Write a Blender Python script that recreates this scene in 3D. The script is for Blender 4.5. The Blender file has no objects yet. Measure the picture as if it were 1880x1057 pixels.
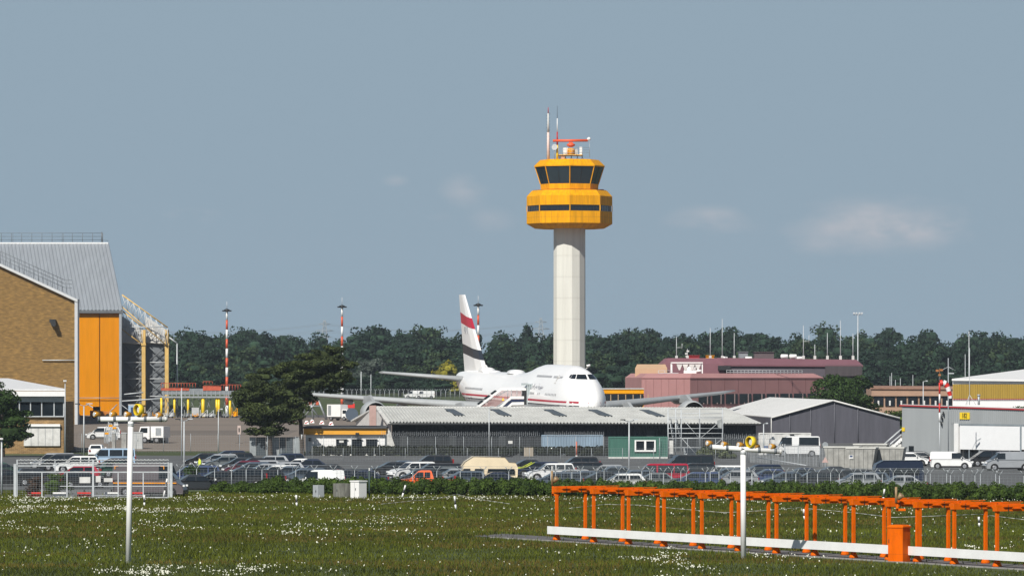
import bpy, math, random
import numpy as np
from mathutils import Vector, Matrix, Euler
R=math.radians; sc=bpy.context.scene; COL=sc.collection
random.seed(7); rng=np.random.default_rng(7)
# ---------------------------------------------------------------- camera, world, sun, exposure
F=9000.0; H=9.8; YH=688.0; CX=940.0          # focal length, eye height, horizon, in the photograph's pixels
cam=bpy.data.objects.new('camera',bpy.data.cameras.new('camera')); COL.objects.link(cam)
cam.location=(0,0,H); cam.rotation_euler=(R(90),0,0)
cam.data.sensor_width=36; cam.data.lens=F*36/1880; cam.data.shift_y=(YH-528.5)/1880
cam.data.clip_start=1; cam.data.clip_end=20000; sc.camera=cam
SUN_EL=41; SUN_AZ=-24     # azimuth: degrees left of straight behind the camera
sdir=Vector((math.sin(R(SUN_AZ))*math.cos(R(SUN_EL)),-math.cos(R(SUN_AZ))*math.cos(R(SUN_EL)),math.sin(R(SUN_EL))))
sun=bpy.data.objects.new('sun',bpy.data.lights.new('sun','SUN')); COL.objects.link(sun)
sun.data.energy=5.0; sun.data.angle=R(.5); sun.data.color=(1,.955,.88)
sun.rotation_euler=sdir.to_track_quat('Z','Y').to_euler()
w=bpy.data.worlds.new('World'); sc.world=w; w.use_nodes=True; nt=w.node_tree; nt.nodes.clear()
def N(t,**k):
    n=nt.nodes.new(t)
    for a,b in k.items():
        if a in n.inputs: n.inputs[a].default_value=b
        else: setattr(n,a,b)
    return n
sky=N('ShaderNodeTexSky',sky_type='NISHITA',sun_disc=False,sun_elevation=R(SUN_EL),sun_rotation=R(180-SUN_AZ),air_density=1.0,dust_density=.35,ozone_density=1.5,altitude=50)
hsv=N('ShaderNodeHueSaturation',Saturation=.78,Value=1.0); tint=N('ShaderNodeMixRGB',blend_type='MULTIPLY'); tint.inputs[0].default_value=1; tint.inputs[2].default_value=(.72,.79,.90,1)
nt.links.new(sky.outputs[0],hsv.inputs['Color']); nt.links.new(hsv.outputs[0],tint.inputs[1])

# faint fair-weather clouds low over the wood
tc=N('ShaderNodeTexCoord'); mp=N('ShaderNodeMapping'); mp.inputs['Scale'].default_value=(48,48,110)
cn=N('ShaderNodeTexNoise',Scale=1.0,Detail=9.0,Roughness=.55); cn2=N('ShaderNodeTexNoise',Scale=.22,Detail=2.0)
nt.links.new(tc.outputs['Generated'],mp.inputs[0]); nt.links.new(mp.outputs[0],cn.inputs['Vector']); nt.links.new(mp.outputs[0],cn2.inputs['Vector'])
mix=N('ShaderNodeMixRGB',blend_type='MIX'); mix.inputs[2].default_value=(5.5,5.5,5.85,1)
sep=N('ShaderNodeSeparateXYZ'); nt.links.new(tc.outputs['Generated'],sep.inputs[0])
def mth(op,a,b=None,c=None):
    n=N('ShaderNodeMath',operation=op)
    for i,v in enumerate((a,b,c)):
        if v is None: continue
        if isinstance(v,(int,float)): n.inputs[i].default_value=v
        else: nt.links.new(v,n.inputs[i])
    return n.outputs[0]
total=None
for px,py,wx,wy,st in ((1610,412,150,42,.9),(1690,418,90,24,.5),(1305,403,66,22,.75),(350,396,56,17,.6),(855,350,42,26,.6),(905,405,50,24,.3),(725,332,24,12,.35),(1500,455,60,18,.3),(965,316,26,14,.35),(800,400,30,10,.25)):
    ux=(px-CX)/F; uz=(YH-py)/F
    dx=mth('DIVIDE',mth('SUBTRACT',mth('DIVIDE',sep.outputs[0],sep.outputs[1]),ux),wx/F)
    dz=mth('DIVIDE',mth('SUBTRACT',mth('DIVIDE',sep.outputs[2],sep.outputs[1]),uz),wy/F)
    r2=mth('ADD',mth('MULTIPLY',dx,dx),mth('MULTIPLY',dz,dz))
    g=mth('MULTIPLY',mth('EXPONENT',mth('MULTIPLY',r2,-1.1)),st)
    total=g if total is None else mth('ADD',total,g)
front=mth('GREATER_THAN',sep.outputs[1],.2)
fac=mth('MULTIPLY',total,mth('SUBTRACT',mth('MULTIPLY',cn.outputs[0],4.2),1.35))
mr=N('ShaderNodeMapRange'); mr.inputs[1].default_value=.08; mr.inputs[2].default_value=.75; mr.inputs[3].default_value=0; mr.inputs[4].default_value=.62
nt.links.new(fac,mr.inputs[0]); nt.links.new(mth('MULTIPLY',mr.outputs[0],front),mix.inputs[0])
flat=N('ShaderNodeMixRGB',blend_type='MIX'); flat.inputs[2].default_value=(3.05,4.05,4.92,1); fm=N('ShaderNodeMapRange',interpolation_type='SMOOTHSTEP'); fm.inputs[1].default_value=.09; fm.inputs[2].default_value=.5; fm.inputs[3].default_value=1; fm.inputs[4].default_value=0   # grey-blue summer haze low in the sky
nt.links.new(sep.outputs[2],fm.inputs[0]); nt.links.new(fm.outputs[0],flat.inputs[0]); nt.links.new(tint.outputs[0],flat.inputs[1]); nt.links.new(flat.outputs[0],mix.inputs[1])
grade=N('ShaderNodeMapRange'); grade.inputs[1].default_value=.09; grade.inputs[2].default_value=.6; grade.inputs[3].default_value=1; grade.inputs[4].default_value=.5   # deeper towards the zenith
nt.links.new(sep.outputs[2],grade.inputs[0]); gm=N('ShaderNodeVectorMath',operation='SCALE'); nt.links.new(mix.outputs[0],gm.inputs[0]); nt.links.new(grade.outputs[0],gm.inputs['Scale'])
bg=N('ShaderNodeBackground',Strength=.085); out=N('ShaderNodeOutputWorld')
nt.links.new(gm.outputs[0],bg.inputs[0]); nt.links.new(bg.outputs[0],out.inputs[0])
sc.view_settings.view_transform='Standard'; sc.view_settings.look='None'; sc.view_settings.gamma=1; sc.view_settings.exposure=.15; sc.view_settings.use_curve_mapping=False
sc.cycles.max_bounces=6; sc.cycles.transparent_max_bounces=12; sc.cycles.volume_bounces=0

# ---------------------------------------------------------------- measuring helpers
def X(px,D): return (px-CX)/F*D
def Z(py,D): return H-(py-YH)/F*D
TER=[(-500,0),(600,0),(645,1.0),(1090,1.0),(1250,3.55),(1400,6.0),(1700,8.5),(2200,11),(7000,11)]
def gz(y):
    for (a,za),(b,zb) in zip(TER,TER[1:]):
        if y<=b: return za+(zb-za)*max(0,(y-a))/(b-a)
    return TER[-1][1]
def gd(py): return F*H/(py-YH)
def ga(py): return F*(H-1)/(py-YH)           # on the raised apron
def S(r,g,b):
    f=lambda c:(c/255/12.92 if c/255<=.04045 else ((c/255+.055)/1.055)**2.4)
    return (f(r),f(g),f(b))
# ---------------------------------------------------------------- materials
MATS={}
def M(name,col,rough=.6,metal=0,var=.1,scale=1.5,st=(1,1,1),bump=0,bs=20,alpha=1,trans=0,c2=None,fac2=.5,emis=None,coat=0):
    if name in MATS: return MATS[name]
    m=bpy.data.materials.new(name); m.use_nodes=True; t=m.node_tree; n=t.nodes; p=n['Principled BSDF']
    tcd=n.new('ShaderNodeTexCoord'); mpp=n.new('ShaderNodeMapping'); mpp.inputs['Scale'].default_value=st
    t.links.new(tcd.outputs['Object'],mpp.inputs[0])
    nz=n.new('ShaderNodeTexNoise'); nz.inputs['Scale'].default_value=scale; nz.inputs['Detail'].default_value=7; nz.inputs['Roughness'].default_value=.65
    t.links.new(mpp.outputs[0],nz.inputs['Vector'])
    cr=n.new('ShaderNodeValToRGB'); c2=c2 or tuple(c*(1-2*var) for c in col)
    cr.color_ramp.elements[0].position=.32; cr.color_ramp.elements[1].position=.5+.4*fac2
    cr.color_ramp.elements[0].color=(*c2,1); cr.color_ramp.elements[1].color=(*[min(1,c*(1+var*.5)) for c in col],1)
    t.links.new(nz.outputs[0],cr.inputs[0]); t.links.new(cr.outputs[0],p.inputs['Base Color'])
    p.inputs['Roughness'].default_value=rough; p.inputs['Metallic'].default_value=metal
    if coat: p.inputs['Coat Weight'].default_value=coat; p.inputs['Coat Roughness'].default_value=.06
    if trans: p.inputs['Transmission Weight'].default_value=trans
    if alpha<1: p.inputs['Alpha'].default_value=alpha
    if bump:
        nb=n.new('ShaderNodeTexNoise'); nb.inputs['Scale'].default_value=bs; nb.inputs['Detail'].default_value=4; t.links.new(mpp.outputs[0],nb.inputs['Vector'])
        b=n.new('ShaderNodeBump'); b.inputs['Strength'].default_value=bump; b.inputs['Distance'].default_value=.05
        t.links.new(nb.outputs[0],b.inputs['Height']); t.links.new(b.outputs[0],p.inputs['Normal'])
    MATS[name]=m; return m
def leafmat(name,a,b,trans=.25,scale=.6):
    m=M(name,a,rough=.75,scale=scale,c2=b,fac2=.3)
    t=m.node_tree; p=t.nodes['Principled BSDF']; p.inputs['Specular IOR Level'].default_value=.15
    tr=t.nodes.new('ShaderNodeBsdfTranslucent'); mx=t.nodes.new('ShaderNodeMixShader'); mx.inputs[0].default_value=trans
    src=p.inputs['Base Color'].links[0].from_socket
    # every leaf card gets its own shade
    geo=t.nodes.new('ShaderNodeNewGeometry'); mr_=t.nodes.new('ShaderNodeMapRange'); mr_.inputs[3].default_value=.45; mr_.inputs[4].default_value=1.55
    mu=t.nodes.new('ShaderNodeVectorMath'); mu.operation='SCALE'
    t.links.new(geo.outputs['Random Per Island'],mr_.inputs[0]); t.links.new(src,mu.inputs[0]); t.links.new(mr_.outputs[0],mu.inputs['Scale'])
    t.links.new(mu.outputs[0],p.inputs['Base Color']); t.links.new(mu.outputs[0],tr.inputs[0])
    t.links.new(p.outputs[0],mx.inputs[1]); t.links.new(tr.outputs[0],mx.inputs[2])
    t.links.new(mx.outputs[0],t.nodes['Material Output'].inputs[0]); return m
WHITE=M('white_paint',(.78,.78,.77),.45,var=.04,scale=.8)
DIRTYWHITE=M('weathered_white',(.62,.62,.60),.6,var=.14,scale=1.2)
ORANGE=M('orange_paint',(.72,.125,.001),.45,var=.12,scale=2.5,st=(1,1,.35))
AMBER=M('amber_cladding',(.74,.315,.001),.5,var=.06,scale=.4,st=(4,4,.4))
TOWERY=M('tower_yellow_panel',(.80,.36,.001),.45,var=.13,scale=.9,st=(1.6,1.6,.22))
GALV=M('galvanised_steel',(.36,.39,.41),.45,metal=.3,var=.12,scale=3)
GALVL=M('pale_galvanised_steel',(.50,.53,.55),.5,metal=.1,var=.1,scale=3)
WIRE=M('fence_wire',(.30,.33,.35),.6,metal=.2,var=.1)
DARK=M('dark_plastic',(.018,.02,.022),.5,var=.2)
BLACK=M('black_rubber',(.012,.012,.013),.8,var=.2)
GLASS=M('dark_glass',(.012,.017,.022),.08,var=.1,scale=.3)
CARGLASS=M('car_glass',(.016,.022,.028),.06,var=.1)
RED=M('signal_red',(.62,.03,.02),.5,var=.08)
YEL=M('signal_yellow',(.85,.60,.02),.4,var=.06)
LENS=M('lamp_lens',(.7,.72,.72),.12,var=.05,metal=.3)
CHROME=M('rim_alloy',(.45,.46,.48),.3,metal=.6,var=.08)
CONC=M('pale_concrete',(.36,.36,.345),.85,var=.16,scale=1.2,bump=.3)
for m_ in (ORANGE,AMBER,TOWERY): m_.node_tree.nodes['Principled BSDF'].inputs['Specular IOR Level'].default_value=.05; m_.node_tree.nodes['Principled BSDF'].inputs['Roughness'].default_value=.65
# ---------------------------------------------------------------- mesh helper
class MB:
    def __init__(s): s.v=[];s.f=[];s.m=[];s.s=[];s.mi=0
    def add(s,vs,fs,smooth=False,mi=None):
        o=len(s.v); s.v+= [tuple(v) for v in vs]
        for f in fs: s.f.append(tuple(i+o for i in f)); s.m.append(s.mi if mi is None else mi); s.s.append(smooth)
        return s
    def bb(s,x0,x1,y0,y1,z0,z1,mi=None):
        v=[(x0,y0,z0),(x1,y0,z0),(x1,y1,z0),(x0,y1,z0),(x0,y0,z1),(x1,y0,z1),(x1,y1,z1),(x0,y1,z1)]
        return s.add(v,[(0,3,2,1),(4,5,6,7),(0,1,5,4),(1,2,6,5),(2,3,7,6),(3,0,4,7)],mi=mi)
    def box(s,c,d,rz=0,mi=None):
        ca,sa=math.cos(rz),math.sin(rz); v=[]
        for z in(-1,1):
            for x,y in((-1,-1),(1,-1),(1,1),(-1,1)):
                a,b=x*d[0]/2,y*d[1]/2; v.append((c[0]+a*ca-b*sa,c[1]+a*sa+b*ca,c[2]+z*d[2]/2))
        return s.add(v,[(0,3,2,1),(4,5,6,7),(0,1,5,4),(1,2,6,5),(2,3,7,6),(3,0,4,7)],mi=mi)
    def cyl(s,p0,p1,r0,r1=None,n=8,caps=True,smooth=True,mi=None):
        r1=r0 if r1 is None else r1; p0=Vector(p0);p1=Vector(p1); d=(p1-p0).normalized()
        a=d.orthogonal().normalized(); b=d.cross(a); v=[]
        for p,r in((p0,r0),(p1,r1)):
            for i in range(n):
                t=2*math.pi*i/n; v.append(p+(a*math.cos(t)+b*math.sin(t))*r)
        s.add(v,[(i,(i+1)%n,n+(i+1)%n,n+i) for i in range(n)],smooth,mi)
        if caps: o=len(s.v)-2*n; s.f+=[tuple(o+n-1-i for i in range(n)),tuple(o+n+i for i in range(n))]; s.m+=[s.mi if mi is None else mi]*2; s.s+=[False]*2
        return s
    def tube(s,pts,r,n=5,mi=None):
        for a,b in zip(pts,pts[1:]): s.cyl(a,b,r,n=n,mi=mi)
        return s
    def ring(s,rings,caps=True,smooth=True,mi=None,closed=True):
        n=len(rings[0]); v=[p for r in rings for p in r]; f=[]
        for k in range(len(rings)-1):
            for i in range(n if closed else n-1): f.append((k*n+i,k*n+(i+1)%n,(k+1)*n+(i+1)%n,(k+1)*n+i))
        o=len(s.v); s.add(v,f,smooth,mi)
        if caps:
            L=(len(rings)-1)*n; s.f+=[tuple(o+n-1-i for i in range(n)),tuple(o+L+i for i in range(n))]; s.m+=[s.mi if mi is None else mi]*2; s.s+=[False]*2
        return s
    def lathe(s,c,prof,n=16,smooth=True,mi=None,ph=0):   # prof: (r,z)
        s.ring([[(c[0]+r*math.cos(2*math.pi*i/n+ph),c[1]+r*math.sin(2*math.pi*i/n+ph),c[2]+z) for i in range(n)] for r,z in prof],True,smooth,mi); return s
    def prism(s,poly,y0,y1,mi=None,shear=(0,0)):           # poly in x,z pushed along y
        n=len(poly); v=[(x,y0,z) for x,z in poly]+[(x+shear[0],y1,z+shear[1]) for x,z in poly]
        return s.add(v,[tuple(range(n)),tuple(range(2*n-1,n-1,-1))]+[(i,n+i,n+(i+1)%n,(i+1)%n) for i in range(n)],mi=mi)
    def zprism(s,poly,z0,z1,mi=None):
        n=len(poly); v=[(x,y,z0) for x,y in poly]+[(x,y,z1) for x,y in poly]
        return s.add(v,[tuple(range(n-1,-1,-1)),tuple(range(n,2*n))]+[(i,(i+1)%n,n+(i+1)%n,n+i) for i in range(n)],mi=mi)
    def quad(s,a,b,c,d,mi=None): return s.add([a,b,c,d],[(0,1,2,3)],mi=mi)
    def slab(s,a,b,c,d,t,mi=None):                          # a quad with thickness t along its normal
        a,b,c,d=map(Vector,(a,b,c,d)); n=(b-a).cross(d-a).normalized()*t
        return s.add([a,b,c,d,a-n,b-n,c-n,d-n],[(0,1,2,3),(7,6,5,4),(0,4,5,1),(1,5,6,2),(2,6,7,3),(3,7,4,0)],mi=mi)
    def corr(s,a,b,c,d,n,amp,mi=None,flat=.35,mv=None):             # ribbed sheet, ribs run a->d, n ribs from a to b
        a,b,c,d=map(Vector,(a,b,c,d)); nn=(b-a).cross(d-a).normalized(); v=[];o=0
        for i in range(n):
            for t,h in((0,0),(flat,0),(flat+.15,1),(.85,1)):
                u=(i+t)/n; v.append(a.lerp(b,u)+nn*amp*h); v.append(d.lerp(c,u)+nn*amp*h)
        v.append(b);v.append(c)
        s.add(v,[(k,k+2,k+3,k+1) for k in range(0,len(v)-2,2)],mi=mi)
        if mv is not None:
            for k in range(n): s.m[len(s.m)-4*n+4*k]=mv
        return s
    def build(s,name,mats,parent=None,world=False,bevel=0):
        me=bpy.data.meshes.new(name)
        v=s.v
        if world and parent is not None:
            mi=pmat(parent).inverted(); v=[mi@Vector(p) for p in v]
        me.from_pydata([tuple(p) for p in v],[],s.f)
        mats=mats if isinstance(mats,(list,tuple)) else [mats]
        for m in mats: me.materials.append(m)
        me.polygons.foreach_set('material_index',s.m); me.polygons.foreach_set('use_smooth',s.s); me.update()
        o=bpy.data.objects.new(name,me); COL.objects.link(o)
        if parent is not None: o.parent=parent
        if bevel:
            b=o.modifiers.new('bevel','BEVEL'); b.width=bevel; b.segments=2; b.limit_method='ANGLE'; b.angle_limit=R(35)
        return o
def pmat(o): return Matrix.LocRotScale(o.location,o.rotation_euler,o.scale)
def tag(o,label=None,cat=None,group=None,kind=None):
    if label: o['label']=label
    if cat: o['category']=cat
    if group: o['group']=group
    if kind: o['kind']=kind
    return o
def thing(name,label,cat,loc=(0,0,0),rz=0,group=None):
    o=bpy.data.objects.new(name,None); COL.objects.link(o); o.empty_display_size=.3
    o.location=loc; o.rotation_euler=(0,0,rz); return tag(o,label,cat,group)
def dup(o,parent=None):
    c=o.copy(); COL.objects.link(c); c.parent=parent
    for ch in list(KIDS(o)): dup(ch,c)
    return c
def KIDS(o): return [k for k in COL.objects if k.parent==o] if o.name not in KC else KC[o.name]
KC={}
def kcache(o):
    ks=[k for k in COL.objects if k.parent==o]; KC[o.name]=ks
    for k in ks: kcache(k)
def leaves(lobes,n,size,shell=.65,up=0.0,jit=.9,flat=1.0):
    """leaf clumps spread through ellipsoid lobes; returns verts (n*4,3)"""
    lobes=np.array(lobes,float); wt=(lobes[:,3]*lobes[:,4]+lobes[:,4]*lobes[:,5]+lobes[:,3]*lobes[:,5]); wt/=wt.sum()
    k=rng.choice(len(lobes),n,p=wt); d=rng.normal(size=(n,3)); d/=np.linalg.norm(d,axis=1)[:,None]
    r=shell+(1.06-shell)*rng.random(n)**.6
    c=lobes[k,:3]+d*lobes[k,3:6]*r[:,None]
    nn=d+rng.normal(size=(n,3))*jit; nn[:,2]+=up; nn/=np.linalg.norm(nn,axis=1)[:,None]
    a=np.cross(nn,rng.normal(size=(n,3))); a/=np.linalg.norm(a,axis=1)[:,None]; b=np.cross(nn,a)
    s=size*(.6+.8*rng.random(n))[:,None]
    v=np.stack([c-a*s*.5,c-b*s*.42*flat,c+a*s*.5,c+b*s*.42*flat],1).reshape(-1,3)
    return v
def npmesh(name,v,nper,mat,parent=None):
    v=np.asarray(v,np.float32); nf=len(v)//nper; me=bpy.data.meshes.new(name)
    me.vertices.add(len(v)); me.vertices.foreach_set('co',v.ravel()); me.loops.add(len(v)); me.loops.foreach_set('vertex_index',np.arange(len(v),dtype=np.int32))
    me.polygons.add(nf); me.polygons.foreach_set('loop_start',np.arange(0,len(v),nper,dtype=np.int32)); me.polygons.foreach_set('loop_total',np.full(nf,nper,np.int32))
    mats=mat if isinstance(mat,list) else [mat]
    for m in mats: me.materials.append(m)
    me.update(calc_edges=True); o=bpy.data.objects.new(name,me); COL.objects.link(o)
    if parent is not None: o.parent=parent
    return o
# ================================================================ THE SETTING
def struct(o): o['kind']='structure'; return o
GR=M('field_grass_soil',(.055,.078,.016),.95,scale=.05,c2=(.034,.048,.010),st=(.25,1,1),fac2=.5,bump=.6,bs=8)
ASPH=M('car_park_asphalt',(.105,.11,.112),.9,var=.14,scale=.25,bump=.2)
APR=M('apron_concrete',(.20,.165,.135),.9,var=.10,scale=.06,st=(.15,1,1),bump=.1)
APR2=M('patched_apron_concrete',(.155,.13,.108),.9,var=.13,scale=.06,st=(.15,1,1))
YARD=M('yard_asphalt',(.16,.165,.165),.9,var=.1,scale=.2)
TRK=M('gravel_track',(.17,.17,.165),.95,var=.2,scale=.8)
def strip(name,mat,rows,off):      # rows: (y, x0, x1); follows the terrain
    ys=sorted(set([r[0] for r in rows]+[t for t,_ in TER if rows[0][0]<t<rows[-1][0]]))
    m=MB(); pr=None
    for y in ys:
        for a,b in zip(rows,rows[1:]):
            if a[0]<=y<=b[0]: t=(y-a[0])/(b[0]-a[0]); x0=a[1]+(b[1]-a[1])*t; x1=a[2]+(b[2]-a[2])*t; break
        n=7; cur=[(x0+(x1-x0)*i/n,y,gz(y)+off) for i in range(n+1)]
        if pr:
            m.add(pr+cur,[(i,i+1,n+2+i,n+1+i) for i in range(n)])
        pr=cur
    return m.build(name,mat)
g=strip('ground',GR,[(-300,-700,700),(600,-700,700),(7000,-3500,3500)],0); struct(g)
struct(strip('car_park',ASPH,[(418.5,-62,13),(421,-70,70),(560,-85,70),(596,-85,90)],.02))
struct(strip('yard',YARD,[(421,70.5,130),(596,70.5,140)],.024)) 
struct(strip('service_road',YARD,[(387.5,-38,-27.5),(418.4,-41,-28)],.02))
struct(strip('rear_yard',ASPH,[(597.5,-8,160),(770,-8,170)],.02))
struct(strip('apron',APR,[(612,-130,-8.5),(770.5,-170,170),(1076,-210,200)],.024))
struct(strip('apron_patch',APR2,[(720,-56,-33),(780,-62,-34)],.03))
struct(strip('apron_joint',M('joint_sealant',(.09,.085,.08),.9),[(857,-95,-20),(860,-95,-20)],.03))
struct(strip('apron_edge',M('apron_edge_asphalt',(.075,.075,.078),.9,var=.1),[(1015,-90,60),(1074,-90,70)],.034))
# paved strip under the orange frames, with its kerb
U=Vector((24.8-2.65,250.6-291.1,0)).normalized(); NV=Vector((-U.y,U.x,0)); P0=Vector((2.65,291.1,0))
def fr(u,n,z=0): return P0+U*u+NV*n+Vector((0,0,z))
m=MB(); m.add([fr(-9,-1.0,.02),fr(62,-1.0,.02),fr(62,2.6,.02),fr(-12,2.6,.02)],[(0,1,2,3)])
struct(m.build('paved_strip',M('old_asphalt_path',(.13,.125,.125),.9,var=.22,scale=.9)))
m=MB(); m.slab(fr(-6,-1.3,.05),fr(62,-1.3,.05),fr(62,-.95,.05),fr(-6,-.95,.05),.1)
struct(m.build('kerb',M('kerb_concrete',(.30,.29,.27),.9,var=.2,scale=2)))
m=MB(); pts=[(660,391),(1050,388.5),(1450,377.5),(1900,369),(2300,365)]
for (a,da),(b,db) in zip(pts,pts[1:]):
    m.add([(X(a,da),da,.02),(X(b,db),db,.02),(X(b,db),db+3.2,.02),(X(a,da),da+3.2,.02)],[(0,1,2,3)])
struct(m.build('track',TRK))
m=MB()
for i in range(8):
    x=-22+i*4.6; m.bb(x,x+2.2,573+i*.25,573.14+i*.25,.02,.026)
for i in range(9):
    x=-14+i*4.4; m.bb(x,x+2,548,548.12,.02,.026)
struct(m.build('road_marking',M('road_paint',(.5,.5,.48),.8,var=.2)))
# haze
hz=MB(); hz.bb(-1600,1600,-60,2100,-1.5,62); hz=hz.build('haze',bpy.data.materials.new('haze')); tag(hz,kind='stuff')
hm=hz.data.materials[0]; hm.use_nodes=True; hn=hm.node_tree; hn.nodes.clear()
pv=hn.nodes.new('ShaderNodeVolumePrincipled'); pv.inputs['Color'].default_value=(.72,.84,1,1); pv.inputs['Density'].default_value=.00005; pv.inputs['Anisotropy'].default_value=0
ho=hn.nodes.new('ShaderNodeOutputMaterial'); hn.links.new(pv.outputs[0],ho.inputs['Volume']); hz.display_type='WIRE'
# ---------------------------------------------------------------- meadow: blades and daisies in patches
def noise2(x,y,sx,sy,seed):
    r=np.random.default_rng(seed); g_=r.random((64,64)); u=(x/sx)%64; v=(y/sy)%64
    i=u.astype(int)%64; j=v.astype(int)%64; fx=u-np.floor(u); fy=v-np.floor(v); fx=fx*fx*(3-2*fx); fy=fy*fy*(3-2*fy)
    i1=(i+1)%64;j1=(j+1)%64
    return g_[i,j]*(1-fx)*(1-fy)+g_[i1,j]*fx*(1-fy)+g_[i,j1]*(1-fx)*fy+g_[i1,j1]*fx*fy
def field_pts(n,d0,d1,margin=6):
    D=np.sqrt(rng.random(n)*(d1*d1-d0*d0)+d0*d0); x=(rng.random(n)*2-1)*(940/F*D+margin); return x,D
def clear(x,D):
    q=(x-P0.x)*NV.x+(D-P0.y)*NV.y; u=(x-P0.x)*U.x+(D-P0.y)*U.y
    a=(q>-2.7)&(q<2.6)&(u>-9-0.8*q)
    pxx=x/D*F+CX; dt=np.interp(pxx,[660,1050,1450,1900],[391,388.5,377.5,369])
    b=(pxx>655)&(D>dt)&(D<dt+3.2)
    c=(x>-38)&(x<-27.3)&(D>387.2)
    return ~(a|b|c)
def grass(n,d0,d1,hgt,wid,seed,matr,name,label):
    x,D=field_pts(n,d0,d1); k=clear(x,D)|(rng.random(n)<.04); x=x[k];D=D[k];n=len(x)
    hh=hgt*(.3+.9*noise2(x,D,3,9,seed)+.35*noise2(x,D,.9,.5,seed+9)+.5*rng.random(n)**2); a=rng.random(n)*math.pi; wx=np.cos(a)*wid*(D/300); wy=np.sin(a)*wid; lx=rng.normal(size=n)*hh*.35; ly=rng.normal(size=n)*hh*.35
    z0=np.full(n,-.02); v=np.stack([np.stack([x-wx,D-wy,z0],1),np.stack([x+wx,D+wy,z0],1),np.stack([x+lx,D+ly,hh],1)],1).reshape(-1,3)
    o=npmesh(name,v,3,matr); return tag(o,label,'grass',kind='stuff')
GL=leafmat('meadow_grass_blade',(.112,.132,.014),(.046,.058,.008),.3,.16)
MATS['meadow_grass_blade'].node_tree.nodes['Mapping'].inputs['Scale'].default_value=(.08,.5,1)
GL2=leafmat('dry_grass_blade',(.14,.105,.022),(.09,.07,.018),.3,.2)
grass(300000,225,409,.17,.035,3,GL,'meadow_grass','green meadow grass with seed heads across the foreground')
x,D=field_pts(120000,225,409); k=(noise2(x,D,14,3.6,9)>.60)&clear(x,D); x=x[k];D=D[k]; n=len(x); hh=.18*(.6+.8*rng.random(n)); wx=.03
v=np.stack([np.stack([x-wx,D,x*0],1),np.stack([x+wx,D,x*0],1),np.stack([x+rng.normal(size=n)*.06,D,hh],1)],1).reshape(-1,3)
tag(npmesh('dry_grass',v,3,GL2),'yellow brown dry grass in bands through the meadow','grass',kind='stuff')
# daisies
x,D=field_pts(120000,225,402); dens=noise2(x,D,2.2,7,21)*noise2(x,D,9,22,22)*(.35+1.1*noise2(x,D,.8,1.8,23)**1.5+.1)
band=np.exp(-((D-384)/6.5)**2)*(x/D*F+CX<1500)*1.0+np.exp(-((D-352)/3)**2)*.25
left=np.clip(1.0-(x/D*F+CX)/900,0,1)
near=np.where(D<300,.45,0)
k=(rng.random(len(x))<np.clip((dens-.40)*3.2,0,1)*(.2+.45*left+near)+.34*band*noise2(x,D,2.5,3,5)**1.5+.010)&clear(x,D)
x=x[k];D=D[k];n=len(x); z=.17+.12*rng.random(n); rr=(.015+.022*rng.random(n))*np.where(D<305,1.35,1); rr*=np.clip(D/300,.85,1.3)
t=np.arange(6)*math.pi/3; ti=rng.normal(size=(n,2))*.35; 
cx=np.cos(t)[None]*rr[:,None]; cy=np.sin(t)[None]*rr[:,None]
v=np.stack([x[:,None]+cx,D[:,None]+cy,z[:,None]+cx*ti[:,:1]+cy*(.75+ti[:,1:])],2).reshape(-1,3)
tag(npmesh('daisies',v,6,M('daisy_petal',(.66,.67,.56),.8,var=.25,scale=9)),'white daisies scattered in drifts over the meadow','flowers',kind='stuff')
# ---------------------------------------------------------------- trees
BARK=M('tree_bark',(.075,.06,.048),.9,var=.25,scale=2,st=(4,4,.6),bump=.5)
LWOOD=leafmat('wood_foliage',(.023,.047,.026),(.010,.024,.016),.15,.045)
LW2=leafmat('pale_wood_foliage',(.042,.068,.028),(.022,.040,.019),.2,.06)
LOAK=leafmat('broadleaf_foliage',(.046,.084,.022),(.018,.036,.012),.25,.5)
LPINE=leafmat('pine_needles',(.064,.084,.026),(.020,.030,.013),.15,.5)
LHEDGE=leafmat('ivy_hedge_leaves',(.064,.104,.016),(.018,.036,.010),.2,1.4)
LDARKH=leafmat('clipped_hedge_leaves',(.030,.036,.022),(.014,.018,.012),.15,.9)
LBLUE=leafmat('blue_grey_foliage',(.085,.105,.085),(.04,.055,.045),.2,.5)
LYEL=leafmat('yellow_foliage',(.34,.30,.03),(.16,.16,.03),.3,.6)
def crown_lobes(cx,cy,z0,w,h,n,seed,dep=None):
    r=np.random.default_rng(seed); L=[]; dep=dep or w
    for i in range(n):
        t=r.random(); zz=z0+h*(.18+.68*t); env=math.sqrt(max(.08,1-((t-.38)/.66)**2)); a=r.random()*6.283; q=r.random()**.5*.34*env
        s=.17+.13*r.random()
        L.append((cx+w*q*math.cos(a),cy+dep*q*math.sin(a),zz,w*s,dep*s,h*s*.72))
    L.append((cx,cy,z0+h*.5,w*.30,dep*.30,h*.36)); return L
def ragged(L,k,f,seed):
    r=np.random.default_rng(seed); O_=[]
    for (a,b,c,rx,ry,rz) in L:
        for i in range(k):
            d=r.normal(size=3); d/=np.linalg.norm(d); g_=f*(.6+.8*r.random()); q_=1-g_*.35
            O_.append((a+d[0]*rx*q_,b+d[1]*ry*q_,c+d[2]*rz*q_,rx*g_,ry*g_,rz*g_*.85))
    return O_
def core(mb,lobes,k=.72,n=8):
    for (a,b,c,rx,ry,rz) in lobes:
        rings=[]
        for j in range(1,5):
            ph=math.pi*j/5; rings.append([(a+rx*k*math.sin(ph)*math.cos(6.283*i/n),b+ry*k*math.sin(ph)*math.sin(6.283*i/n),c-rz*k*math.cos(ph)) for i in range(n)])
        mb.ring(rings,True,True)
vv=[];vc=MB();vv2=[]; ti=0
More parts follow.
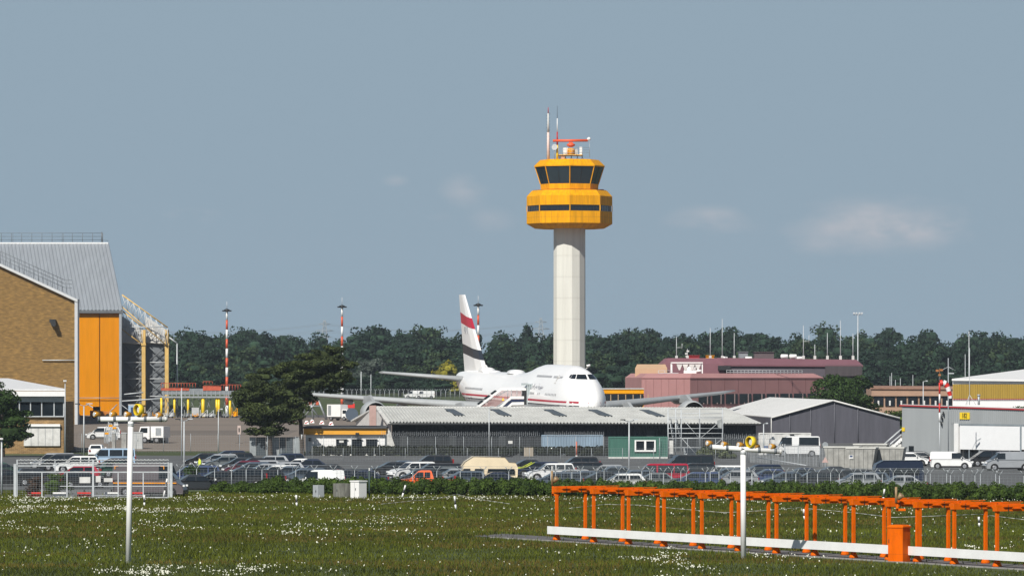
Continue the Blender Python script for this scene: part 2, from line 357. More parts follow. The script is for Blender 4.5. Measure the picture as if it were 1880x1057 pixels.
rows=[(1325,4.5,6.5,8,1),(1360,6.5,9,8.5,1),(1412,9.5,12.5,9.5,1),(1450,10.5,14,10,1),(1510,11.5,15.5,10.5,0),(1580,13,17,11.5,0),(1655,14.5,18.5,12,0),(1730,15,19.5,12.5,0)]
r0=random.Random(3)
def skyl(px):   # skyline of the photograph, for the rear trees' growth
    xs=[-200,320,420,530,600,700,760,850,880,950,1080,1160,1240,1340,1440,1490,1560,1640,1760,1880,2100]; ys=[600,603,606,605,607,603,600,600,598,608,604,599,603,601,604,596,601,606,601,606,600]
    return float(np.interp(px,xs,ys))
for D,h0,h1,sp,pal in rows:
    xw=1150/F*D; xx=-xw+r0.random()*sp
    while xx<xw:
        h=r0.uniform(h0,h1); y=D+r0.uniform(-18,18)*(1 if D>1400 else .5); px=xx/y*F+CX
        if D>1640: h=Z(skyl(px)+r0.uniform(-5,9),y)-gz(y)
        wdt=sp*r0.uniform(1.05,1.5); ti+=1
        lo=-.12*h if D<1500 else 0; L=crown_lobes(xx,y,gz(y)+lo,wdt,h-lo,9,ti)
        pale=(r0.random()<(.28 if pal else .14))
        (vv2 if pale else vv).append(leaves(ragged(L,4,.5,ti),1700 if D<1600 else 1400,.85,shell=.55,jit=.75))
        core(vc,L,.56); xx+=sp*r0.uniform(.65,1.1)
v=np.concatenate(vv); v2=np.concatenate(vv2)
base=len(v)//4; allv=np.concatenate([v,v2])
wood=npmesh('wood',allv,4,[LWOOD,LW2]); mi=np.zeros(len(allv)//4,np.int32); mi[base:]=1; wood.data.polygons.foreach_set('material_index',mi)
# solid lobes added inside the crowns to block sky and light, same mesh
import bmesh
tmp=bpy.data.meshes.new('t'); tmp.from_pydata(vc.v,[],vc.f); bm=bmesh.new(); bm.from_mesh(wood.data); bm.from_mesh(tmp); bm.to_mesh(wood.data); bm.free(); bpy.data.meshes.remove(tmp)
tag(wood,'far dark green wood closing the view behind the airfield','wood',kind='stuff')
def limb(mb,a,b,r0_,r1_,k=4,wob=.3,rr=random):
    a=Vector(a);b=Vector(b); prev=a; pr=r0_
    for i in range(1,k+1):
        t=i/k; p=a.lerp(b,t)+(Vector((rr.uniform(-1,1),rr.uniform(-1,1),0))*wob*(1 if i<k else 0)); r=r0_+(r1_-r0_)*t
        mb.cyl(prev,p,pr,r,n=7,caps=False); prev=p; pr=r
def tree(name,label,px,D,w,h,leafm,n,size,seed,cat='tree',clear_h=.15,group=None,lobes=None,trunk=True,corek=.6,x=None,rag=5):
    cx=X(px,D) if x is None else x; z0=gz(D); t=thing(name,label,cat,(cx,D,z0),0,group)
    L0=lobes or crown_lobes(0,0,h*clear_h,w*1.4,h*(1-clear_h),14,seed); L=ragged(L0,rag,.42,seed) if rag else L0
    cr=npmesh('crown',leaves(L,n,size,shell=.55,jit=.8),4,leafm,t)
    if corek:
        mb=MB(); core(mb,L0,corek); tmp=bpy.data.meshes.new('t'); tmp.from_pydata(mb.v,[],mb.f); bm=bmesh.new(); bm.from_mesh(cr.data); bm.from_mesh(tmp); bm.to_mesh(cr.data); bm.free(); bpy.data.meshes.remove(tmp)
    if trunk:
        mb=MB(); rr=random.Random(seed); limb(mb,(0,0,-.3),(0,0,h*.55),w*.035+.06,w*.02+.02,5,w*.01,rr)
        for l in L0[:7]: limb(mb,(0,0,h*rr.uniform(.2,.5)),l[:3],w*.014+.03,.02,3,w*.02,rr)
        mb.build('trunk',BARK,t)
    return t
# single trees one can tell apart
tree('poplar_tree','tall narrow dark tree breaking the skyline just left of the tower shaft',971,1690,5,Z(588,1690)-gz(1690),LWOOD,900,.8,51)
tree('poplar_tree','twin dark treetops breaking the skyline right of the tower shaft',1140,1690,7,Z(590,1690)-gz(1690),LWOOD,1100,.8,52)
tree('broadleaf_tree','pointed dark treetop on the skyline left of the aircraft tail fin',692,1680,9,Z(598,1680)-gz(1680),LWOOD,1200,.9,53)
tree('willow_tree','blue grey rounded tree between the pine and the aircraft tailplane',672,1330,9.5,9.3,LBLUE,2600,.55,54,clear_h=.03)
tree('small_tree','small grey green tree top above the aircraft tailplane',777,1380,4.5,6.2,LBLUE,700,.45,55,clear_h=.1)
tree('yellow_shrub','bright yellow tall shrub behind the aircraft tailplane',818,1300,5.2,9.4,LYEL,1300,.42,56,cat='shrub',clear_h=.02)
tree('yellow_shrub','smaller yellow green bush low beside the aircraft tail cone',836,1290,4,3.8,LYEL,500,.42,57,cat='shrub',clear_h=.02)
tree('conifer_tree','small light green pointed conifer left of the tailplane',703,1300,2.9,5.4,LW2,700,.32,58,clear_h=.02)
for i,(px,D,w_,h_) in enumerate(((735,1290,9,5.5),(775,1300,8,4.8),(805,1290,8,4.4),(1122,1250,10,9.5),(640,1290,10,6),(1150,1280,9,12))):
    tree('broadleaf_shrub',['dark bushy shrub under the left tip of the tailplane','dark shrub beneath the middle of the tailplane','dark shrub beneath the root of the tailplane','dark green bush behind the aircraft nose','dark shrub at the foot of the blue grey tree','tall bush left of the peach building'][i],px,D,w_,h_,LWOOD,1500,.5,60+i,cat='shrub',clear_h=.02)
tree('broadleaf_tree','big dark round tree behind the white tent',1556,740,10.6,10.5,LOAK,15000,.34,70,clear_h=.02)
tree('round_bush','round green bush left of the white tent beside the pink building',1338,800,4.3,3.3,LOAK,1600,.28,71,cat='bush',clear_h=.0)
tree('round_bush','low green bushes before the pink building windows',1450,830,9,3.1,LOAK,2400,.28,72,cat='bush',clear_h=.0)
tree('broadleaf_tree','green tree at the right edge beside the white and ochre hall',1872,640,4.2,5.2,LOAK,1500,.24,73,clear_h=.02)
tree('broadleaf_tree','dark leafy tree at the far left before the flat roofed annexe',4,585,7.4,9.3,LOAK,9000,.26,74,clear_h=.06,lobes=[(-1.5,0,7.6,2.4,2,1.3),(.5,0,6.2,2.2,2,1.1),(1.2,.3,4.6,2.3,2,1.1),(1.0,-.3,3.0,2.4,2,1.3),(2.3,0,2.7,1.3,1.2,.8),(-1.8,0,4.5,2.6,2,2.4),(.6,0,2.2,2,1.8,.9)])
tree('round_bush','bright green bank of bushes between the tent hall and the workshop',1645,720,5,3.6,LHEDGE,2500,.25,75,cat='bush',clear_h=0)
# the pine
Dp=595
def pl(px,py,rx,rz,ry=None,dy=0): return (X(px,Dp)-X(520,Dp),dy,Z(py,Dp)-gz(Dp),rx*Dp/F,(ry or rx*.8)*Dp/F,rz*Dp/F)
pine=[pl(600,650,28,12,22,1),pl(612,640,18,7,14,.5),pl(583,668,34,14,26,-.6),pl(606,668,30,13,24,.3),pl(603,700,28,15,22,.4),pl(626,694,20,11,16,-.2),pl(468,730,34,22,30,.2),pl(495,752,38,22,30,-.2),pl(575,662,34,13,24),pl(622,650,12,7),pl(548,675,38,15,30,-.8),pl(520,688,36,16,30,.9),pl(590,685,34,15,26,.5),pl(618,690,22,14,20,-.6),pl(596,702,26,14),pl(640,672,17,5,10),pl(648,668,9,4),pl(560,700,36,18,28,-.5),
 pl(485,692,30,14,24),pl(455,705,22,13,20,.5),pl(476,716,34,18,28,-.9),pl(450,728,22,16,18),pl(470,745,34,20,26,.3),pl(508,735,30,20,26,-.5),pl(520,758,32,18,24,.6),pl(455,762,22,14,18,-.3),pl(485,775,30,14,22),pl(540,765,20,14),pl(500,790,26,9,16),pl(470,792,20,7,14),pl(528,722,34,20,26),pl(562,726,22,14,16,.4),pl(556,745,15,12,12),pl(612,712,20,9,12)]
t=tree('pine_tree','large dark windswept pine with two bare trunks left of the white flat roofed building',520,Dp,1,1,LPINE,62000,.23,80,lobes=pine,trunk=False,corek=.5,rag=9)
mb=MB(); rr=random.Random(5); q=lambda px,py,dy=0:(X(px,Dp)-X(520,Dp),dy,Z(py,Dp)-gz(Dp))
limb(mb,q(497,841),q(493,775),.34,.24,5,.05,rr); limb(mb,q(493,790),q(470,735),.2,.07,4,.1,rr); limb(mb,q(494,780),q(515,715),.2,.08,4,.1,rr); limb(mb,q(496,800),q(524,775),.12,.05,3,.1,rr)
mb.build('trunk',BARK,t); mb=MB(); limb(mb,q(555,838,.8),q(551,770,.8),.30,.24,5,.05,rr); limb(mb,q(551,775,.8),q(540,700,.8),.24,.12,5,.1,rr); limb(mb,q(551,760,.8),q(590,670),.18,.06,5,.1,rr); limb(mb,q(590,680),q(650,668),.09,.03,4,.05,rr); limb(mb,q(545,735,.8),q(525,690),.12,.05,3,.1,rr)
mb.build('trunk',BARK,t)
# hedges
def fD(px): return 416-(px-330)*.018
def hedge(name,label,segs,z1,dep,n,size,matl,seedn,zvar=.12):
    r=np.random.default_rng(seedn); allv=[]; cm=MB(); o=Vector((segs[0][0],segs[0][1],0))
    t=thing(name,label,'hedge',(segs[0][0],segs[0][1],gz(segs[0][1])))
    Ls=[math.dist(a,b) for a,b in zip(segs,segs[1:])]; tot=sum(Ls)
    L=[]
    for a,b,l in zip(segs,segs[1:],Ls):
        k=max(2,int(l/.42))
        for i in range(k):
            u=(i+r.random())/k; x=a[0]+(b[0]-a[0])*u-o.x; y=a[1]+(b[1]-a[1])*u-o.y
            hz_=z1*(1+zvar*r.normal()*.6); L.append((x,y+r.normal()*.15,hz_*.56,.34+.2*r.random(),dep*.42,hz_*(.36+.12*r.random()))); L.append((x+r.normal()*.4,y+r.normal()*.3,hz_*.28,.4,dep*.55,hz_*.3))
    npmesh('foliage',leaves(L,n,size,shell=.75,jit=.7),4,matl,t)
    cm=MB(); core(cm,L,.86,8); cm.build('hedge_core',matl,t)  # solid inner lobes added to close gaps and stop light between leaves
    return t
hp=[(px,fD(px)-9) for px in (478,800,1200,1600,1950)]
hedge('ivy_hedge','long dense green ivy hedge in front of the car park fence',[(X(p,d),d) for p,d in hp],1.42,1.9,110000,.13,LHEDGE,3)
hedge('low_bush','low scrubby green growth at the fence foot between gate and hedge',[(X(385,409),409),(X(500,406),406)],.75,1.2,11000,.12,LHEDGE,4,.3)
hedge('clipped_hedge','dark clipped hedge below the white building and the shed',[(X(572,596),596),(X(838,596),596)],1.25,1.0,9000,.2,LDARKH,5,.02)
hedge('clipped_hedge','dark clipped hedge with stepped top before the blue container',[(X(842,596),596),(X(1040,596),596)],1.12,1.0,9000,.2,LDARKH,6,.02)
hedge('clipped_hedge','low dark clipped hedge end against the green hut',[(X(1045,595),595),(X(1125,595),595)],1.25,1.0,4000,.2,LDARKH,7,.02)
hedge('wild_bush','pale weedy brambles right of the scaffold foot',[(X(1283,575),575),(X(1345,575),575)],1.3,2.2,3500,.22,leafmat('bramble_leaves',(.12,.14,.07),(.05,.065,.03),.25,1),8,.3)
tree('round_bush','green bush growing inside the steel gate',100,402,1.9,1.8,LHEDGE,1500,.13,81,cat='bush',clear_h=0)
tree('round_bush','dark reddish bush at the left end of the steel gate',66,402,1.5,1.5,leafmat('red_brown_foliage',(.07,.045,.03),(.03,.02,.016),.2,1),1000,.13,82,cat='bush',clear_h=0)
tree('small_tree','thin dark young tree by the fence behind the grey van',352,420,1.2,2.3,LOAK,2000,.14,83,clear_h=.1)
# ================================================================ BUILDINGS
def brickmat(name,c1,c2,mort):
    m=bpy.data.materials.new(name); m.use_nodes=True; t=m.node_tree; n=t.nodes; p=n['Principled BSDF']; p.inputs['Roughness'].default_value=.9
    tcd=n.new('ShaderNodeTexCoord'); mp_=n.new('ShaderNodeMapping'); mp_.inputs['Rotation'].default_value=(R(90),0,0)
    t.links.new(tcd.outputs['Object'],mp_.inputs[0])
    b=n.new('ShaderNodeTexBrick'); b.inputs['Scale'].default_value=1; b.inputs['Brick Width'].default_value=.5; b.inputs['Row Height'].default_value=.16; b.inputs['Mortar Size'].default_value=.012
    b.inputs['Color1'].default_value=(*c1,1); b.inputs['Color2'].default_value=(*c2,1); b.inputs['Mortar'].default_value=(*mort,1)
    nz=n.new('ShaderNodeTexNoise'); nz.inputs['Scale'].default_value=1; nz.inputs['Detail'].default_value=8; m2=n.new('ShaderNodeMapping'); m2.inputs['Scale'].default_value=(.9,.9,3.2)
    t.links.new(tcd.outputs['Object'],m2.inputs[0]); t.links.new(m2.outputs[0],nz.inputs['Vector']); t.links.new(mp_.outputs[0],b.inputs['Vector'])
    cr=n.new('ShaderNodeValToRGB'); cr.color_ramp.elements[0].color=(.74,.73,.72,1); cr.color_ramp.elements[1].color=(1.2,1.18,1.14,1); cr.color_ramp.elements[0].position=.36; cr.color_ramp.elements[1].position=.66
    mx=n.new('ShaderNodeMixRGB'); mx.blend_type='MULTIPLY'; mx.inputs[0].default_value=1
    t.links.new(nz.outputs[0],cr.inputs[0]); t.links.new(b.outputs[0],mx.inputs[1]); t.links.new(cr.outputs[0],mx.inputs[2]); t.links.new(mx.outputs[0],p.inputs['Base Color']); return m
BRICK=brickmat('ochre_brick',(.262,.155,.042),(.178,.104,.027),(.17,.12,.06))
BRICK2=brickmat('ochre_brick_annexe',(.28,.17,.065),(.20,.12,.045),(.32,.26,.17))
ROOFM=M('ribbed_metal_roof',(.32,.35,.38),.5,metal=.15,var=.07,scale=.35,st=(3,.3,.3))
GREYP=M('grey_ribbed_panel',(.22,.24,.26),.6,var=.1,scale=.5)
FASC=M('white_fascia',(.70,.71,.71),.55,var=.05)
YCOL=M('ochre_column_paint',(.64,.42,.13),.5,var=.12,scale=.4)
def bar(m,a,b,D,r,D2=None,n=5,mi=None): m.cyl((X(a[0],D),D,Z(a[1],D)),(X(b[0],D2 or D),D2 or D,Z(b[1],D2 or D)),r,n=n,mi=mi)
DD=(-.156,.988)
# brick hangar wing
D=870; t=thing('brick_hangar','tall ochre brick hangar wing with sloping gable at left edge','hangar',(X(60,D),D,1))
z=lambda py:Z(py,870); xx=lambda px:X(px,870)
m=MB(); m.prism([(xx(-240),.6),(xx(138),.6),(xx(138),z(549)),(xx(-100),z(439)),(xx(-240),z(500))],870,1050,shear=(DD[0]*180,0)); m.build('wall',BRICK,t,True)
m=MB(); m.bb(xx(137.5),xx(143),869.4,873,.6,z(549)); m.build('corner_trim',M('pale_grey_trim',(.5,.52,.54),.5,var=.05),t,True)
m=MB(); a=(xx(-100),z(437));b=(xx(143),z(549.5)); m.prism([(a[0],a[1]-.45),(b[0],b[1]-.5),(b[0],b[1]),a],869.2,1052,shear=(DD[0]*182,0)); m.build('roof_edge',M('pale_roof_edge',(.55,.57,.58),.5,var=.05),t,True)
m=MB(); m.bb(xx(92),xx(103),868.6,870.1,z(592),z(586)); m.prism([(xx(94),z(592)),(xx(104),z(592)),(xx(104),z(599)),(xx(97),z(599))],868.0,870.2); m.build('wall_lamp',DARK,t,True)
m=MB(); m.cyl((xx(78),869.7,z(661)),(xx(138),869.7,z(661)),.09,n=6); m.build('wall_pipe',GALVL,t,True)
RAILD=M('railing_dark_steel',(.13,.145,.16),.5,var=.1)
m=MB(); yr=lambda px: 481+.445*min(px,118)
for k in range(0,22):
    px=-60+k*8.7
    if px>133: break
    bar(m,(px,yr(px)+4),(px,yr(px)-20),871.5,.06,n=4)
for h_ in(-20,-13,-6): bar(m,(-60,yr(-60)+h_),(118,yr(118)+h_),871.5,.055,n=4); bar(m,(118,yr(118)+h_),(132,yr(118)+h_+1),871.5,.055,n=4)
m.build('roof_railing',RAILD,t,True)
# big hangar behind
D=1070; t=thing('aircraft_hangar','huge hangar with grey ribbed roof and bright orange sliding doors','hangar',(X(182,D),D,1))
xe,xl=X(222,D),-240; ze=Z(570,D); xr=xe-.156*40.5; zr=Z(447,1110)
m=MB(); m.prism([(xl,.8),(xe-.4,.8),(xe-.4,ze-.3),(xl,ze-.3)],1071,1150,shear=(-.156*79,0)); m.prism([(xl,ze-.3),(xr-.6,ze-.3),(xr-.6,zr-.6),(xl,zr-.6)],1112,1150,shear=(-6.5,-3)); m.build('wall',GREYP,t,True)
m=MB(); m.corr((xl,1069.2,ze),(xe+.5,1069.2,ze),(xr+.4,1110,zr),(xl-6,1110,zr),190,.16); m.quad((xl,1069.2,ze-.25),(xe+.5,1069.2,ze-.25),(xr+.4,1110,zr-.25),(xl-6,1110,zr-.25)); m.quad((xl,1110,zr),(xr+.4,1110,zr),(xr-6,1150,zr-3),(xl,1150,zr-3)); m.build('roof',ROOFM,t,True)
m=MB(); m.bb(xl,xr+.3,1109.4,1110.4,zr-.1,zr+.25); m.build('ridge_cap',FASC,t,True)
m=MB(); m.bb(xl,xe+.6,1068.6,1069.3,ze-.55,ze-.02); m.build('gutter',M('dark_gutter',(.12,.13,.14),.5),t,True)
DOORM=AMBER
for a,b in((143,182.4),(184,219)):
    m=MB(); x0,x1=X(a,D),X(b,D); m.corr((x0,1069.6,Z(762,D)),(x1,1069.6,Z(762,D)),(x1,1069.6,ze-.6),(x0,1069.6,ze-.6),22,-.12); 
    m.bb(x0,x1,1069.75,1070.2,Z(762,D),ze-.6); m.build('sliding_door',DOORM,t,True)
m=MB(); m.bb(X(219.5,D),X(224,D),1068.8,1070.3,1,ze-.4); m.build('door_frame',GALV,t,True)
m=MB(); bar(m,(158,740),(192,761),1066,.12); bar(m,(215,742),(196,761),1066,.12); bar(m,(222,742),(247,761),1066,.1); bar(m,(143,730),(222,730),1069,.08); m.build('door_brace',GALV,t,True)
m=MB(); Dr=1109.7
for k in range(12):
    px=-16+k*18.6; bar(m,(px,447),(px,428),Dr,.08,n=4)
    if k%5==2: bar(m,(px+2.5,447),(px+2.5,428),Dr,.05,n=4)
for py in(428,434,440,445): bar(m,(-16,py),(188,py),Dr,.07,n=4)
bar(m,(187,446),(187,426),Dr,.15); bar(m,(187,440),(199,442),Dr,.06,n=4); m.build('ridge_railing',RAILD,t,True)
# door guide structure
t=thing('door_frame_structure','open steel frame with ochre columns, grey braced panels and sloping trusses right of the hangar','steel frame',(X(263,1095),1095,1))
for k,(a,b,top) in enumerate(((224,262,628),(267,306,628))):
    m=MB(); x0,x1=X(a,1076),X(b,1076); m.corr((x0,1076,1),(x1,1076,1),(x1,1076,Z(top+4,1076)),(x0,1076,Z(top,1076)),26,-.12); m.bb(x0,x1,1076.2,1076.5,1,Z(top,1076)); m.build('panel',GREYP,t,True)
    m=MB(); m.slab((x0,1075,Z(628,1075)),(x1,1075,Z(631,1075)),(x1-.5,1080,Z(604,1080)),(x0-.3,1080,Z(580,1080)),.3); m.build('canopy_roof',M('pale_sheet_roof',(.50,.49,.46),.6,var=.08),t,True)
    m=MB(); 
    for y0 in(636,666,698,730): bar(m,(a+6,y0),(b-2,y0+27),1075,.14); bar(m,(a+6,y0+27),(b-2,y0),1075,.14); bar(m,(a+4,y0+29),(b,y0+29),1075,.12,mi=1)
    m.build('bracing',[RAILD,GALVL],t,True)
    m=MB(); c=263.5 if k==0 else 306; m.bb(X(c-3.4,1073),X(c+3.4,1073),1073,1074.6,1,Z(605,1073)); m.bb(X(c-4.2,1073),X(c+4.2,1073),1072.8,1074.8,Z(634,1073),Z(630,1073)); m.build('column',YCOL,t,True)
def truss(m,a,b,c,d,D,n,r=.16,r2=.085):     # chords a-b and c-d with lattice between
    bar(m,a,b,D,r,mi=1); bar(m,c,d,D,r*.8,mi=1)
    for i in range(n):
        u,v=i/n,(i+1)/n; L=lambda p,q,s:(p[0]+(q[0]-p[0])*s,p[1]+(q[1]-p[1])*s)
        bar(m,L(a,b,u),L(c,d,v),D,r2,n=4,mi=0); bar(m,L(c,d,u),L(a,b,v),D,r2,n=4,mi=0); bar(m,L(a,b,v),L(c,d,v),D,r2,n=4,mi=0)
m=MB(); truss(m,(224,541),(308,601),(224,563),(306,634),1072.5,8); truss(m,(224,570),(262,600),(224,604),(262,633),1073,4); bar(m,(224,600),(306,600),1072.5,.12,mi=0); m.build('truss',[GALVL,YCOL],t,True)
m=MB(); bar(m,(224,724),(263,720),1070,.15); bar(m,(224,736),(300,731),1069,.16); m.build('hinged_arm',GALVL,t,True)
# lamp mast by the frame
def mast(name,label,cat,px,D,pytop,r,mat,base=None,group=None,pyb=None):
    t=thing(name,label,cat,(X(px,D),D,base if base is not None else gz(D)),0,group)
    h=Z(pytop,D)-t.location.z; m=MB(); m.cyl((0,0,0),(0,0,h),r,r*.6,n=8); m.build('pole',mat,t); return t,h
t,h=mast('lamp_mast','pale angled lamp mast standing right of the ochre hangar columns','lamp mast',325,1090,630,.22,GALVL)
for a,b,r_ in(((0,0,h),(-1.7,0,h+1.3),.16),((0,0,h-11.5),(-.5,0,h-12.6),.1),((0,0,h-9.3),(-.4,0,h-8.9),.1)): m=MB(); m.cyl(a,b,r_,n=6); m.build('arm',GALVL,t)
# annexe
D=604; t=thing('annexe_building','low brick annexe with white roof and dark windows at far left','building',(X(60,D),D,.1))
ax=lambda px:X(px,604); az=lambda py:Z(py,604)
m=MB(); m.bb(ax(-60),ax(117),604,618,-.1,az(737)); m.build('wall',BRICK2,t,True)
m=MB(); m.slab((ax(-62),602.8,az(713.2)),(ax(121),602.8,az(713.2)),(X(15,640),640,Z(694,640)),(X(-90,640),640,Z(694,640)),.25); m.build('roof',M('white_roof_felt',(.66,.67,.68),.7,var=.06),t,True)
m=MB(); m.bb(ax(-62),ax(121.5),602.7,603.2,az(727),az(718)); m.build('fascia',WHITE,t,True)
m=MB(); m.bb(ax(-60),ax(118),603.6,603.98,az(737.5),az(726)); m.corr((ax(-60),603.59,az(737)),(ax(118),603.59,az(737)),(ax(118),603.59,az(727)),(ax(-60),603.59,az(727)),60,.04); m.build('cladding',M('pale_cladding',(.5,.53,.55),.6,var=.05),t,True)
for a,b in((-40,-12),(-8,34),(38,56),(57.5,75),(79,99),(100.5,116)):
    m=MB(); m.bb(ax(a),ax(b),603.8,604.1,az(763),az(738)); w_=m.build('window',GLASS,t,True)
m=MB()
for a in(36,56.5,77,99.7,117.3): m.bb(ax(a-.9),ax(a+.9),603.66,603.95,az(764),az(737.5))
m.bb(ax(-60),ax(118),603.6,603.97,az(765),az(763)); m.build('window_frame',GALVL,t,True)
m=MB(); m.bb(ax(44),ax(110.5),603.75,604.1,az(818),az(782)); 
for a in(57,70,83,97): m.bb(ax(a),ax(a+.5),603.7,603.8,az(818),az(782),mi=1)
m.build('shutter',[DIRTYWHITE,GALV],t,True)
m=MB(); m.bb(ax(46),ax(111),603.5,604.05,az(782.5),az(778)); m.build('shutter_box',WHITE,t,True)
# white flat building with amber fascia
D=598; t=thing('gatehouse_building','low white flat roofed building with amber fascia beside the pines','building',(X(633,D),D,0))
wx=lambda px:X(px,D); wz=lambda py:Z(py,D)
m=MB(); m.bb(wx(561),wx(707),598,606,0,wz(796)); m.build('wall',WHITE,t,True)
m=MB(); m.bb(wx(558),wx(709),597.5,606.5,wz(797),wz(786)); m.build('fascia',M('amber_fascia',(.72,.34,.03),.5,var=.05),t,True)
m=MB(); m.bb(wx(556),wx(710),597.2,606.8,wz(785.8),wz(783)); m.slab((wx(556),597.3,wz(782.9)),(wx(710),597.3,wz(782.9)),(wx(705),606.8,wz(782)),(wx(560),606.8,wz(782)),.1); m.build('roof',M('dark_roof_felt',(.07,.075,.08),.8),t,True)
for a,b in((617,637),(645,664),(672,692)):
    m=MB(); m.bb(wx(a),wx(b),597.85,598.1,wz(821),wz(806)); wd=m.build('window',GLASS,t,True)
    m=MB(); m.bb(wx(a-1.3),wx(b+1.3),597.7,597.84,wz(806),wz(804.6)); m.build('lintel',M('grey_lintel',(.3,.3,.3),.7),t,True)
m=MB(); m.bb(wx(623),wx(631),597.8,597.84,wz(812),wz(808)); m.build('window_notice',DIRTYWHITE,t,True)
m=MB(); m.box((wx(569),597.8,wz(806)),(.35,.3,.4)); m.build('wall_lamp',DARK,t,True); m=MB(); m.box((wx(656),597.4,wz(797.5)),(.4,.4,.5)); m.build('wall_lamp',DARK,t,True)
# long shed
SHED=M('dark_timber_wall',(.040,.046,.052),.8,var=.12,scale=.4,st=(6,1,.4)); SROOF=M('white_fibre_cement',(.56,.57,.55),.8,var=.10,scale=.5,st=(1,1,1))
t=thing('long_shed','long low shed with white corrugated roof and dark front wall','shed',(6,611,0))
eL,eR=X(712,610),X(1399,610); zeL=Z(776,610); zeR=Z(779,610); rL,rR=X(690,622),X(1332,622); zrL=Z(747.5,622); zrR=Z(750,622)
m=MB(); m.bb(eL+.5,eR-.7,611,611.4,0,zeL-.05); m.corr((eL+.5,610.98,0),(eR-.7,610.98,0),(eR-.7,610.98,zeL-.1),(eL+.5,610.98,zeL-.1),180,.05); m.add([(eR-.7,611.2,0),(eR-4.5,634,0),(eR-4.5,634,zeR-.1),(eR-.7,611.2,zeR-.1)],[(0,1,2,3)]); m.add([(eL+.5,634,0),(eR-4.5,634,0),(eR-4.5,634,zeR-.1),(eL+.5,634,zeR-.1)],[(0,1,2,3)])
for k in range(22):
    x_=eL+1.5+k*2.05; m.bb(x_,x_+.07,610.84,610.9,.2,zeL-.2,mi=1) if k%3 else m.bb(x_,x_+.9,610.84,610.9,.3,2.9,mi=1)
m.build('wall',[SHED,M('batten_grey',(.055,.062,.068),.8)],t,True)
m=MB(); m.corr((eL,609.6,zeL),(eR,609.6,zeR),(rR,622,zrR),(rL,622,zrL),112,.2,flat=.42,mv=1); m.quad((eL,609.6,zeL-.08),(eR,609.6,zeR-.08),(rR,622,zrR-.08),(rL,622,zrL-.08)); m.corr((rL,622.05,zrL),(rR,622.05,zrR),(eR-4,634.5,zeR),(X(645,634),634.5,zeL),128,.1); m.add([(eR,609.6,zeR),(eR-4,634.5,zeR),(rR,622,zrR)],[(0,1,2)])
m.build('roof',[SROOF,M('roof_valley_shade',(.26,.27,.27),.85,var=.15)],t,True)  # valleys coloured darker in place of the shading between ribs
m=MB(); m.cyl((rL,622,zrL+.06),(rR,622,zrR+.06),.1,n=6); m.build('ridge_cap',DIRTYWHITE,t,True)
for a in(833,921,1025,1111,1211):
    # rooflight lying on the slope
    def rp(px,f):
        x0=X(px,610); y=609.6+12.4*f; u=(x0-eL)/(eR-eL); lo=Vector((eL+(eR-eL)*u,609.6,zeL+(zeR-zeL)*u)); hi=Vector((rL+(rR-rL)*u,622,zrL+(zrR-zrL)*u)); p=lo.lerp(hi,f); p.z+=.25; p.y-=.06; return p
    m=MB(); m.slab(rp(a+16,.40),rp(a+34,.40),rp(a+25,.80),rp(a+7,.80),.04); m.build('rooflight',M('rooflight_grey',(.085,.10,.11),.4,var=.1),t,True)
m=MB(); m.bb(eL,eR,609.35,609.6,zeL-.22,zeL-.08); m.build('gutter',DARK,t,True)
m=MB(); gx=lambda d:eL+.4+(-20.6-eL)*(d-611)/23
m.add([(gx(611),611,0),(gx(634),634,0),(gx(634),634,zeL-.05),(gx(622.5),622.5,zrL-.1),(gx(611),611,zeL-.05)],[(0,1,2,3,4)]); m.build('gable_wall',M('whitewashed_gable',(.62,.60,.58),.8,var=.08),t,True)
m=MB(); m.bb(X(678,614),X(690.5,614),614,615.2,0,Z(744,614)); m.build('chimney',M('pinkish_render',(.46,.31,.28),.85,var=.1),t,True)
m=MB(); m.slab((eL-.1,609.5,zeL+.02),(eL+.3,609.5,zeL+.02),(rL+.3,622,zrL+.1),(rL-.1,622,zrL+.1),.2); m.slab((X(645,634)-.1,634.5,zeL+.1),(rL-.1,622,zrL+.15),(rL+.3,622,zrL+.15),(X(645,634)+.3,634.5,zeL+.1),.2); m.build('verge_board',DIRTYWHITE,t,True)
# white gable door lean-to beside shed front corner
m=MB(); m.add([(eL-.6,610.9,0),(eL+1.2,610.8,0),(eL+.2,610.8,2.9),(eL-.6,610.9,2.9)],[(0,1,2,3)]); m.build('side_panel',DIRTYWHITE,t,True)
# containers and hut
def ribbox(name,label,cat,px0,px1,D,z0,z1,dep,mat,nr,extras=None):
    t=thing(name,label,cat,(X((px0+px1)/2,D),D,z0)); x0,x1=X(px0,D),X(px1,D)
    m=MB(); m.corr((x0+.1,D,z0+.15),(x1-.1,D,z0+.15),(x1-.1,D,z1-.1),(x0+.1,D,z1-.1),nr,.05); m.bb(x0+.05,x1-.05,D+.01,D+dep,z0+.05,z1-.02); m.build('body',mat,t,True)
    m=MB(); m.bb(x0,x0+.12,D-.08,D+.04,z0,z1); m.bb(x1-.12,x1,D-.08,D+.04,z0,z1); m.bb(x0+.12,x1-.12,D-.08,D+.02,z1-.14,z1); m.bb(x0+.12,x1-.12,D-.08,D+.02,z0,z0+.16); m.build('frame',mat,t,True); return t
ribbox('shipping_container','pale blue ribbed container between hedge and long shed','container',994,1107,603,0,2.45,2.4,M('container_blue',(.22,.30,.38),.55,var=.12,scale=.8,st=(1,1,.3)),22)
t=ribbox('storage_hut','green cabin with white framed window before the long shed','cabin',1117,1226,575,.18,Z(801,575),2.6,M('hut_green',(.055,.16,.125),.6,var=.1,scale=.6,st=(1,1,.3)),40)
m=MB(); D=574.85; x0,x1,z0,z1=X(1167,D),X(1202,D),Z(826.5,D),Z(808.5,D); m.bb(x0+.02,x1-.02,574.9,574.94,z0+.02,z1-.02); wn=m.build('window',GLASS,t,True)
m=MB(); 
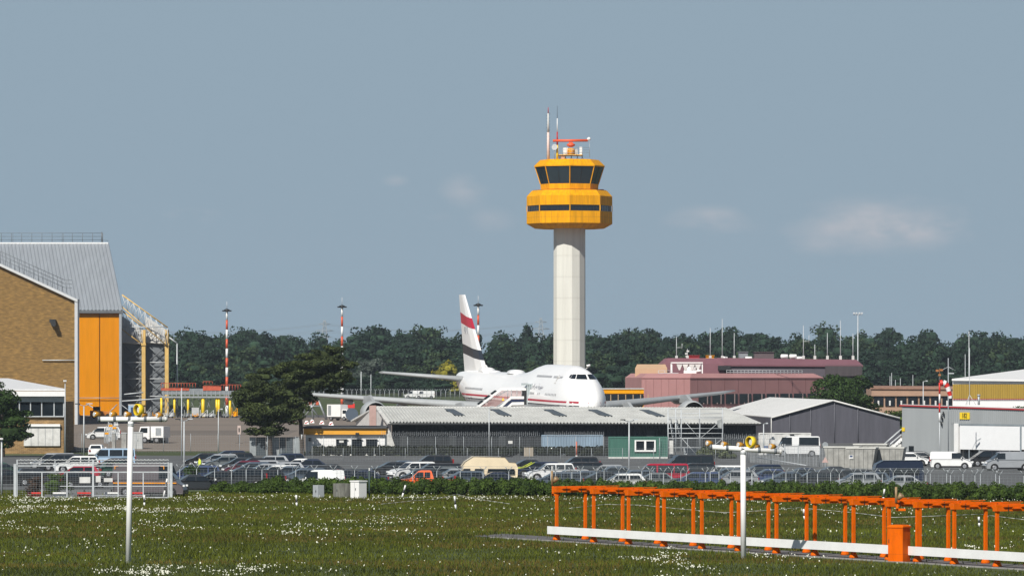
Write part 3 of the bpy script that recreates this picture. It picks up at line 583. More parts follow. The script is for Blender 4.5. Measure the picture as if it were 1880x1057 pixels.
for a,b,c,d in((x0-.12,x1+.12,z0-.14,z0+.05),(x0-.12,x1+.12,z1-.05,z1+.08),(x0-.12,x0+.06,z0+.05,z1-.05),(x1-.06,x1+.12,z0+.05,z1-.05),((x0+x1)/2-.12,(x0+x1)/2+.12,z0+.05,z1-.05)): m.bb(a,b,574.78,574.89,c,d)
m.build('window_frame',WHITE,t,True); m=MB(); m.bb(X(1117,575),X(1226,575),574.7,577,0,.2); m.build('plinth',DIRTYWHITE,t,True)
ribbox('white_container','long white container box behind the white police van','container',1393,1489,600,0,Z(794,600),2.4,DIRTYWHITE,3)
# tent
t=thing('storage_tent','large tent hall with white ribbed roof and dark grey gable','tent hall',(X(1530,640),640,.8))
D=640; A=lambda px,py,d=0:Vector((X(px,D),D,Z(py,D)))+Vector((-.0485,1,0))*d
TG=M('dark_tarpaulin',(.070,.070,.088),.6,var=.12,scale=.5,st=(3,1,.3),bump=.5,bs=1.5); TW=M('white_tarpaulin',(.72,.72,.70),.55,var=.05,scale=.3)
e0,pk,e1=A(1416,767),A(1530,735.5),A(1652,768); g0=Vector((e0.x,640,gz(640)-.2)); g1=Vector((e1.x,640,gz(640)-.2))
m=MB(); m.add([g0,g1,e1,pk,e0],[(0,1,2,3,4)]); m.build('gable_wall',TG,t,True)
off=Vector((-.0485*82,82,0)); m=MB(); m.add([g0,e0,e0+off,g0+off],[(0,1,2,3)]); m.add([g1,e1,e1+off,g1+off],[(0,3,2,1)]); m.add([g0+off,g1+off,e1+off,pk+off,e0+off],[(0,1,2,3,4)]); m.build('side_wall',TG,t,True)
m=MB(); f=Vector((0,-.35,.03)); m.slab(e0+f,pk+f,pk+off,e0+off,-.12); m.slab(pk+f,e1+f,e1+off,pk+off,-.12); m.build('roof',TW,t,True)
for k in range(1,17): m=MB(); q0=e0+off*k/17; q1=pk+off*k/17; m.cyl(q0+Vector((0,0,.1)),q1+Vector((0,0,.1)),.07,n=4); m.build('roof_rib',M('roof_rib_grey',(.30,.31,.31),.6),t,True)
m=MB()
for px in(1532,1575,1488,1450): m.cyl((X(px,D),639.9,.8),(X(px,D),639.9,Z({1532:737,1575:748,1488:747,1450:757}[px],D)),.05,n=5)
m.build('gable_post',M('tent_seam',(.13,.135,.16),.6),t,True)
m=MB(); m.cyl(e0+Vector((0,-.1,0)),Vector((e0.x,639.9,.8)),.07,n=5); m.cyl(e0+f,pk+f,.09,n=5); m.cyl(pk+f,e1+f,.09,n=5); m.build('edge_trim',DIRTYWHITE,t,True)
# right hand shed with number plate
LA=Vector((X(1656,545),545,0)); LB=Vector((X(1960,520),520,0)); ld=(LB-LA)
def onw(px,z_,off_=0):
    k=(px-CX)/F; s=(k*LA.y-LA.x)/(ld.x-k*ld.y); p=LA+ld*s; n_=Vector((ld.y,-ld.x,0)).normalized(); n_=-n_ if n_.y>0 else n_; p+=n_*off_; p.z=z_; return p
WG=M('grey_shed_cladding',(.29,.31,.32),.55,var=.06,scale=.3,st=(2,2,.2)); zt=Z(744,545)
ZT=lambda p: Z(743+(p-1656)*.033,onw(p,0).y)
t=thing('maintenance_shed','grey ribbed workshop with red roof edge and numbered yellow plate','workshop',tuple(LA))
bk=Vector((1.5,14,0))
m=MB(); 
def wall(m,p0,p1,z0,z1,nr,off_=0,amp=.06): f_=z1 if callable(z1) else (lambda p:z1); a=onw(p0,z0,off_);b=onw(p1,z0,off_);c=onw(p1,f_(p1),off_);d=onw(p0,f_(p0),off_); (m.corr(a,b,c,d,nr,amp) if nr else m.quad(a,b,c,d))
wall(m,1656,1746,-.1,ZT,46,0,.035); wall(m,1746,1960,Z(778,535),ZT,58,0,.09); wall(m,1746,1753,-.1,Z(778,520),3,0,.09)
a=onw(1656,-.1);b=a+bk; m.quad(b,a,Vector((a.x,a.y,zt)),Vector((b.x,b.y,zt))); m.build('wall',WG,t,True)
m=MB(); a=onw(1654,ZT(1654),.15);b=onw(1965,ZT(1965),.15); m.slab(a,b,b+bk,a+bk,.12); m.build('roof',DIRTYWHITE,t,True)
m=MB(); m.slab(onw(1654,ZT(1654)-.12,.2),onw(1965,ZT(1965)-.12,.2),onw(1965,ZT(1965)+.02,.2),onw(1654,ZT(1654)+.02,.2),.06); m.build('roof_trim',M('red_trim',(.42,.022,.025),.5,var=.05),t,True)
m=MB(); m.slab(onw(1753,-.1,.12),onw(1760.5,-.1,.12),onw(1760.5,Z(777,536),.12),onw(1753,Z(777,536),.12),.3); m.build('door_post',WHITE,t,True)
m=MB(); m.slab(onw(1762.5,Z(824.5,535),.02),onw(1873,Z(824.5,535),.02),onw(1873,Z(781,535),.02),onw(1762.5,Z(781,535),.02),.1); m.build('roller_door',M('roller_door_white',(.78,.79,.80),.5,var=.02),t,True)
m=MB(); m.slab(onw(1876,Z(824.5,528),.02),onw(1960,Z(824.5,528),.02),onw(1960,Z(781,528),.02),onw(1876,Z(781,528),.02),.1); m.build('roller_door',MATS['roller_door_white'],t,True)
m=MB(); m.quad(onw(1760,-.1,-.3),onw(1960,-.1,-.3),onw(1960,Z(777,535),-.3),onw(1760,Z(777,535),-.3)); m.build('glazing',GLASS,t,True)
m=MB()
for px in(1779,1797.5,1816.5,1835,1853,1874): m.slab(onw(px-.8,-.05,.0),onw(px+.8,-.05,.0),onw(px+.8,Z(824,535),.0),onw(px-.8,Z(824,535),.0),.06)
m.slab(onw(1873.2,0,.06),onw(1875.8,0,.06),onw(1875.8,Z(778,533),.06),onw(1873.2,Z(778,533),.06),.05); m.slab(onw(1760.5,Z(780.5,535),.05),onw(1960,Z(780.5,535),.05),onw(1960,Z(777,535),.05),onw(1760.5,Z(777,535),.05),.05)
m.build('glazing_bar',M('glazing_bar_grey',(.25,.29,.32),.5),t,True)
m=MB(); m.slab(onw(1669,Z(829,540),.05),onw(1678,Z(829,540),.05),onw(1678,Z(819,540),.05),onw(1669,Z(819,540),.05),.05); m.build('window',GLASS,t,True)
def textobj(s,size,mat,name,parent,origin,xdir,align='CENTER',ext=.01,sx=1):
    c=bpy.data.curves.new(name,'FONT'); c.body=s; c.size=size; c.align_x=align; c.align_y='CENTER'; c.extrude=ext; o=bpy.data.objects.new('tmp',c)
    bpy.context.scene.collection.objects.link(o); dg=bpy.context.evaluated_depsgraph_get(); me=bpy.data.meshes.new_from_object(o.evaluated_get(dg)); bpy.data.objects.remove(o)
    x=Vector(xdir).normalized(); zv=Vector((0,0,1)); nrm=x.cross(zv); mm=Matrix((( x.x*sx,zv.x,nrm.x,origin[0]),(x.y*sx,zv.y,nrm.y,origin[1]),(x.z*sx,zv.z,nrm.z,origin[2]),(0,0,0,1)))
    me.transform(pmat(parent).inverted()@mm); me.materials.clear(); me.materials.append(mat); o=bpy.data.objects.new(name,me); COL.objects.link(o); o.parent=parent; return o
D2=536; m=MB(); m.slab(onw(1764,Z(769,D2),.16),onw(1782,Z(769,D2),.16),onw(1782,Z(756.5,D2),.16),onw(1764,Z(756.5,D2),.16),.05); pl_=m.build('number_plate',YEL,t,True)
textobj('182',.74,BLACK,'lettering',t,onw(1773,Z(762.7,D2),.19),ld,sx=.85)
m=MB(); m.slab(onw(1657,Z(791,545),.1),onw(1662,Z(791,545),.1),onw(1662,Z(784,545),.1),onw(1657,Z(784,545),.1),.04); m.build('small_plate',YEL,t,True)
m=MB(); 
for px,pz in((1735,758),(1732,766),(1731,776)): q=onw(px,Z(pz,538),.25); m.box(q,(.1,.5,.35)); m.cyl(q,onw(1730,Z(pz+4,538),.1),.04)
m.build('wall_lamp',DARK,t,True)
# ochre hall
D=660; t=thing('ochre_hall','white and ochre clad hall with low white roof at the right edge','hall',(X(1820,D),D,1)); hx=lambda px:X(px,D); hzz=lambda py:Z(py,D)
m=MB(); m.prism([(hx(1749),0),(hx(2050),0),(hx(2050),hzz(696)),(hx(1749),hzz(696))],660,690,shear=(3.2,0)); m.build('wall',WHITE,t,True)
m=MB(); m.corr((hx(1749),659.9,hzz(731.5)),(hx(2050),659.9,hzz(731.5)),(hx(2050),659.9,hzz(705)),(hx(1749),659.9,hzz(705)),72,.07); m.build('cladding',M('ochre_cladding',(.36,.24,.035),.55,var=.08,scale=.4,st=(3,1,.3)),t,True)
m=MB(); m.slab((hx(1747),659.5,hzz(695)),(hx(2050),659.5,hzz(698)),(hx(2000),690,Z(668,690)),(X(1840,690),690,Z(683,690)),.25); m.build('roof',WHITE,t,True)
m=MB(); m.bb(hx(1748.5),hx(2050),659.8,659.86,hzz(733),hzz(732)); m.build('trim',MATS['red_trim'],t,True)
# peach and pink blocks
PINK=M('pink_render',(.40,.205,.20),.8,var=.06,scale=.2); PINKD=M('mauve_cladding',(.20,.085,.105),.75,var=.07,scale=.2); SLATE=M('slate_violet_cladding',(.080,.068,.085),.75,var=.08,scale=.2); PEACH2=M('peach_office_render',(.36,.235,.165),.8,var=.1,scale=.3); PEACH=M('peach_render',(.50,.33,.205),.8,var=.06,scale=.2)
def block(m,fp,z0,z1,z2,ins,mi=None):      # footprint, wall to z1, chamfered edge up to z2
    c=Vector((sum(p[0] for p in fp)/len(fp),sum(p[1] for p in fp)/len(fp)))
    top=[((Vector(p)-c)*(1-ins/((Vector(p)-c).length))+c) for p in fp]
    r0=[(p[0],p[1],z0) for p in fp]; r1=[(p[0],p[1],z1) for p in fp]; r2=[(p.x,p.y,z2) for p in top]
    m.ring([r0,r1,r2],True,False,mi)
t=thing('orange_building','low orange building with window row behind the aircraft nose','building',(X(1140,880),880,1)); D=880
m=MB(); m.bb(X(1085,D),X(1182,D),880,892,.8,Z(722,D)); m.bb(X(1085,D),X(1182,D),879.8,892.2,Z(722,D)+.003,Z(714,D)); m.build('wall',AMBER,t,True)
m=MB(); m.bb(X(1084,D),X(1182.4,D),879.6,892.4,Z(714,D)+.003,Z(712.6,D)); m.build('roof',DIRTYWHITE,t,True)
m=MB(); m.bb(X(1086,D),X(1181,D),879.75,879.95,Z(735,D),Z(723.5,D)); m.build('window',GLASS,t,True)
m=MB()
for k in range(8): m.bb(X(1093+k*13.7,D),X(1094.6+k*13.7,D),879.55,879.74,Z(735,D),Z(723.5,D))
m.build('mullion',M('mullion_tan',(.38,.27,.16),.6),t,True)
t=thing('peach_building','peach coloured block behind the left end of the pink building','building',(X(1193,925),925,1)); m=MB(); block(m,[(X(1166,925),925),(X(1225,925),925),(X(1225,960),960),(X(1166,960),960)],.8,Z(676,925),Z(668.5,930),2.2); m.build('wall',PEACH,t,True)
t=thing('pink_building','long pink clad office block behind the right wing','building',(X(1265,893),893,1)); c0=(X(1178,905),905); c1=(X(1267,893),893); c2=(X(1512,925),925); fp=[c0,c1,c2,(c2[0]-3,955),(c0[0]-2,950)]
m=MB(); block(m,fp,.8,Z(693,893),Z(685,895),1.9); m.build('wall',PINK,t,True)
def onl(a,b,px,z_,off_=0):
    k=(px-CX)/F; A_=Vector((a[0],a[1],0)); d_=Vector((b[0]-a[0],b[1]-a[1],0)); s=(k*A_.y-A_.x)/(d_.x-k*d_.y); p=A_+d_*s; n_=Vector((d_.y,-d_.x,0)).normalized(); n_=-n_ if n_.y>0 else n_; p+=n_*off_; p.z=z_; return p
def lq(m,a,b,p0,p1,z0,z1,off_,th=.06,mi=None): m.slab(onl(a,b,p0,z0,off_),onl(a,b,p1,z0,off_),onl(a,b,p1,z1,off_),onl(a,b,p0,z1,off_),th,mi)
zb,ztt=Z(741,905),Z(722.5,905)
for k in range(9):
    p0=1282+k*25; m=MB(); lq(m,c1,c2,p0,p0+21.5,zb,ztt,.12); w_=m.build('window',GLASS,t,True)
    m=MB(); lq(m,c1,c2,p0+8,p0+9.5,zb,ztt-1.6,.2); lq(m,c1,c2,p0+15,p0+16.5,zb,ztt,.2); m.build('mullion',M('pink_mullion',(.36,.27,.26),.7),t,True)
JP=M('joint_pink',(.24,.12,.12),.8)
for k in range(10): m=MB(); lq(m,c1,c2,1280+k*24.8,1280.4+k*24.8,Z(720,905),Z(694,905),.05,.04); m.build('panel_joint',JP,t,True)
for k in range(6): m=MB(); lq(m,c0,c1,1186+k*14,1186.3+k*14,2,Z(694,900),.05,.04); m.build('panel_joint',JP,t,True)
m=MB(); lq(m,c1,c2,1266,1512,Z(694.5,905),Z(693.5,905),.1,.08); lq(m,c0,c1,1177.5,1267,Z(694.5,905),Z(693.2,905),.1,.08); m.build('cornice',M('cornice_rose',(.33,.15,.15),.7),t,True)
m=MB(); 
for k in range(22): p=1334+k*6.6; m.cyl((X(p,915),915,Z(687,915)),(X(p,915),915,Z(679,915)),.05,n=4)
for py in(679,683): m.cyl((X(1334,915),915,Z(py,915)),(X(1473,915),915,Z(py,915)),.05,n=4)
m.build('roof_railing',GALVL,t,True)
t=thing('roof_chiller','white framed cooling unit on the pink building roof','cooling unit',(X(1261,912),912,Z(686,912))); D=912
m=MB()
for px in(1233,1289): m.bb(X(px-1,D),X(px+1,D),911,911.3,Z(686,D),Z(665,D)); m.bb(X(px-1,D),X(px+1,D),915,915.3,Z(686,D),Z(665,D))
m.bb(X(1232,D),X(1290,D),910.8,915.5,Z(666.5,D),Z(664.5,D)); m.build('frame',WHITE,t,True)
m=MB()
for c in(1247,1258,1270,1281): m.add([(X(c-6,D),911,Z(667,D)),(X(c+6,D),911,Z(667,D)),(X(c+1.2,D),911,Z(679,D)),(X(c-1.2,D),911,Z(679,D)),(X(c-6,D),915,Z(667,D)),(X(c+6,D),915,Z(667,D)),(X(c+1.2,D),915,Z(679,D)),(X(c-1.2,D),915,Z(679,D))],[(0,1,2,3),(7,6,5,4),(0,3,7,4),(1,5,6,2),(3,2,6,7)])
m.build('coil',DIRTYWHITE,t,True)
m=MB(); m.cyl((X(1256,D),911.6,Z(677,D)),(X(1277,D),911.6,Z(677,D)),.55,n=10); m.bb(X(1255,D),X(1278,D),911,912,Z(685,D),Z(680,D)); m.cyl((X(1283,D),911,Z(683,D)),(X(1283,D),911.1,Z(679,D)),.5); m.build('compressor',WHITE,t,True)
m=MB(); m.bb(X(1208,D),X(1245,D),910,911,Z(685,D),Z(684,D)); [m.cyl((X(p,D),910,Z(687,D)),(X(p,D),910,Z(680,D)),.06,n=4) for p in(1208,1220,1232)]; m.cyl((X(1208,D),910,Z(680,D)),(X(1232,D),910,Z(680,D)),.06,n=4); m.build('railing',GALVL,t,True)
t=thing('mauve_building','long mauve and slate clad block behind the pink building','building',(X(1400,960),960,1)); D=960
m=MB(); block(m,[(X(1217,D),D),(X(1330,D),D),(X(1330,D)-1,D+30),(X(1217,D),D+30)],.8,Z(667,D),Z(657,D+2),3.2); m.build('red_wing',PINKD,t,True)
m=MB(); block(m,[(X(1322,D),D+2),(X(1584,D),D+2),(X(1584,D),D+30),(X(1322,D),D+30)],.8,Z(669,D),Z(668.9,D),.01); m.build('wall',SLATE,t,True)
m=MB(); m.slab((X(1320,D),961.5,Z(669,D)),(X(1585.5,D),961.5,Z(670.5,D)),(X(1578,D),968,Z(660,968)),(X(1320,D),968,Z(656.5,968)),.3); m.bb(X(1320,D),X(1578,D),968,988,Z(662,968),Z(660,968)); m.build('roof',PINKD,t,True)
m=MB(); m.bb(X(1516,D),X(1584,D),961.5,961.9,Z(690,D),Z(671.5,D)); m.build('louvre',M('louvre_brown',(.055,.045,.05),.7,var=.2,scale=1,st=(3,1,.2)),t,True)
m=MB(); m.bb(X(1318,D),X(1341,D),959,961.8,Z(679,D),Z(671,D)); m.build('recess',DARK,t,True)
for nm,lab,cat,a,b,p0,p1,mt in(('roof_box','low dark red box on the mauve roof left end','roof box',1263,1284,653,658,MATS['red_trim']),('roof_box','small orange box beside the slim masts on the mauve roof','roof box',1297,1311,653,658.5,AMBER),('roof_plant_room','grey plant room on the mauve building roof','plant room',1357,1373,646,659,GREYP),('roof_plant_room','wide brownish plant room on the mauve building roof','plant room',1385,1421,646.5,659,M('brown_violet_panel',(.10,.075,.08),.7))):
    t=thing(nm,lab,cat,(X((a+b)/2,975),975,Z(661,975))); m=MB(); m.bb(X(a,975),X(b,975),975,979,Z(661,975),Z(p0,975)); m.build('housing',mt,t,True); m=MB(); m.bb(X(a-1,975),X(b+1,975),974.7,979.3,Z(p0,975)+.003,Z(p0-.9,975)); m.build('lid',mt,t,True)
for i,(a,b) in enumerate(((1433,1447),(1449,1463),(1368,1381),(1462,1474),(1325,1336))):
    D=972; t=thing('roof_tank',('white roof tank, left of a touching pair on the mauve roof','white roof tank, right of a touching pair on the mauve roof','small white roof tank between the two plant rooms','low white roof vent right of the tank pair','low white roof vent below the tallest left mast')[i],'roof tank',(X((a+b)/2,D),D,Z(662,D))); r=.42 if i<2 else .3; zc=Z(653 if i<2 else 656,D)-.1
    m=MB(); m.ring([[(X(a,D)+(X(b,D)-X(a,D))*u,D+rr*r*math.cos(th*.7854),zc+rr*r*math.sin(th*.7854)) for th in range(8)] for u,rr in((0,.5),(.08,1),(.92,1),(1,.5))],True,True); m.build('tank',WHITE,t,True); m=MB(); m.bb(X(a+2,D),X(a+3,D),971.7,972.3,Z(662,D),zc-.2); m.bb(X(b-3,D),X(b-2,D),971.7,972.3,Z(662,D),zc-.2); m.build('bracket',GALV,t,True)
for i,(px,pt,lab) in enumerate(((1242,618,'slim mast with small arms, leftmost on the mauve roof'),(1262,640,'short aerial with box heads left of the orange roof box'),(1304,602,'slender white mast over the orange roof box'),(1326,585,'tallest white mast on the left half of the mauve roof'),(1348,611,'white mast with thick foot right of the tallest left mast'),(1475,597,'mast with a side bracket right of the roof tanks'),(1496,632,'short thin aerial right of the bracket mast'),(1519,611,'white mast midway on the right part of the mauve roof'),(1543,588,'tall white mast left of the floodlight mast'),(1566,612,'thin pale mast immediately left of the floodlight mast'))):
    D=970; t,h=mast('antenna_mast',lab,'antenna mast',px,D,pt,.09,GALVL,base=Z(662,D)); m=MB(); m.box((0,0,.5),(.5,.5,1)); m.build('foot',DIRTYWHITE,t)
    if px in(1242,1475): m=MB(); m.cyl((0,0,h*.55),(1.1,0,h*.55),.06,n=4); m.cyl((1.1,0,h*.5),(1.1,0,h*.72),.07,n=4); m.build('arm',GALVL,t)
    if px==1262:
        m=MB(); [m.box((random.uniform(-.3,.3),0,z_),(.5,.3,.3)) for z_ in(.9,1.4,1.9)]; m.build('aerial_box',DIRTYWHITE,t)
t,h=mast('floodlight_mast','tall pale floodlight mast behind the right end of the mauve building','floodlight mast',1575,990,577,.15,GALVL); m=MB(); m.bb(-.9,.9,-.1,.1,h-.1,h+.05); m.build('crossbar',GALVL,t)
for x_ in(-.8,-.3,.3,.8): m=MB(); m.box((x_,-.2,h+.25),(.35,.3,.3)); m.build('floodlight',LENS,t)
D=790; t=thing('peach_office','low peach office wing right of the big dark tree','building',(X(1690,D),D,1)); m=MB(); m.bb(X(1600,D),X(1756,D),790,802,.8,Z(711,D)); m.build('wall',PEACH2,t,True)
m=MB(); m.slab((X(1598,D),789.7,Z(711.5,D)),(X(1757,D),789.7,Z(712.5,D)),(X(1757,793),793,Z(708.5,793)),(X(1598,793),793,Z(707.5,793)),.2); m.build('roof_edge',M('rusty_roof_edge',(.30,.17,.12),.8,var=.2),t,True)
for k in range(7): m=MB(); p0=1604+k*21; m.bb(X(p0,D),X(p0+17.5,D),789.8,790.05,Z(745,D),Z(727,D)); m.build('window',GLASS,t,True); m=MB(); m.bb(X(p0+7,D),X(p0+10,D),789.7,789.8,Z(744,D),Z(735,D)); m.build('mullion',DIRTYWHITE,t,True)
m=MB(); m.bb(X(1598,D),X(1757,D),789.6,790.05,Z(726.6,D),Z(724.6,D)); m.build('sill',PEACH2,t,True)
# ================================================================ CONTROL TOWER
D=1000; TX=X(1045.5,D); t=thing('control_tower','tall white control tower with amber octagonal head','control tower',(TX,D,1)); tz=lambda py:Z(py,D)-1
def ngon(r,z,n,ph): return [(r*math.cos(2*math.pi*i/n+ph),r*math.sin(2*math.pi*i/n+ph),z) for i in range(n)]
PH8=-math.pi/2; PH12=-math.pi/2+math.pi/12*.55
SHAFT=M('tower_shaft_white',(.63,.63,.575),.7,var=.07,scale=.8,st=(1.5,1.5,.06))
m=MB(); m.ring([ngon(3.32,0,12,PH12),ngon(3.27,tz(418),12,PH12)],True,False); 
m.build('shaft',SHAFT,t)
for k in range(9): m=MB(); zz=3+k*4.3; m.ring([ngon(3.335,zz,12,PH12),ngon(3.335,zz+.035,12,PH12)],False,False); m.build('shaft_joint',M('shaft_joint_grey',(.615,.61,.555),.8),t)
R8=78.5/9
m=MB(); m.ring([ngon(7.0,tz(420),8,PH8),ngon(R8,tz(411),8,PH8),ngon(R8,tz(389),8,PH8)],True,False); m.ring([ngon(R8,tz(378),8,PH8),ngon(R8,tz(361),8,PH8),ngon(7.65,tz(350.5),8,PH8)],True,False); m.build('lower_deck',TOWERY,t)
m=MB(); m.ring([ngon(R8-.25,tz(389.2),8,PH8),ngon(R8-.25,tz(377.8),8,PH8)],False,False); m.build('window_band',GLASS,t)
DKS=M('panel_seam',(.38,.14,.004),.7,var=.05)
def posts(nm,mat,*a):
    class Q:
        def cyl(self,*b,**k): q=MB(); q.cyl(*b,**k); q.build(nm,mat,t)
    edges(Q(),*a)
def edges(m,r0,z0,r1,z1,n,ph,sub,th,outo=.03):       # vertical members on an octagon's faces
    a=ngon(r0+outo,z0,n,ph); b=ngon(r1+outo,z1,n,ph)
    for i in range(n):
        for k in range(sub[0],sub[1]):
            u=k/sub[1]; p=Vector(a[i]).lerp(Vector(a[(i+1)%n]),u); q=Vector(b[i]).lerp(Vector(b[(i+1)%n]),u); m.cyl(p,q,th,n=4,caps=False)
m=MB(); edges(m,R8,tz(410.5),R8,tz(390),8,PH8,(0,5),.035,-.01); edges(m,R8,tz(377.5),R8,tz(361.5),8,PH8,(0,5),.035,-.01); edges(m,R8,tz(361),7.65,tz(350.6),8,PH8,(0,5),.03,-.01); edges(m,7.0,tz(420),R8,tz(411.3),8,PH8,(0,4),.03,-.01)
for zz in(tz(400),): m.ring([ngon(R8+.01,zz,8,PH8),ngon(R8+.01,zz+.04,8,PH8)],False,False)
m.build('panel_seam',DKS,t)
posts('window_mullion',DARK,R8-.2,tz(389),R8-.2,tz(378),8,PH8,(1,5),.04,.02)
posts('corner_post',TOWERY,R8-.04,tz(389),R8-.04,tz(378),8,PH8,(0,1),.14,0)
Rw0,Rw1=5.95,7.08
m=MB(); m.ring([ngon(5.55,tz(350.5)+.02,8,PH8),ngon(5.85,tz(348),8,PH8),ngon(Rw0,tz(338.5),8,PH8)],True,False); m.build('cab_base',TOWERY,t)
m=MB(); m.ring([ngon(Rw0-.05,tz(338.5),8,PH8),ngon(Rw1-.05,tz(306.5),8,PH8)],True,False); m.build('cab_glass',M('cab_glass',(.02,.035,.045),.05,var=.1,scale=.2),t)
posts('cab_post',TOWERY,Rw0-.03,tz(338.5),Rw1-.03,tz(306.5),8,PH8,(0,1),.13,0)
posts('cab_mullion',DARK,Rw0-.02,tz(338.5),Rw1-.02,tz(306.5),8,PH8,(1,2),.05,0)
m=MB(); m.ring([ngon(Rw1+.12,tz(307),8,PH8),ngon(Rw1+.12,tz(305),8,PH8),ngon(5.95,tz(294),8,PH8)],True,False); m.build('cab_roof',TOWERY,t)
m=MB(); edges(m,Rw1+.12,tz(305),5.95,tz(294),8,PH8,(0,6),.03,-.01); m.build('roof_seam',DKS,t)
m=MB(); m.ring([ngon(7.5,tz(351)+.05,8,PH8),ngon(7.5,tz(349.9)+.05,8,PH8)],False,False); m.build('deck_kerb',DKS,t); m=MB(); m.bb(5.7,7.0,-.5,.3,tz(350),tz(347.8)); m.build('roof_unit',DARK,t)
m=MB(); m.ring([ngon(R8-1.6,tz(389.5),8,PH8),ngon(R8-1.6,tz(377.5),8,PH8)],True,False); m.build('inner_wall',DARK,t)
# roof gear: each stands on the tower roof
zr=tz(294)+1
t2=thing('radar_scanner','orange rotating radar bar on an amber pedestal on the tower roof','radar',(X(1048,D),D-1,zr)); h=lambda py:Z(py,D)-zr
m=MB(); m.cyl((-.7,0,h(287)),(-.7+.7,0,h(287)),.01,n=3); m.lathe((0,0,h(286)),[(.75,0),(.75,1.3),(.45,1.45)],12); m.build('pedestal',AMBER,t2)
RO=M('radar_orange',(.72,.10,.03),.5,var=.05)
m=MB(); m.lathe((0,0,h(271)),[(.3,0),(.85,.35),(.85,.6),(.3,.9)],10); m.box((0,0,h(263.5)),(.8,.5,.45)); m.build('turntable',RO,t2)
m=MB(); m.cyl((X(1015,D)-X(1048,D),-.1,h(259)),(X(1079,D)-X(1048,D),-.1,h(258.5)),.26,n=8); m.build('scanner_bar',RO,t2)
m=MB(); m.lathe((X(1081,D)-X(1048,D),-.1,h(259)),[(.05,0),(.4,.2),(.4,.5),(.05,.75)],8); m.build('end_cap',WHITE,t2)
t2=thing('roof_platform','steel platform with railings and trestle legs on the tower roof','platform',(X(1048,D),D,zr)); q=lambda px,py,dy=0:(X(px,D)-X(1048,D),dy,h(py))
m=MB(); m.bb(q(1025,0)[0],q(1069,0)[0],-2.2,2.2,h(286),h(284.5)); m.build('deck',YCOL,t2)
m=MB()
for a in(1026,1036,1047,1058,1067): m.cyl(q(a,294,-2),q(a+3,286,-2),.07,n=4); m.cyl(q(a+4,294,-2),q(a,286,-2),.07,n=4); m.cyl(q(a,294,2),q(a+3,286,2),.07,n=4)
m.build('trestle',DARK,t2)
m=MB()
for a in(1025,1033,1040,1050,1058,1069): m.cyl(q(a,286,-2.2),q(a,272,-2.2),.05,n=4)
for b in(272,276.5,281): m.cyl(q(1025,b,-2.2),q(1082,b,-2.2),.045,n=4)
m.cyl(q(1082,258,-2.2),q(1082,290,-2.2),.05,n=4); m.build('railing',GALV,t2)
m=MB(); m.box((q(1038,0)[0],-.6,h(279)),(.9,.8,1.6)); m.build('equipment_box',WHITE,t2)
m=MB(); m.box((q(1057,0)[0],-.4,h(280)),(.7,.8,1.3)); m.build('equipment_box',DIRTYWHITE,t2)
m=MB(); m.box((q(1066,0)[0],-1,h(279)),(.5,.4,1.9)); m.build('panel_antenna',WHITE,t2)
m=MB(); m.box((q(1034,0)[0],-1.5,h(290)),(1.0,.8,.8)); m.build('motor_box',M('salmon_box',(.5,.3,.2),.6),t2)
t2=thing('dish_antenna','small round grey dish beside the yellow whip antenna on the tower roof','dish',(X(1018,D),D-1.5,zr)); m=MB(); m.cyl((0,0,0),(0,0,2.6),.07,n=5); m.build('post',GALV,t2); m=MB(); m.cyl((0,-.3,h(271)),(.1,0,h(271)),.62,.3,n=14); m.build('dish',GALVL,t2)
def banded(name,label,cat,px,D,segs,base,group=None,dy=0):
    t=thing(name,label,cat,(X(px,D),D+dy,base),0,group); 
    for (a,b,r0_,r1_,mat,nm) in segs: m=MB(); m.cyl((0,0,Z(a,D)-base),(0,0,Z(b,D)-base),r0_,r1_,n=8); m.build(nm,mat,t)
    return t
RW=M('faded_red_white',(.60,.36,.30),.6,var=.3,scale=1.2,st=(.1,.1,1),c2=(.62,.60,.56))
t2=banded('antenna_mast','tapered pale and rust red lattice mast at the left of the tower roof','antenna mast',1006.5,D,[(294,243,.32,.26,RW,'lower_section'),(243,208,.24,.16,DIRTYWHITE,'middle_section'),(208,197,.10,.06,MATS['red_trim'],'tip')],zr,dy=.5)
m=MB()
for k in range(14): m.cyl((-.42,0,1+k*.62),(.42,0,1.15+k*.62),.035,n=4)
m.cyl((0,0,h(208)),(.42,0,h(208)),.06,n=4); m.build('rung',DARK,t2)
banded('whip_antenna','slim whip antenna, yellow at the foot then red, white and dark','antenna',1023,D,[(294,267,.26,.22,YEL,'foot_section'),(267,243,.18,.15,MATS['red_trim'],'red_section'),(243,218,.1,.08,WHITE,'white_section'),(218,195,.045,.03,DARK,'tip')],zr,dy=-1)
t2=thing('tower_sensor','white sensor arm sticking out low on the right of the tower shaft','sensor',(X(1075,D),D-1,tz(668))); m=MB(); m.cyl((0,0,0),(.9,-.2,.6),.09); m.build('arm',WHITE,t2); m=MB(); m.cyl((0.2,-.2,.6),(.95,-.2,.75),.25); m.build('head',WHITE,t2)
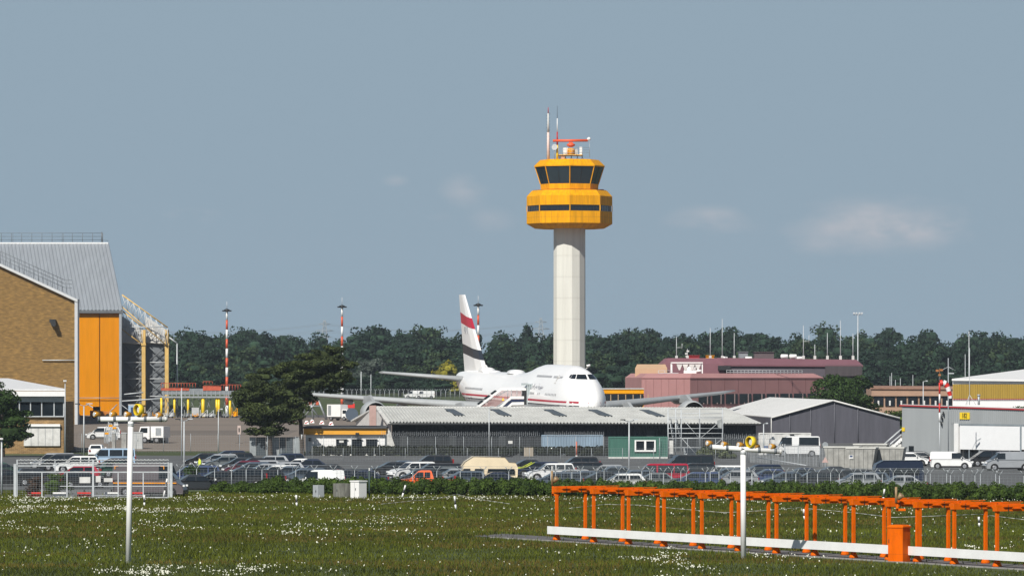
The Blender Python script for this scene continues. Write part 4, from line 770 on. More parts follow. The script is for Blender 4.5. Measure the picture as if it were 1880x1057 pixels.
# ================================================================ AIRCRAFT
TH=14.4; DN=650; a_=R(TH)
PW=M('aircraft_white',(.87,.87,.865),.32,var=.03,scale=.15,coat=.3); PG=M('aircraft_belly_grey',(.30,.31,.32),.4,var=.12,scale=.3); WG_=M('wing_grey',(.36,.38,.39),.4,var=.08,scale=.3)
PRED=M('aircraft_red',(.45,.010,.035),.35,var=.03); PBLK=M('aircraft_black',(.02,.024,.035),.35,var=.1)
nose=Vector((X(1093,DN),DN,0)); dirv=Vector((math.sin(a_),-math.cos(a_),0)); piv=nose-dirv*36
ac=thing('airliner','huge white four engined airliner with red and black tail bands','airliner',(piv.x,piv.y,1.0),math.atan2(dirv.y,dirv.x)); ac.rotation_euler[1]=R(.9); ac.rotation_mode='XYZ'
O=36.0
st=[(-.05,5.15,5.65,.15),(-.35,4.4,6.2,.72),(-1,3.65,6.95,1.3),(-2,3.05,7.75,1.85),(-3.2,2.65,8.5,2.3),(-4.4,2.45,9.2,2.66),(-5.6,2.3,9.85,2.9),(-7,2.2,10.15,3.08),(-9,2.12,10.42,3.2),(-13,2.05,10.5,3.25),(-20,2.0,10.48,3.25),(-25,2.0,10.4,3.25),(-28,2.0,10.1,3.25),(-31,2.0,9.6,3.25),(-35,2.0,9.12,3.25),(-42,2.0,9.0,3.25),(-54,2.0,9.0,3.25),(-60,2.9,9.05,3.05),(-65,4.2,9.0,2.55),(-70,5.7,8.9,1.85),(-74,6.8,8.7,1.0),(-76.3,7.5,8.4,.35)]
NR=48
def fus(xr_,i,off=0):
    for (xa,ba,ta,wa),(xb,bb_,tb,wb) in zip(st,st[1:]):
        if xa>=xr_>=xb: u=(xa-xr_)/(xa-xb); b=ba+(bb_-ba)*u; tp=ta+(tb-ta)*u; w_=wa+(wb-wa)*u; break
    zc=b+min((tp-b)*.5,3.1) if tp-b>3 else (b+tp)/2; th=i
    s_,c_=math.sin(th),math.cos(th); up=tp-zc; dn=zc-b
    ex=max(0,(up-dn)/max(up,.1)); wy=w_*c_*(1-.62*ex*max(0,s_)**2) 
    return Vector((xr_+O,wy+(math.copysign(off,c_) if abs(c_)>.05 else 0),zc+(up if s_>0 else dn)*s_+off*s_*.6))
def fth(x,z,side=1):        # angle at which the hull at station x reaches height z
    lo,hi=-math.pi/2,math.pi/2
    for _ in range(30):
        md=(lo+hi)/2
        if fus(x,md).z<z: lo=md
        else: hi=md
    return lo if side>0 else math.pi-lo
m=MB(); xs=[s_[0] for s_ in st]; xs2=[]
for a,b in zip(xs,xs[1:]):
    k=3 if a-b>3 else 2
    xs2+=[a+(b-a)*i/k for i in range(k)]
xs2.append(xs[-1])
rings=[[fus(x_,2*math.pi*i/NR) for i in range(NR)] for x_ in xs2]
o=len(m.v); m.ring(rings,True,True)
for k,f in enumerate(m.f):
    if len(f)==4 and sum(m.v[i][2] for i in f)/4<5.1: m.m[k]=1
m.build('fuselage',[PW,PG],ac)
def band(x0,x1,z0,z1,off=.02,sides=(1,-1),n=40):
    m=MB()
    for sd in sides:
        v=[]
        for k in range(n+1): x_=x0+(x1-x0)*k/n; v+=[fus(x_,fth(x_,z0,sd),off),fus(x_,fth(x_,z1,sd),off)]
        m.add(v,[(2*k,2*k+2,2*k+3,2*k+1) for k in range(n)])
    return m
band(-.45,-64,5.55,5.80).build('cheat_line',PRED,ac); band(-.4,-64,5.12,5.24).build('lower_line',PBLK,ac)
WIN=M('cabin_window',(.22,.23,.25),.3)
def winq(m,x_,z0,hh,sd): ths=fth(x_,z0,sd); the=fth(x_,z0+hh,sd); m.add([fus(x_,ths,.03),fus(x_-.22,ths,.03),fus(x_-.22,the,.03),fus(x_,the,.03)],[(0,1,2,3)])
WR=((-9,-15,6.4,.30,.75),(-17.5,-19,6.4,.3,.8),(-20.5,-33,6.4,.3,.51),(-50,-60,6.4,.3,.51),(-9.5,-11,8.75,.28,.51),(-12,-14,8.75,.28,.51),(-15,-23,8.75,.28,.51))
pm=MB()
for xa,xb,z0,hh,step in WR:
    x_=xa
    while x_>xb: m=MB(); winq(m,x_,z0,hh,-1); m.build('cabin_window',WIN,ac); winq(pm,x_,z0,hh,1); x_-=step
o_=pm.build('cabin_window_row',WIN,ac); o_['kind']='stuff'
def fpatch(x0,x1,z0,z1,sd,off=.03): return [fus(x0,fth(x0,z0,sd),off),fus(x1,fth(x1,z0,sd),off),fus(x1,fth(x1,z1,sd),off),fus(x0,fth(x0,z1,sd),off)]
def hwid(x,z):
    if x>-.06 or fus(x,math.pi/2).z<=z or fus(x,-math.pi/2).z>=z: return 0
    return abs(fus(x,fth(x,z,1)).y)
def hullat(phi,z,off=.05):
    lo,hi=.1,9
    for _ in range(28):
        r_=(lo+hi)/2; x_=-7.5+r_*math.cos(phi); y_=r_*math.sin(phi)
        if abs(y_)<hwid(x_,z): lo=r_
        else: hi=r_
    r_=lo+off; return Vector((-7.5+r_*math.cos(phi)+O,r_*math.sin(phi),z+.02))
for sd in(-1,1):
    for nm,a,b,z0a,z0b,z1a,z1b in(('windscreen',2,27,8.72,8.74,9.36,9.36),('cockpit_window',30,53,8.76,8.80,9.36,9.34),('cockpit_window',57,72,8.84,8.95,9.32,9.28)):
        m=MB(); v=[]
        for i in range(4):
            for k in range(5): u=k/4; z_=(z0a+(z0b-z0a)*u)*(1-i/3)+(z1a+(z1b-z1a)*u)*(i/3); v.append(hullat(sd*R(a+(b-a)*u),z_))
        m.add(v,[(i*5+k,i*5+k+1,(i+1)*5+k+1,(i+1)*5+k) for i in range(3) for k in range(4)]); m.build(nm,GLASS,ac)
def foil(m,secs,mi=None):        # secs: (x_le,x_te,y,z,thick,dz_te)
    rings=[]
    for (a,b,y,z_,th,dz) in secs:
        c=a-b; P=[(0,0),(.06,.5),(.25,.62),(.5,.5),(.8,.2),(1,0),(.8,-.12),(.5,-.3),(.25,-.42),(.06,-.35)]
        rings.append([(a-c*u+O,y,z_+v*th+dz*u) for u,v in P])
    m.ring(rings,True,True,mi)
for sd in(-1,1):
    m=MB(); foil(m,[(-20,-37,sd*2.8,3.9,1.9,-.6),(-26.5,-38,sd*9.5,4.6,1.25,-.4),(-34,-42.3,sd*18.5,5.2,.85,-.25),(-44.5,-49.2,sd*31,6.05,.45,-.1),(-48.5,-51,sd*34.2,6.35,.15,0)]); m.build('wing',WG_,ac)
    m=MB()
    for yy,xa in((7,-37),(12.5,-39),(17,-41),(24,-44)):
        zz=4.3+.062*(yy-7); m.ring([[(x_+O,sd*yy+r_*math.cos(t_*1.0472),zz-.45+r_*math.sin(t_*1.0472)) for t_ in range(6)] for x_,r_ in((xa+4.5,.06),(xa+2.5,.42),(xa,.42),(xa-2.5,.06))],True,True)
    m.build('flap_fairing',WG_,ac)
    m=MB(); foil(m,[(-63.5,-71,sd*.9,7.6,.8,0),(-73,-76,sd*12.2,8.55,.35,0)]); m.build('tailplane',WG_,ac)
    for yy,xl,zc in((11.9,-22.5,2.75),(22.8,-31,3.6)):
        e=MB(); prof=[(0,1.48),(.12,1.62),(.8,1.72),(2.2,1.70),(3.8,1.4),(4.6,1.05)]; n_=20
        e.ring([[(xl-x_+O,sd*yy+r_*math.cos(2*math.pi*i/n_),zc+r_*math.sin(2*math.pi*i/n_)) for i in range(n_)] for x_,r_ in prof],False,True)
        e.ring([[(xl-x_+O,sd*yy+r_*math.cos(-2*math.pi*i/n_),zc+r_*math.sin(-2*math.pi*i/n_)) for i in range(n_)] for x_,r_ in((0,1.48),(.3,1.38),(1.4,1.36))],False,True,1)
        eng=e.build('engine',[WG_,DARK],ac)
        e=MB(); e.cyl((xl-.9+O,sd*yy,zc),(xl-1.3+O,sd*yy,zc),.3,.5,n=12); e.cyl((xl-1.3+O,sd*yy,zc),(xl-1.36+O,sd*yy,zc),1.37,n=20); e.build('fan',DARK,eng)
        e=MB(); e.cyl((xl-4.4+O,sd*yy,zc),(xl-6.6+O,sd*yy,zc),.85,.3,n=12); e.build('exhaust_cone',GALV,eng)
        e=MB(); e.prism([(xl-.9+O,zc+1.55),(xl-7+O,zc+1.2),(xl-9+O,zc+2.0),(xl-3.5+O,zc+2.45)],sd*yy-.2,sd*yy+.2); e.build('pylon',WG_,ac)
# fin with its bands
fl=lambda u:(-58.5+(-72.4+58.5)*u,-72.6+(-76.2+72.6)*u)   # leading and trailing edge at height fraction u
FZ0,FZ1=8.7,20.0
def finz(a,b,mat,name,wv=True,off=0):
    m=MB(); P=[(0,0),(.1,.34),(.35,.5),(.7,.28),(1,0),(.7,-.28),(.35,-.5),(.1,-.34)]; n=10; rings=[]
    for k in range(n+1):
        ring_=[]
        for u_,v in P:
            zf=(a+(b-a)*k/n)+(.015*math.sin((u_-.5)*3.1)+.05*(u_-.5) if wv else 0); zf=min(1,max(0,zf)) if not wv else zf
            le,te=fl(zf); th=.95*(1-zf)+.34*zf+2*off; ring_.append((le+(te-le)*u_+O+(off if u_==0 else 0),v*th,FZ0+(FZ1-FZ0)*zf))
        rings.append(ring_)
    m.ring(rings,not wv,False); m.build(name,mat,ac)
finz(0,1,PW,'fin',False); finz(.595,.735,PRED,'red_tail_band',True,.015); finz(.20,.325,PBLK,'black_tail_band',True,.015)
m=MB(); m.prism([(-56.5+O,8.6),(-60+O,9.9),(-62+O,8.9)],-.12,.12); m.build('fin_fillet',PW,ac)
m=MB()
for k in(0,1):
    for sd in(-1,1):
        zf=.55; le,te=fl(zf); x_=le+(te-le)*(.42+.16*k)+O; yy=sd*(.33); m.box((x_,yy,FZ0+(FZ1-FZ0)*.545),(.22,.06,1.0)); m.box((x_-.35,yy,FZ0+(FZ1-FZ0)*.555),(.12,.06,.7))
m.build('tail_emblem',M('emblem_grey',(.35,.36,.38),.5),ac)
for (x0,x1,hh,ww) in((-61,-57,.65,1.0),(-55.5,-52.5,.28,.6),(-44.5,-40,.55,1.0)):
    m=MB(); m.ring([[(x_+O,w_*math.cos(math.pi*i/8),8.9+h_*math.sin(math.pi*i/8)) for i in range(9)] for x_,w_,h_ in((x0,ww*.5,.12),(x0+.6,ww,hh),(x1-.8,ww,hh),(x1,ww*.4,.1))],False,True,closed=False); m.build('radome',PW,ac)
    if hh>.6: m=MB(); m.bb(x0+1+O,x0+3+O,-1.0,1.0,8.9,9.1); m.build('radome_base',PW,ac)
# gear
def gear(x_,y_,n_,nm='landing_gear'):
    g_=MB(); g_.cyl((x_+O,y_,.6),(x_+O,y_,3),.16); gg=g_.build(nm,GALVL,ac)
    for i in range(n_//2):
        for s in(-1,1): w_=MB(); cx_=x_+O+(i-(n_//2-1)/2)*1.45; w_.cyl((cx_,y_+s*.38-.2,.62),(cx_,y_+s*.38+.2,.62),.62,n=16); w_.build('wheel',BLACK,gg)
gear(-8,0,2); gear(-35,5.5,4); gear(-35,-5.5,4); gear(-38.5,1.9,4); gear(-38.5,-1.9,4)
# small marks on the flank
def ftext(s,size,x_,z_,sd,name,mat):
    c=bpy.data.curves.new(name,'FONT'); c.body=s; c.size=size; c.align_x='CENTER'; c.align_y='CENTER'; o_=bpy.data.objects.new('tmp',c); COL.objects.link(o_); dg=bpy.context.evaluated_depsgraph_get(); me=bpy.data.meshes.new_from_object(o_.evaluated_get(dg)); bpy.data.objects.remove(o_)
    for v in me.vertices:
        lx,lz=v.co.x,v.co.y; xx_=x_+(lx if sd<0 else -lx); p=fus(xx_,fth(xx_,z_+lz,sd),.03); v.co=(p.x,p.y,p.z)
    me.materials.clear(); me.materials.append(mat); o_=bpy.data.objects.new(name,me); COL.objects.link(o_); o_.parent=ac
LET=M('lettering_dark',(.22,.22,.26),.5)
for sd in(-1,1):
    ftext('\ufe94\ufef4\ufe91\ufead\ufecc\ufedf\ufe8d \ufead\ufebc\ufee3 \ufe94\ufef3\ufead\ufeee\ufeec\ufee4\ufe9f',.85,-20.0,7.5,sd,'lettering',LET)
    m=MB()
    for dx_,dz_,a,b in((0,0,.22,.5),(.3,.25,.5,.16),(-.3,.3,.5,.16),(0,-.45,.6,.14),(0,.55,.2,.2)): m.add(fpatch(-11.5+dx_+a/2,-11.5+dx_-a/2,8.55+dz_-b/2,8.55+dz_+b/2,sd,.035),[(0,1,2,3)])
    m.build('crest',M('crest_grey',(.55,.52,.48),.5),ac)
# ---------------------------------------------------------------- boarding stairs
Ds=672; sx=lambda px:X(px,Ds); sz=lambda py:Z(py,Ds)
CLR=M('pinkish_clear_panel',(.50,.30,.28),.3,var=.1,alpha=.55)
t=thing('boarding_stairs','tall covered white boarding stairs with tinted side panels at the aircraft door','boarding stairs',(sx(920),Ds,1))
def ribbon(m,pts,th,D0,D1,mi=None):       # band of thickness th (pixels, downwards) along pts, between depths
    n=len(pts)
    for (a,b),(c,d) in zip(pts,pts[1:]):
        m.prism([(sx(a),sz(b)),(sx(c),sz(d)),(sx(c),sz(d+th)),(sx(a),sz(b+th))],D0,D1,mi)
for dd_ in(0,2.2): m=MB(); ribbon(m,[(869,750),(920,711),(966,711)],5.5,Ds+dd_,Ds+dd_+.12); m.build('side_rail',WHITE,t,True)
m=MB()
for a in(.2,.45,.68): 
    p=lambda u:(869+51*u,750-39*u); c=p(a);d=p(a+.17); m.add([(sx(c[0]),Ds+.1,sz(c[1])+.03),(sx(d[0]),Ds+.1,sz(d[1])+.03),(sx(d[0]),Ds+2.2,sz(d[1])+.03),(sx(c[0]),Ds+2.2,sz(c[1])+.03)],[(0,1,2,3)])
    m.add([(sx(c[0])-.05,Ds-.02,sz(c[1]+.8)),(sx(d[0]),Ds-.02,sz(d[1]+.8)),(sx(d[0])-.25,Ds-.02,sz(d[1]-1.5)),(sx(c[0])-.3,Ds-.02,sz(c[1]-1.5))],[(0,1,2,3)])
m.build('roof_window',GLASS,t,True)
m=MB(); m.add([(sx(876),Ds+.06,sz(752)),(sx(905),Ds+.06,sz(750)),(sx(937),Ds+.06,sz(730)),(sx(958),Ds+.06,sz(728)),(sx(958),Ds+.06,sz(716.5)),(sx(921),Ds+.06,sz(716.5))],[(0,1,2,3,4,5)]); m.build('side_panel',CLR,t,True)
m=MB()
for a in(932,939,949,958): m.cyl((sx(a),Ds+.03,sz(733)),(sx(a),Ds+.03,sz(715)),.05,n=4)
for k in range(9): bar(m,(882+k*6,746-k*3.6),(890+k*6.0,731-k*2.2),Ds+.02,.025,n=4)
bar(m,(905,751),(940,728),Ds+.02,.1); m.build('panel_frame',GALV,t,True)
m=MB(); m.bb(sx(957),sx(968),Ds+.1,Ds+2.2,sz(745),sz(712)); m.build('entrance',DARK,t,True)
m=MB(); m.corr((sx(967),Ds-.3,sz(748)),(sx(979),Ds-.9,sz(748)),(sx(985),Ds-.9,sz(705)),(sx(967),Ds-.3,sz(704)),5,.12); m.slab((sx(957),Ds-.3,sz(705)),(sx(985),Ds-.9,sz(704)),(sx(985),Ds+2.4,sz(703)),(sx(957),Ds+2.4,sz(703)),.15); m.build('bellows_canopy',M('bellows_grey',(.40,.45,.46),.6,var=.1),t,True)
for a in(885,955): m=MB(); m.cyl((sx(a),Ds+.2,1.45),(sx(a),Ds+.5,1.45),.42,n=12); m.build('wheel',BLACK,t,True)
m=MB(); m.bb(sx(872),sx(966),Ds+.3,Ds+2,1.4,1.8); m.cyl((sx(940),Ds+1,1.8),(sx(940),Ds+1,sz(735)),.12,n=6); m.cyl((sx(962),Ds+1,1.8),(sx(962),Ds+1,sz(735)),.12,n=6); m.build('chassis',GALV,t,True)
Ds=664; t=thing('boarding_stairs','lower open white stairs with dark blue band beside the covered stairs','boarding stairs',(sx(935),Ds,1))
m=MB(); ribbon(m,[(912,750),(938,727),(962,727)],5,Ds,Ds+.1); m.build('upper_rail',WHITE,t,True)
m=MB(); ribbon(m,[(917,751),(939,732.5),(962,732.5)],7,Ds+.02,Ds+.08); m.build('blue_band',M('navy_panel',(.02,.03,.07),.4,var=.1),t,True)
m=MB(); ribbon(m,[(924,752),(940,738),(962,737.5)],5.5,Ds-.05,Ds+.12); m.build('lower_rail',WHITE,t,True)
m=MB(); m.prism([(sx(930),sz(751)),(sx(941),sz(743)),(sx(962),sz(743)),(sx(962),1.9),(sx(930),1.9)],Ds+.1,Ds+1.6); m.build('stair_body',DIRTYWHITE,t,True)
m=MB(); m.add([(sx(921),Ds-.1,sz(735)),(sx(926),Ds-.1,sz(735)),(sx(923.5),Ds-.1,sz(729))],[(0,1,2)]); m.build('warning_triangle',YEL,t,True)
for a in(930,958): m=MB(); m.cyl((sx(a),Ds+.2,1.4),(sx(a),Ds+.5,1.4),.4,n=12); m.build('wheel',BLACK,t,True)
# ================================================================ VEHICLES
def paint(name,c,metal=.0): return M('paint_'+name,c,.34,metal=metal,var=.05,scale=1.2,coat=.35)
PT=dict(black=paint('black',(.018,.019,.022)),dark=paint('anthracite',(.04,.045,.052),.2),navy=paint('navy',(.016,.026,.055),.1),blue=paint('blue',(.04,.065,.15)),slate=paint('slate_blue',(.09,.12,.16),.2),
 silver=paint('silver',(.42,.44,.46),.35),white=paint('white',(.74,.75,.75)),red=paint('red',(.36,.006,.03)),orange=paint('orange',(.85,.13,.02)),beige=paint('beige',(.76,.64,.45)),lblue=paint('light_blue',(.36,.50,.66)),
 mauve=paint('brown_grey',(.105,.092,.10)),maroon=paint('maroon',(.12,.015,.03)),green=paint('dark_green',(.03,.07,.055)),grey=paint('grey',(.16,.18,.19),.2),cream=paint('cream_white',(.70,.68,.60)))
HEADL=M('headlamp_glass',(.75,.77,.78),.1,var=.03); TAILL=M('tail_lamp_red',(.30,.01,.01),.2,var=.05)
K=dict( # L,W,H,belt,hood z, xr,xr2,xf2,xf, trunk z, wheel r, wheel x, side windows
 hatch=(4.1,1.78,1.47,.93,.90,-1.98,-1.62,.35,1.12,.93,.32,1.28,[(-1.45,-.62),(-.55,.42)]),
 sedan=(4.6,1.8,1.44,.92,.88,-1.75,-1.05,.28,1.12,.95,.32,1.38,[(-1.05,-.42),(-.35,.38)]),
 estate=(4.65,1.82,1.49,.94,.90,-2.25,-1.95,.28,1.14,.94,.33,1.40,[(-1.95,-1.2),(-1.12,-.42),(-.35,.4)]),
 suv=(4.6,1.88,1.70,1.08,1.05,-2.22,-1.95,.38,1.12,1.08,.37,1.38,[(-1.9,-1.25),(-1.18,-.42),(-.34,.45)]),
 mpv=(4.75,1.85,1.72,1.02,.98,-2.3,-2.1,.75,1.65,1.02,.34,1.42,[(-2.0,-1.25),(-1.15,-.25),(-.15,.85)]),
 bus=(5.1,1.92,1.98,1.12,1.12,-2.5,-2.4,1.15,1.95,1.12,.35,1.55,[(-2.3,-1.2),(-1.12,.25),(.38,1.25)]),
 caddy=(4.5,1.82,1.83,1.05,1.02,-2.22,-2.15,.55,1.42,1.05,.33,1.40,[(.05,.85)]),
 van=(5.1,1.95,1.95,1.15,1.12,-2.52,-2.45,.95,1.72,1.15,.35,1.6,[(.45,1.2)]),
 bigvan=(5.95,2.02,2.62,1.35,1.15,-2.95,-2.9,1.35,2.25,1.35,.36,1.85,[(.85,1.75)]),
 policevan=(5.6,1.99,2.45,1.30,1.12,-2.78,-2.68,1.25,2.15,1.30,.36,1.75,[(-2.6,-.2),(.65,1.6)]),
 pickup=(5.2,1.85,1.76,1.08,1.06,-.75,-.55,.55,1.25,1.0,.37,1.55,[(-.45,.05),(.12,.6)]),
)
def make_vehicle(kind,name,label,cat,body):
    L,W,Hh,belt,hood,xr,xr2,xf2,xf,trunk,wr_,wxx,sw=K[kind]; t=thing(name,label,cat); hw=W/2; h2=L/2
    m=MB(); lo=.24; pr=[(-h2+.05,lo),(-h2,.42),(-h2+.02,trunk-.12),(-h2+.14,trunk),(xr,trunk if xr<-h2+.3 else belt),(xf,belt),(h2-.55,hood-.07),(h2-.12,hood-.24),(h2,.55),(h2-.04,lo)]
    if kind in('sedan','pickup'): pr[4]=(xr,trunk)
    n=len(pr); rows_=[]
    for y_,k_ in((-hw+.07,.985),(-hw,1),(-hw*.0,1),(hw,1),(hw-.07,.985)):
        rows_.append([(x_*(k_ if abs(x_)>h2-.2 else 1)-(math.copysign(.10,x_) if abs(y_)>.5 and abs(x_)>h2-.2 else 0),y_ if z_>.6 or True else y_,z_) for x_,z_ in pr])
    m.ring(rows_,True,False)
    wb=hw-.05; wr=hw-(.2 if Hh<1.9 else .13); zr_=Hh
    B=[(xr,-wb,belt-.02),(xf,-wb,belt-.02),(xf,wb,belt-.02),(xr,wb,belt-.02)]; T=[(xr2,-wr,zr_-.07),(xf2,-wr,zr_-.07),(xf2,wr,zr_-.07),(xr2,wr,zr_-.07)]; T2=[(xr2+.12,-wr+.12,zr_),(xf2-.25,-wr+.12,zr_),(xf2-.25,wr-.12,zr_),(xr2+.12,wr-.12,zr_)]
    m.ring([B,T,T2],True,False)
    for x_ in(-wxx,wxx):
        for s_ in(-1,1): m.cyl((x_,s_*(hw-.3),wr_),(x_,s_*(hw+.004),wr_),wr_+.065,n=14,smooth=False,mi=1)
    m.bb(-h2+.06,h2-.06,-hw+.1,hw-.1,.2,.3,mi=1); m.bb(h2-.12,h2+.012,-hw+.32,hw-.32,.36,.52,mi=1)
    for s_ in(-1,1): m.bb(-wxx+wr_+.06,wxx-wr_-.06,s_*hw-.012,s_*hw+.006,.24,.36,mi=1); m.box((xf-.35,s_*(wb+.13),belt+.12),(.1,.2,.16))
    b=m.build('body',[body,DARK],t); bv=b.modifiers.new('bevel','BEVEL'); bv.width=.035; bv.segments=2; bv.limit_method='ANGLE'; bv.angle_limit=R(30)
    L3=lambda a,c,u:tuple(a[i]+(c[i]-a[i])*u for i in range(3))
    # windscreen and rear window
    def pane(nm,a,b_,c,d,off):
        o_=Vector(off); v=[Vector(p)+o_ for p in(a,b_,c,d)]; mm=MB(); mm.add(v,[(0,1,2,3)]); return mm.build(nm,CARGLASS,t)
    i1=lambda s_,u,v:L3(L3((xf,-wb+.05,belt),(xf,wb-.05,belt),u),L3((xf2,-wr+.05,zr_-.09),(xf2,wr-.05,zr_-.09),u),v)
    pane('windscreen',i1(0,.03,.04),i1(0,.97,.04),i1(0,.97,.96),i1(0,.03,.96),(.014,0,.012))
    if kind not in('bigvan','van','caddy'):
        i2=lambda u,v:L3(L3((xr,-wb+.05,belt),(xr,wb-.05,belt),u),L3((xr2,-wr+.05,zr_-.09),(xr2,wr-.05,zr_-.09),u),v)
        pane('rear_window',i2(.08,.15),i2(.08,.9),i2(.92,.9),i2(.92,.15),(-.014,0,.012))
    for s_ in(-1,1):
        for k_,(a,c) in enumerate(sw):
            zb_,zt_=belt+.05,zr_-.14; v0,v1=.05/(zr_-.07-belt),(zr_-.14-belt)/(zr_-.07-belt)
            def sp(x_,v,front):
                y_=wb+(wr-wb)*v; return (x_,s_*(y_+.012),belt+(zr_-.07-belt)*v)
            x0,x1=a,c; x1b=x1; 
            if k_==len(sw)-1: x1b=min(xf-.12,x1+(xf-xf2)*.72)
            x0b=x0-(.0 if k_ or kind in('van','bigvan','caddy','policevan','pickup') else (xr2-xr)*.45)
            q=[sp(x0b,v0,0),sp(x1b,v0,1),sp(x1-.02,v1,1),sp(x0,v1,0)]; mm=MB(); mm.add(q if s_<0 else q[::-1],[(0,1,2,3)]); mm.build('side_window',CARGLASS,t)
    for x_ in(-wxx,wxx):
        for s_ in(-1,1):
            mm=MB(); mm.cyl((x_,s_*(hw-.2),wr_),(x_,s_*(hw+.015),wr_),wr_,n=18); wh=mm.build('wheel',BLACK,t)
            mm=MB(); mm.cyl((x_,s_*(hw+.0),wr_),(x_,s_*(hw+.028),wr_),wr_*.66,wr_*.58,n=14); 
            for q_ in range(5): an=q_*1.2566; mm.cyl((x_+.1*wr_*math.cos(an),s_*(hw+.03),wr_+.1*math.sin(an)*wr_),(x_+.6*wr_*math.cos(an),s_*(hw+.03),wr_+.6*wr_*math.sin(an)),.025,n=4)
            mm.build('rim',CHROME,wh)
    for s_ in(-1,1):
        mm=MB(); mm.box((h2-.09,s_*(hw-.27),hood-.27),(.16,.34,.15)); mm.build('headlight',HEADL,t)
        mm=MB(); mm.box((-h2+.05,s_*(hw-.2),trunk-.2 if kind in('sedan','hatch','estate') else belt),(.12,.2,.2 if kind in('sedan','hatch') else .42)); mm.build('taillight',TAILL,t)
    return t
PROTO={}
for k_ in K: PROTO[k_]=make_vehicle(k_,'parked_car' if k_ in('hatch','sedan','estate','suv','mpv') else {'pickup':'pickup_truck'}.get(k_,'parked_van'),'x','car',PT['black']); kcache(PROTO[k_])
KIDS=lambda o: KC.get(o.name,[])
USED=set()
def place(kind,px,by,col,yaw,label,group=None,cat=None,ap=False,D=None,sc_=1):
    p=PROTO[kind]
    if kind in USED: o=dup(p); sub=[k for k in COL.objects[-40:] if k.parent==o] if False else None
    else: o=p; USED.add(kind)
    D_=D or (ga(by) if ap else gd(by)); o.location=(X(px,D_),D_,gz(D_)+.02); o.rotation_euler=(0,0,R(yaw)); o['label']=label
    o['category']=cat or ({'pickup':'pickup','bus':'minibus'}.get(kind) or ('van' if kind in('van','caddy','bigvan','policevan') else 'car'))
    if group: o['group']=group
    b=[k for k in o.children if k.name.startswith('body')][0]
    b.material_slots[0].link='OBJECT'; b.material_slots[0].material=PT[col]; return o
def dup(o,parent=None):
    c=o.copy(); COL.objects.link(c); c.parent=parent
    for ch in KC.get(o.name,[]): dup(ch,c)
    return c
for p in PROTO.values():
    b=[k for k in KC[p.name] if k.name.startswith('body')][0]; b.material_slots[0].link='OBJECT'; b.material_slots[0].material=PT['black']
GC='cars parked in the long car park'
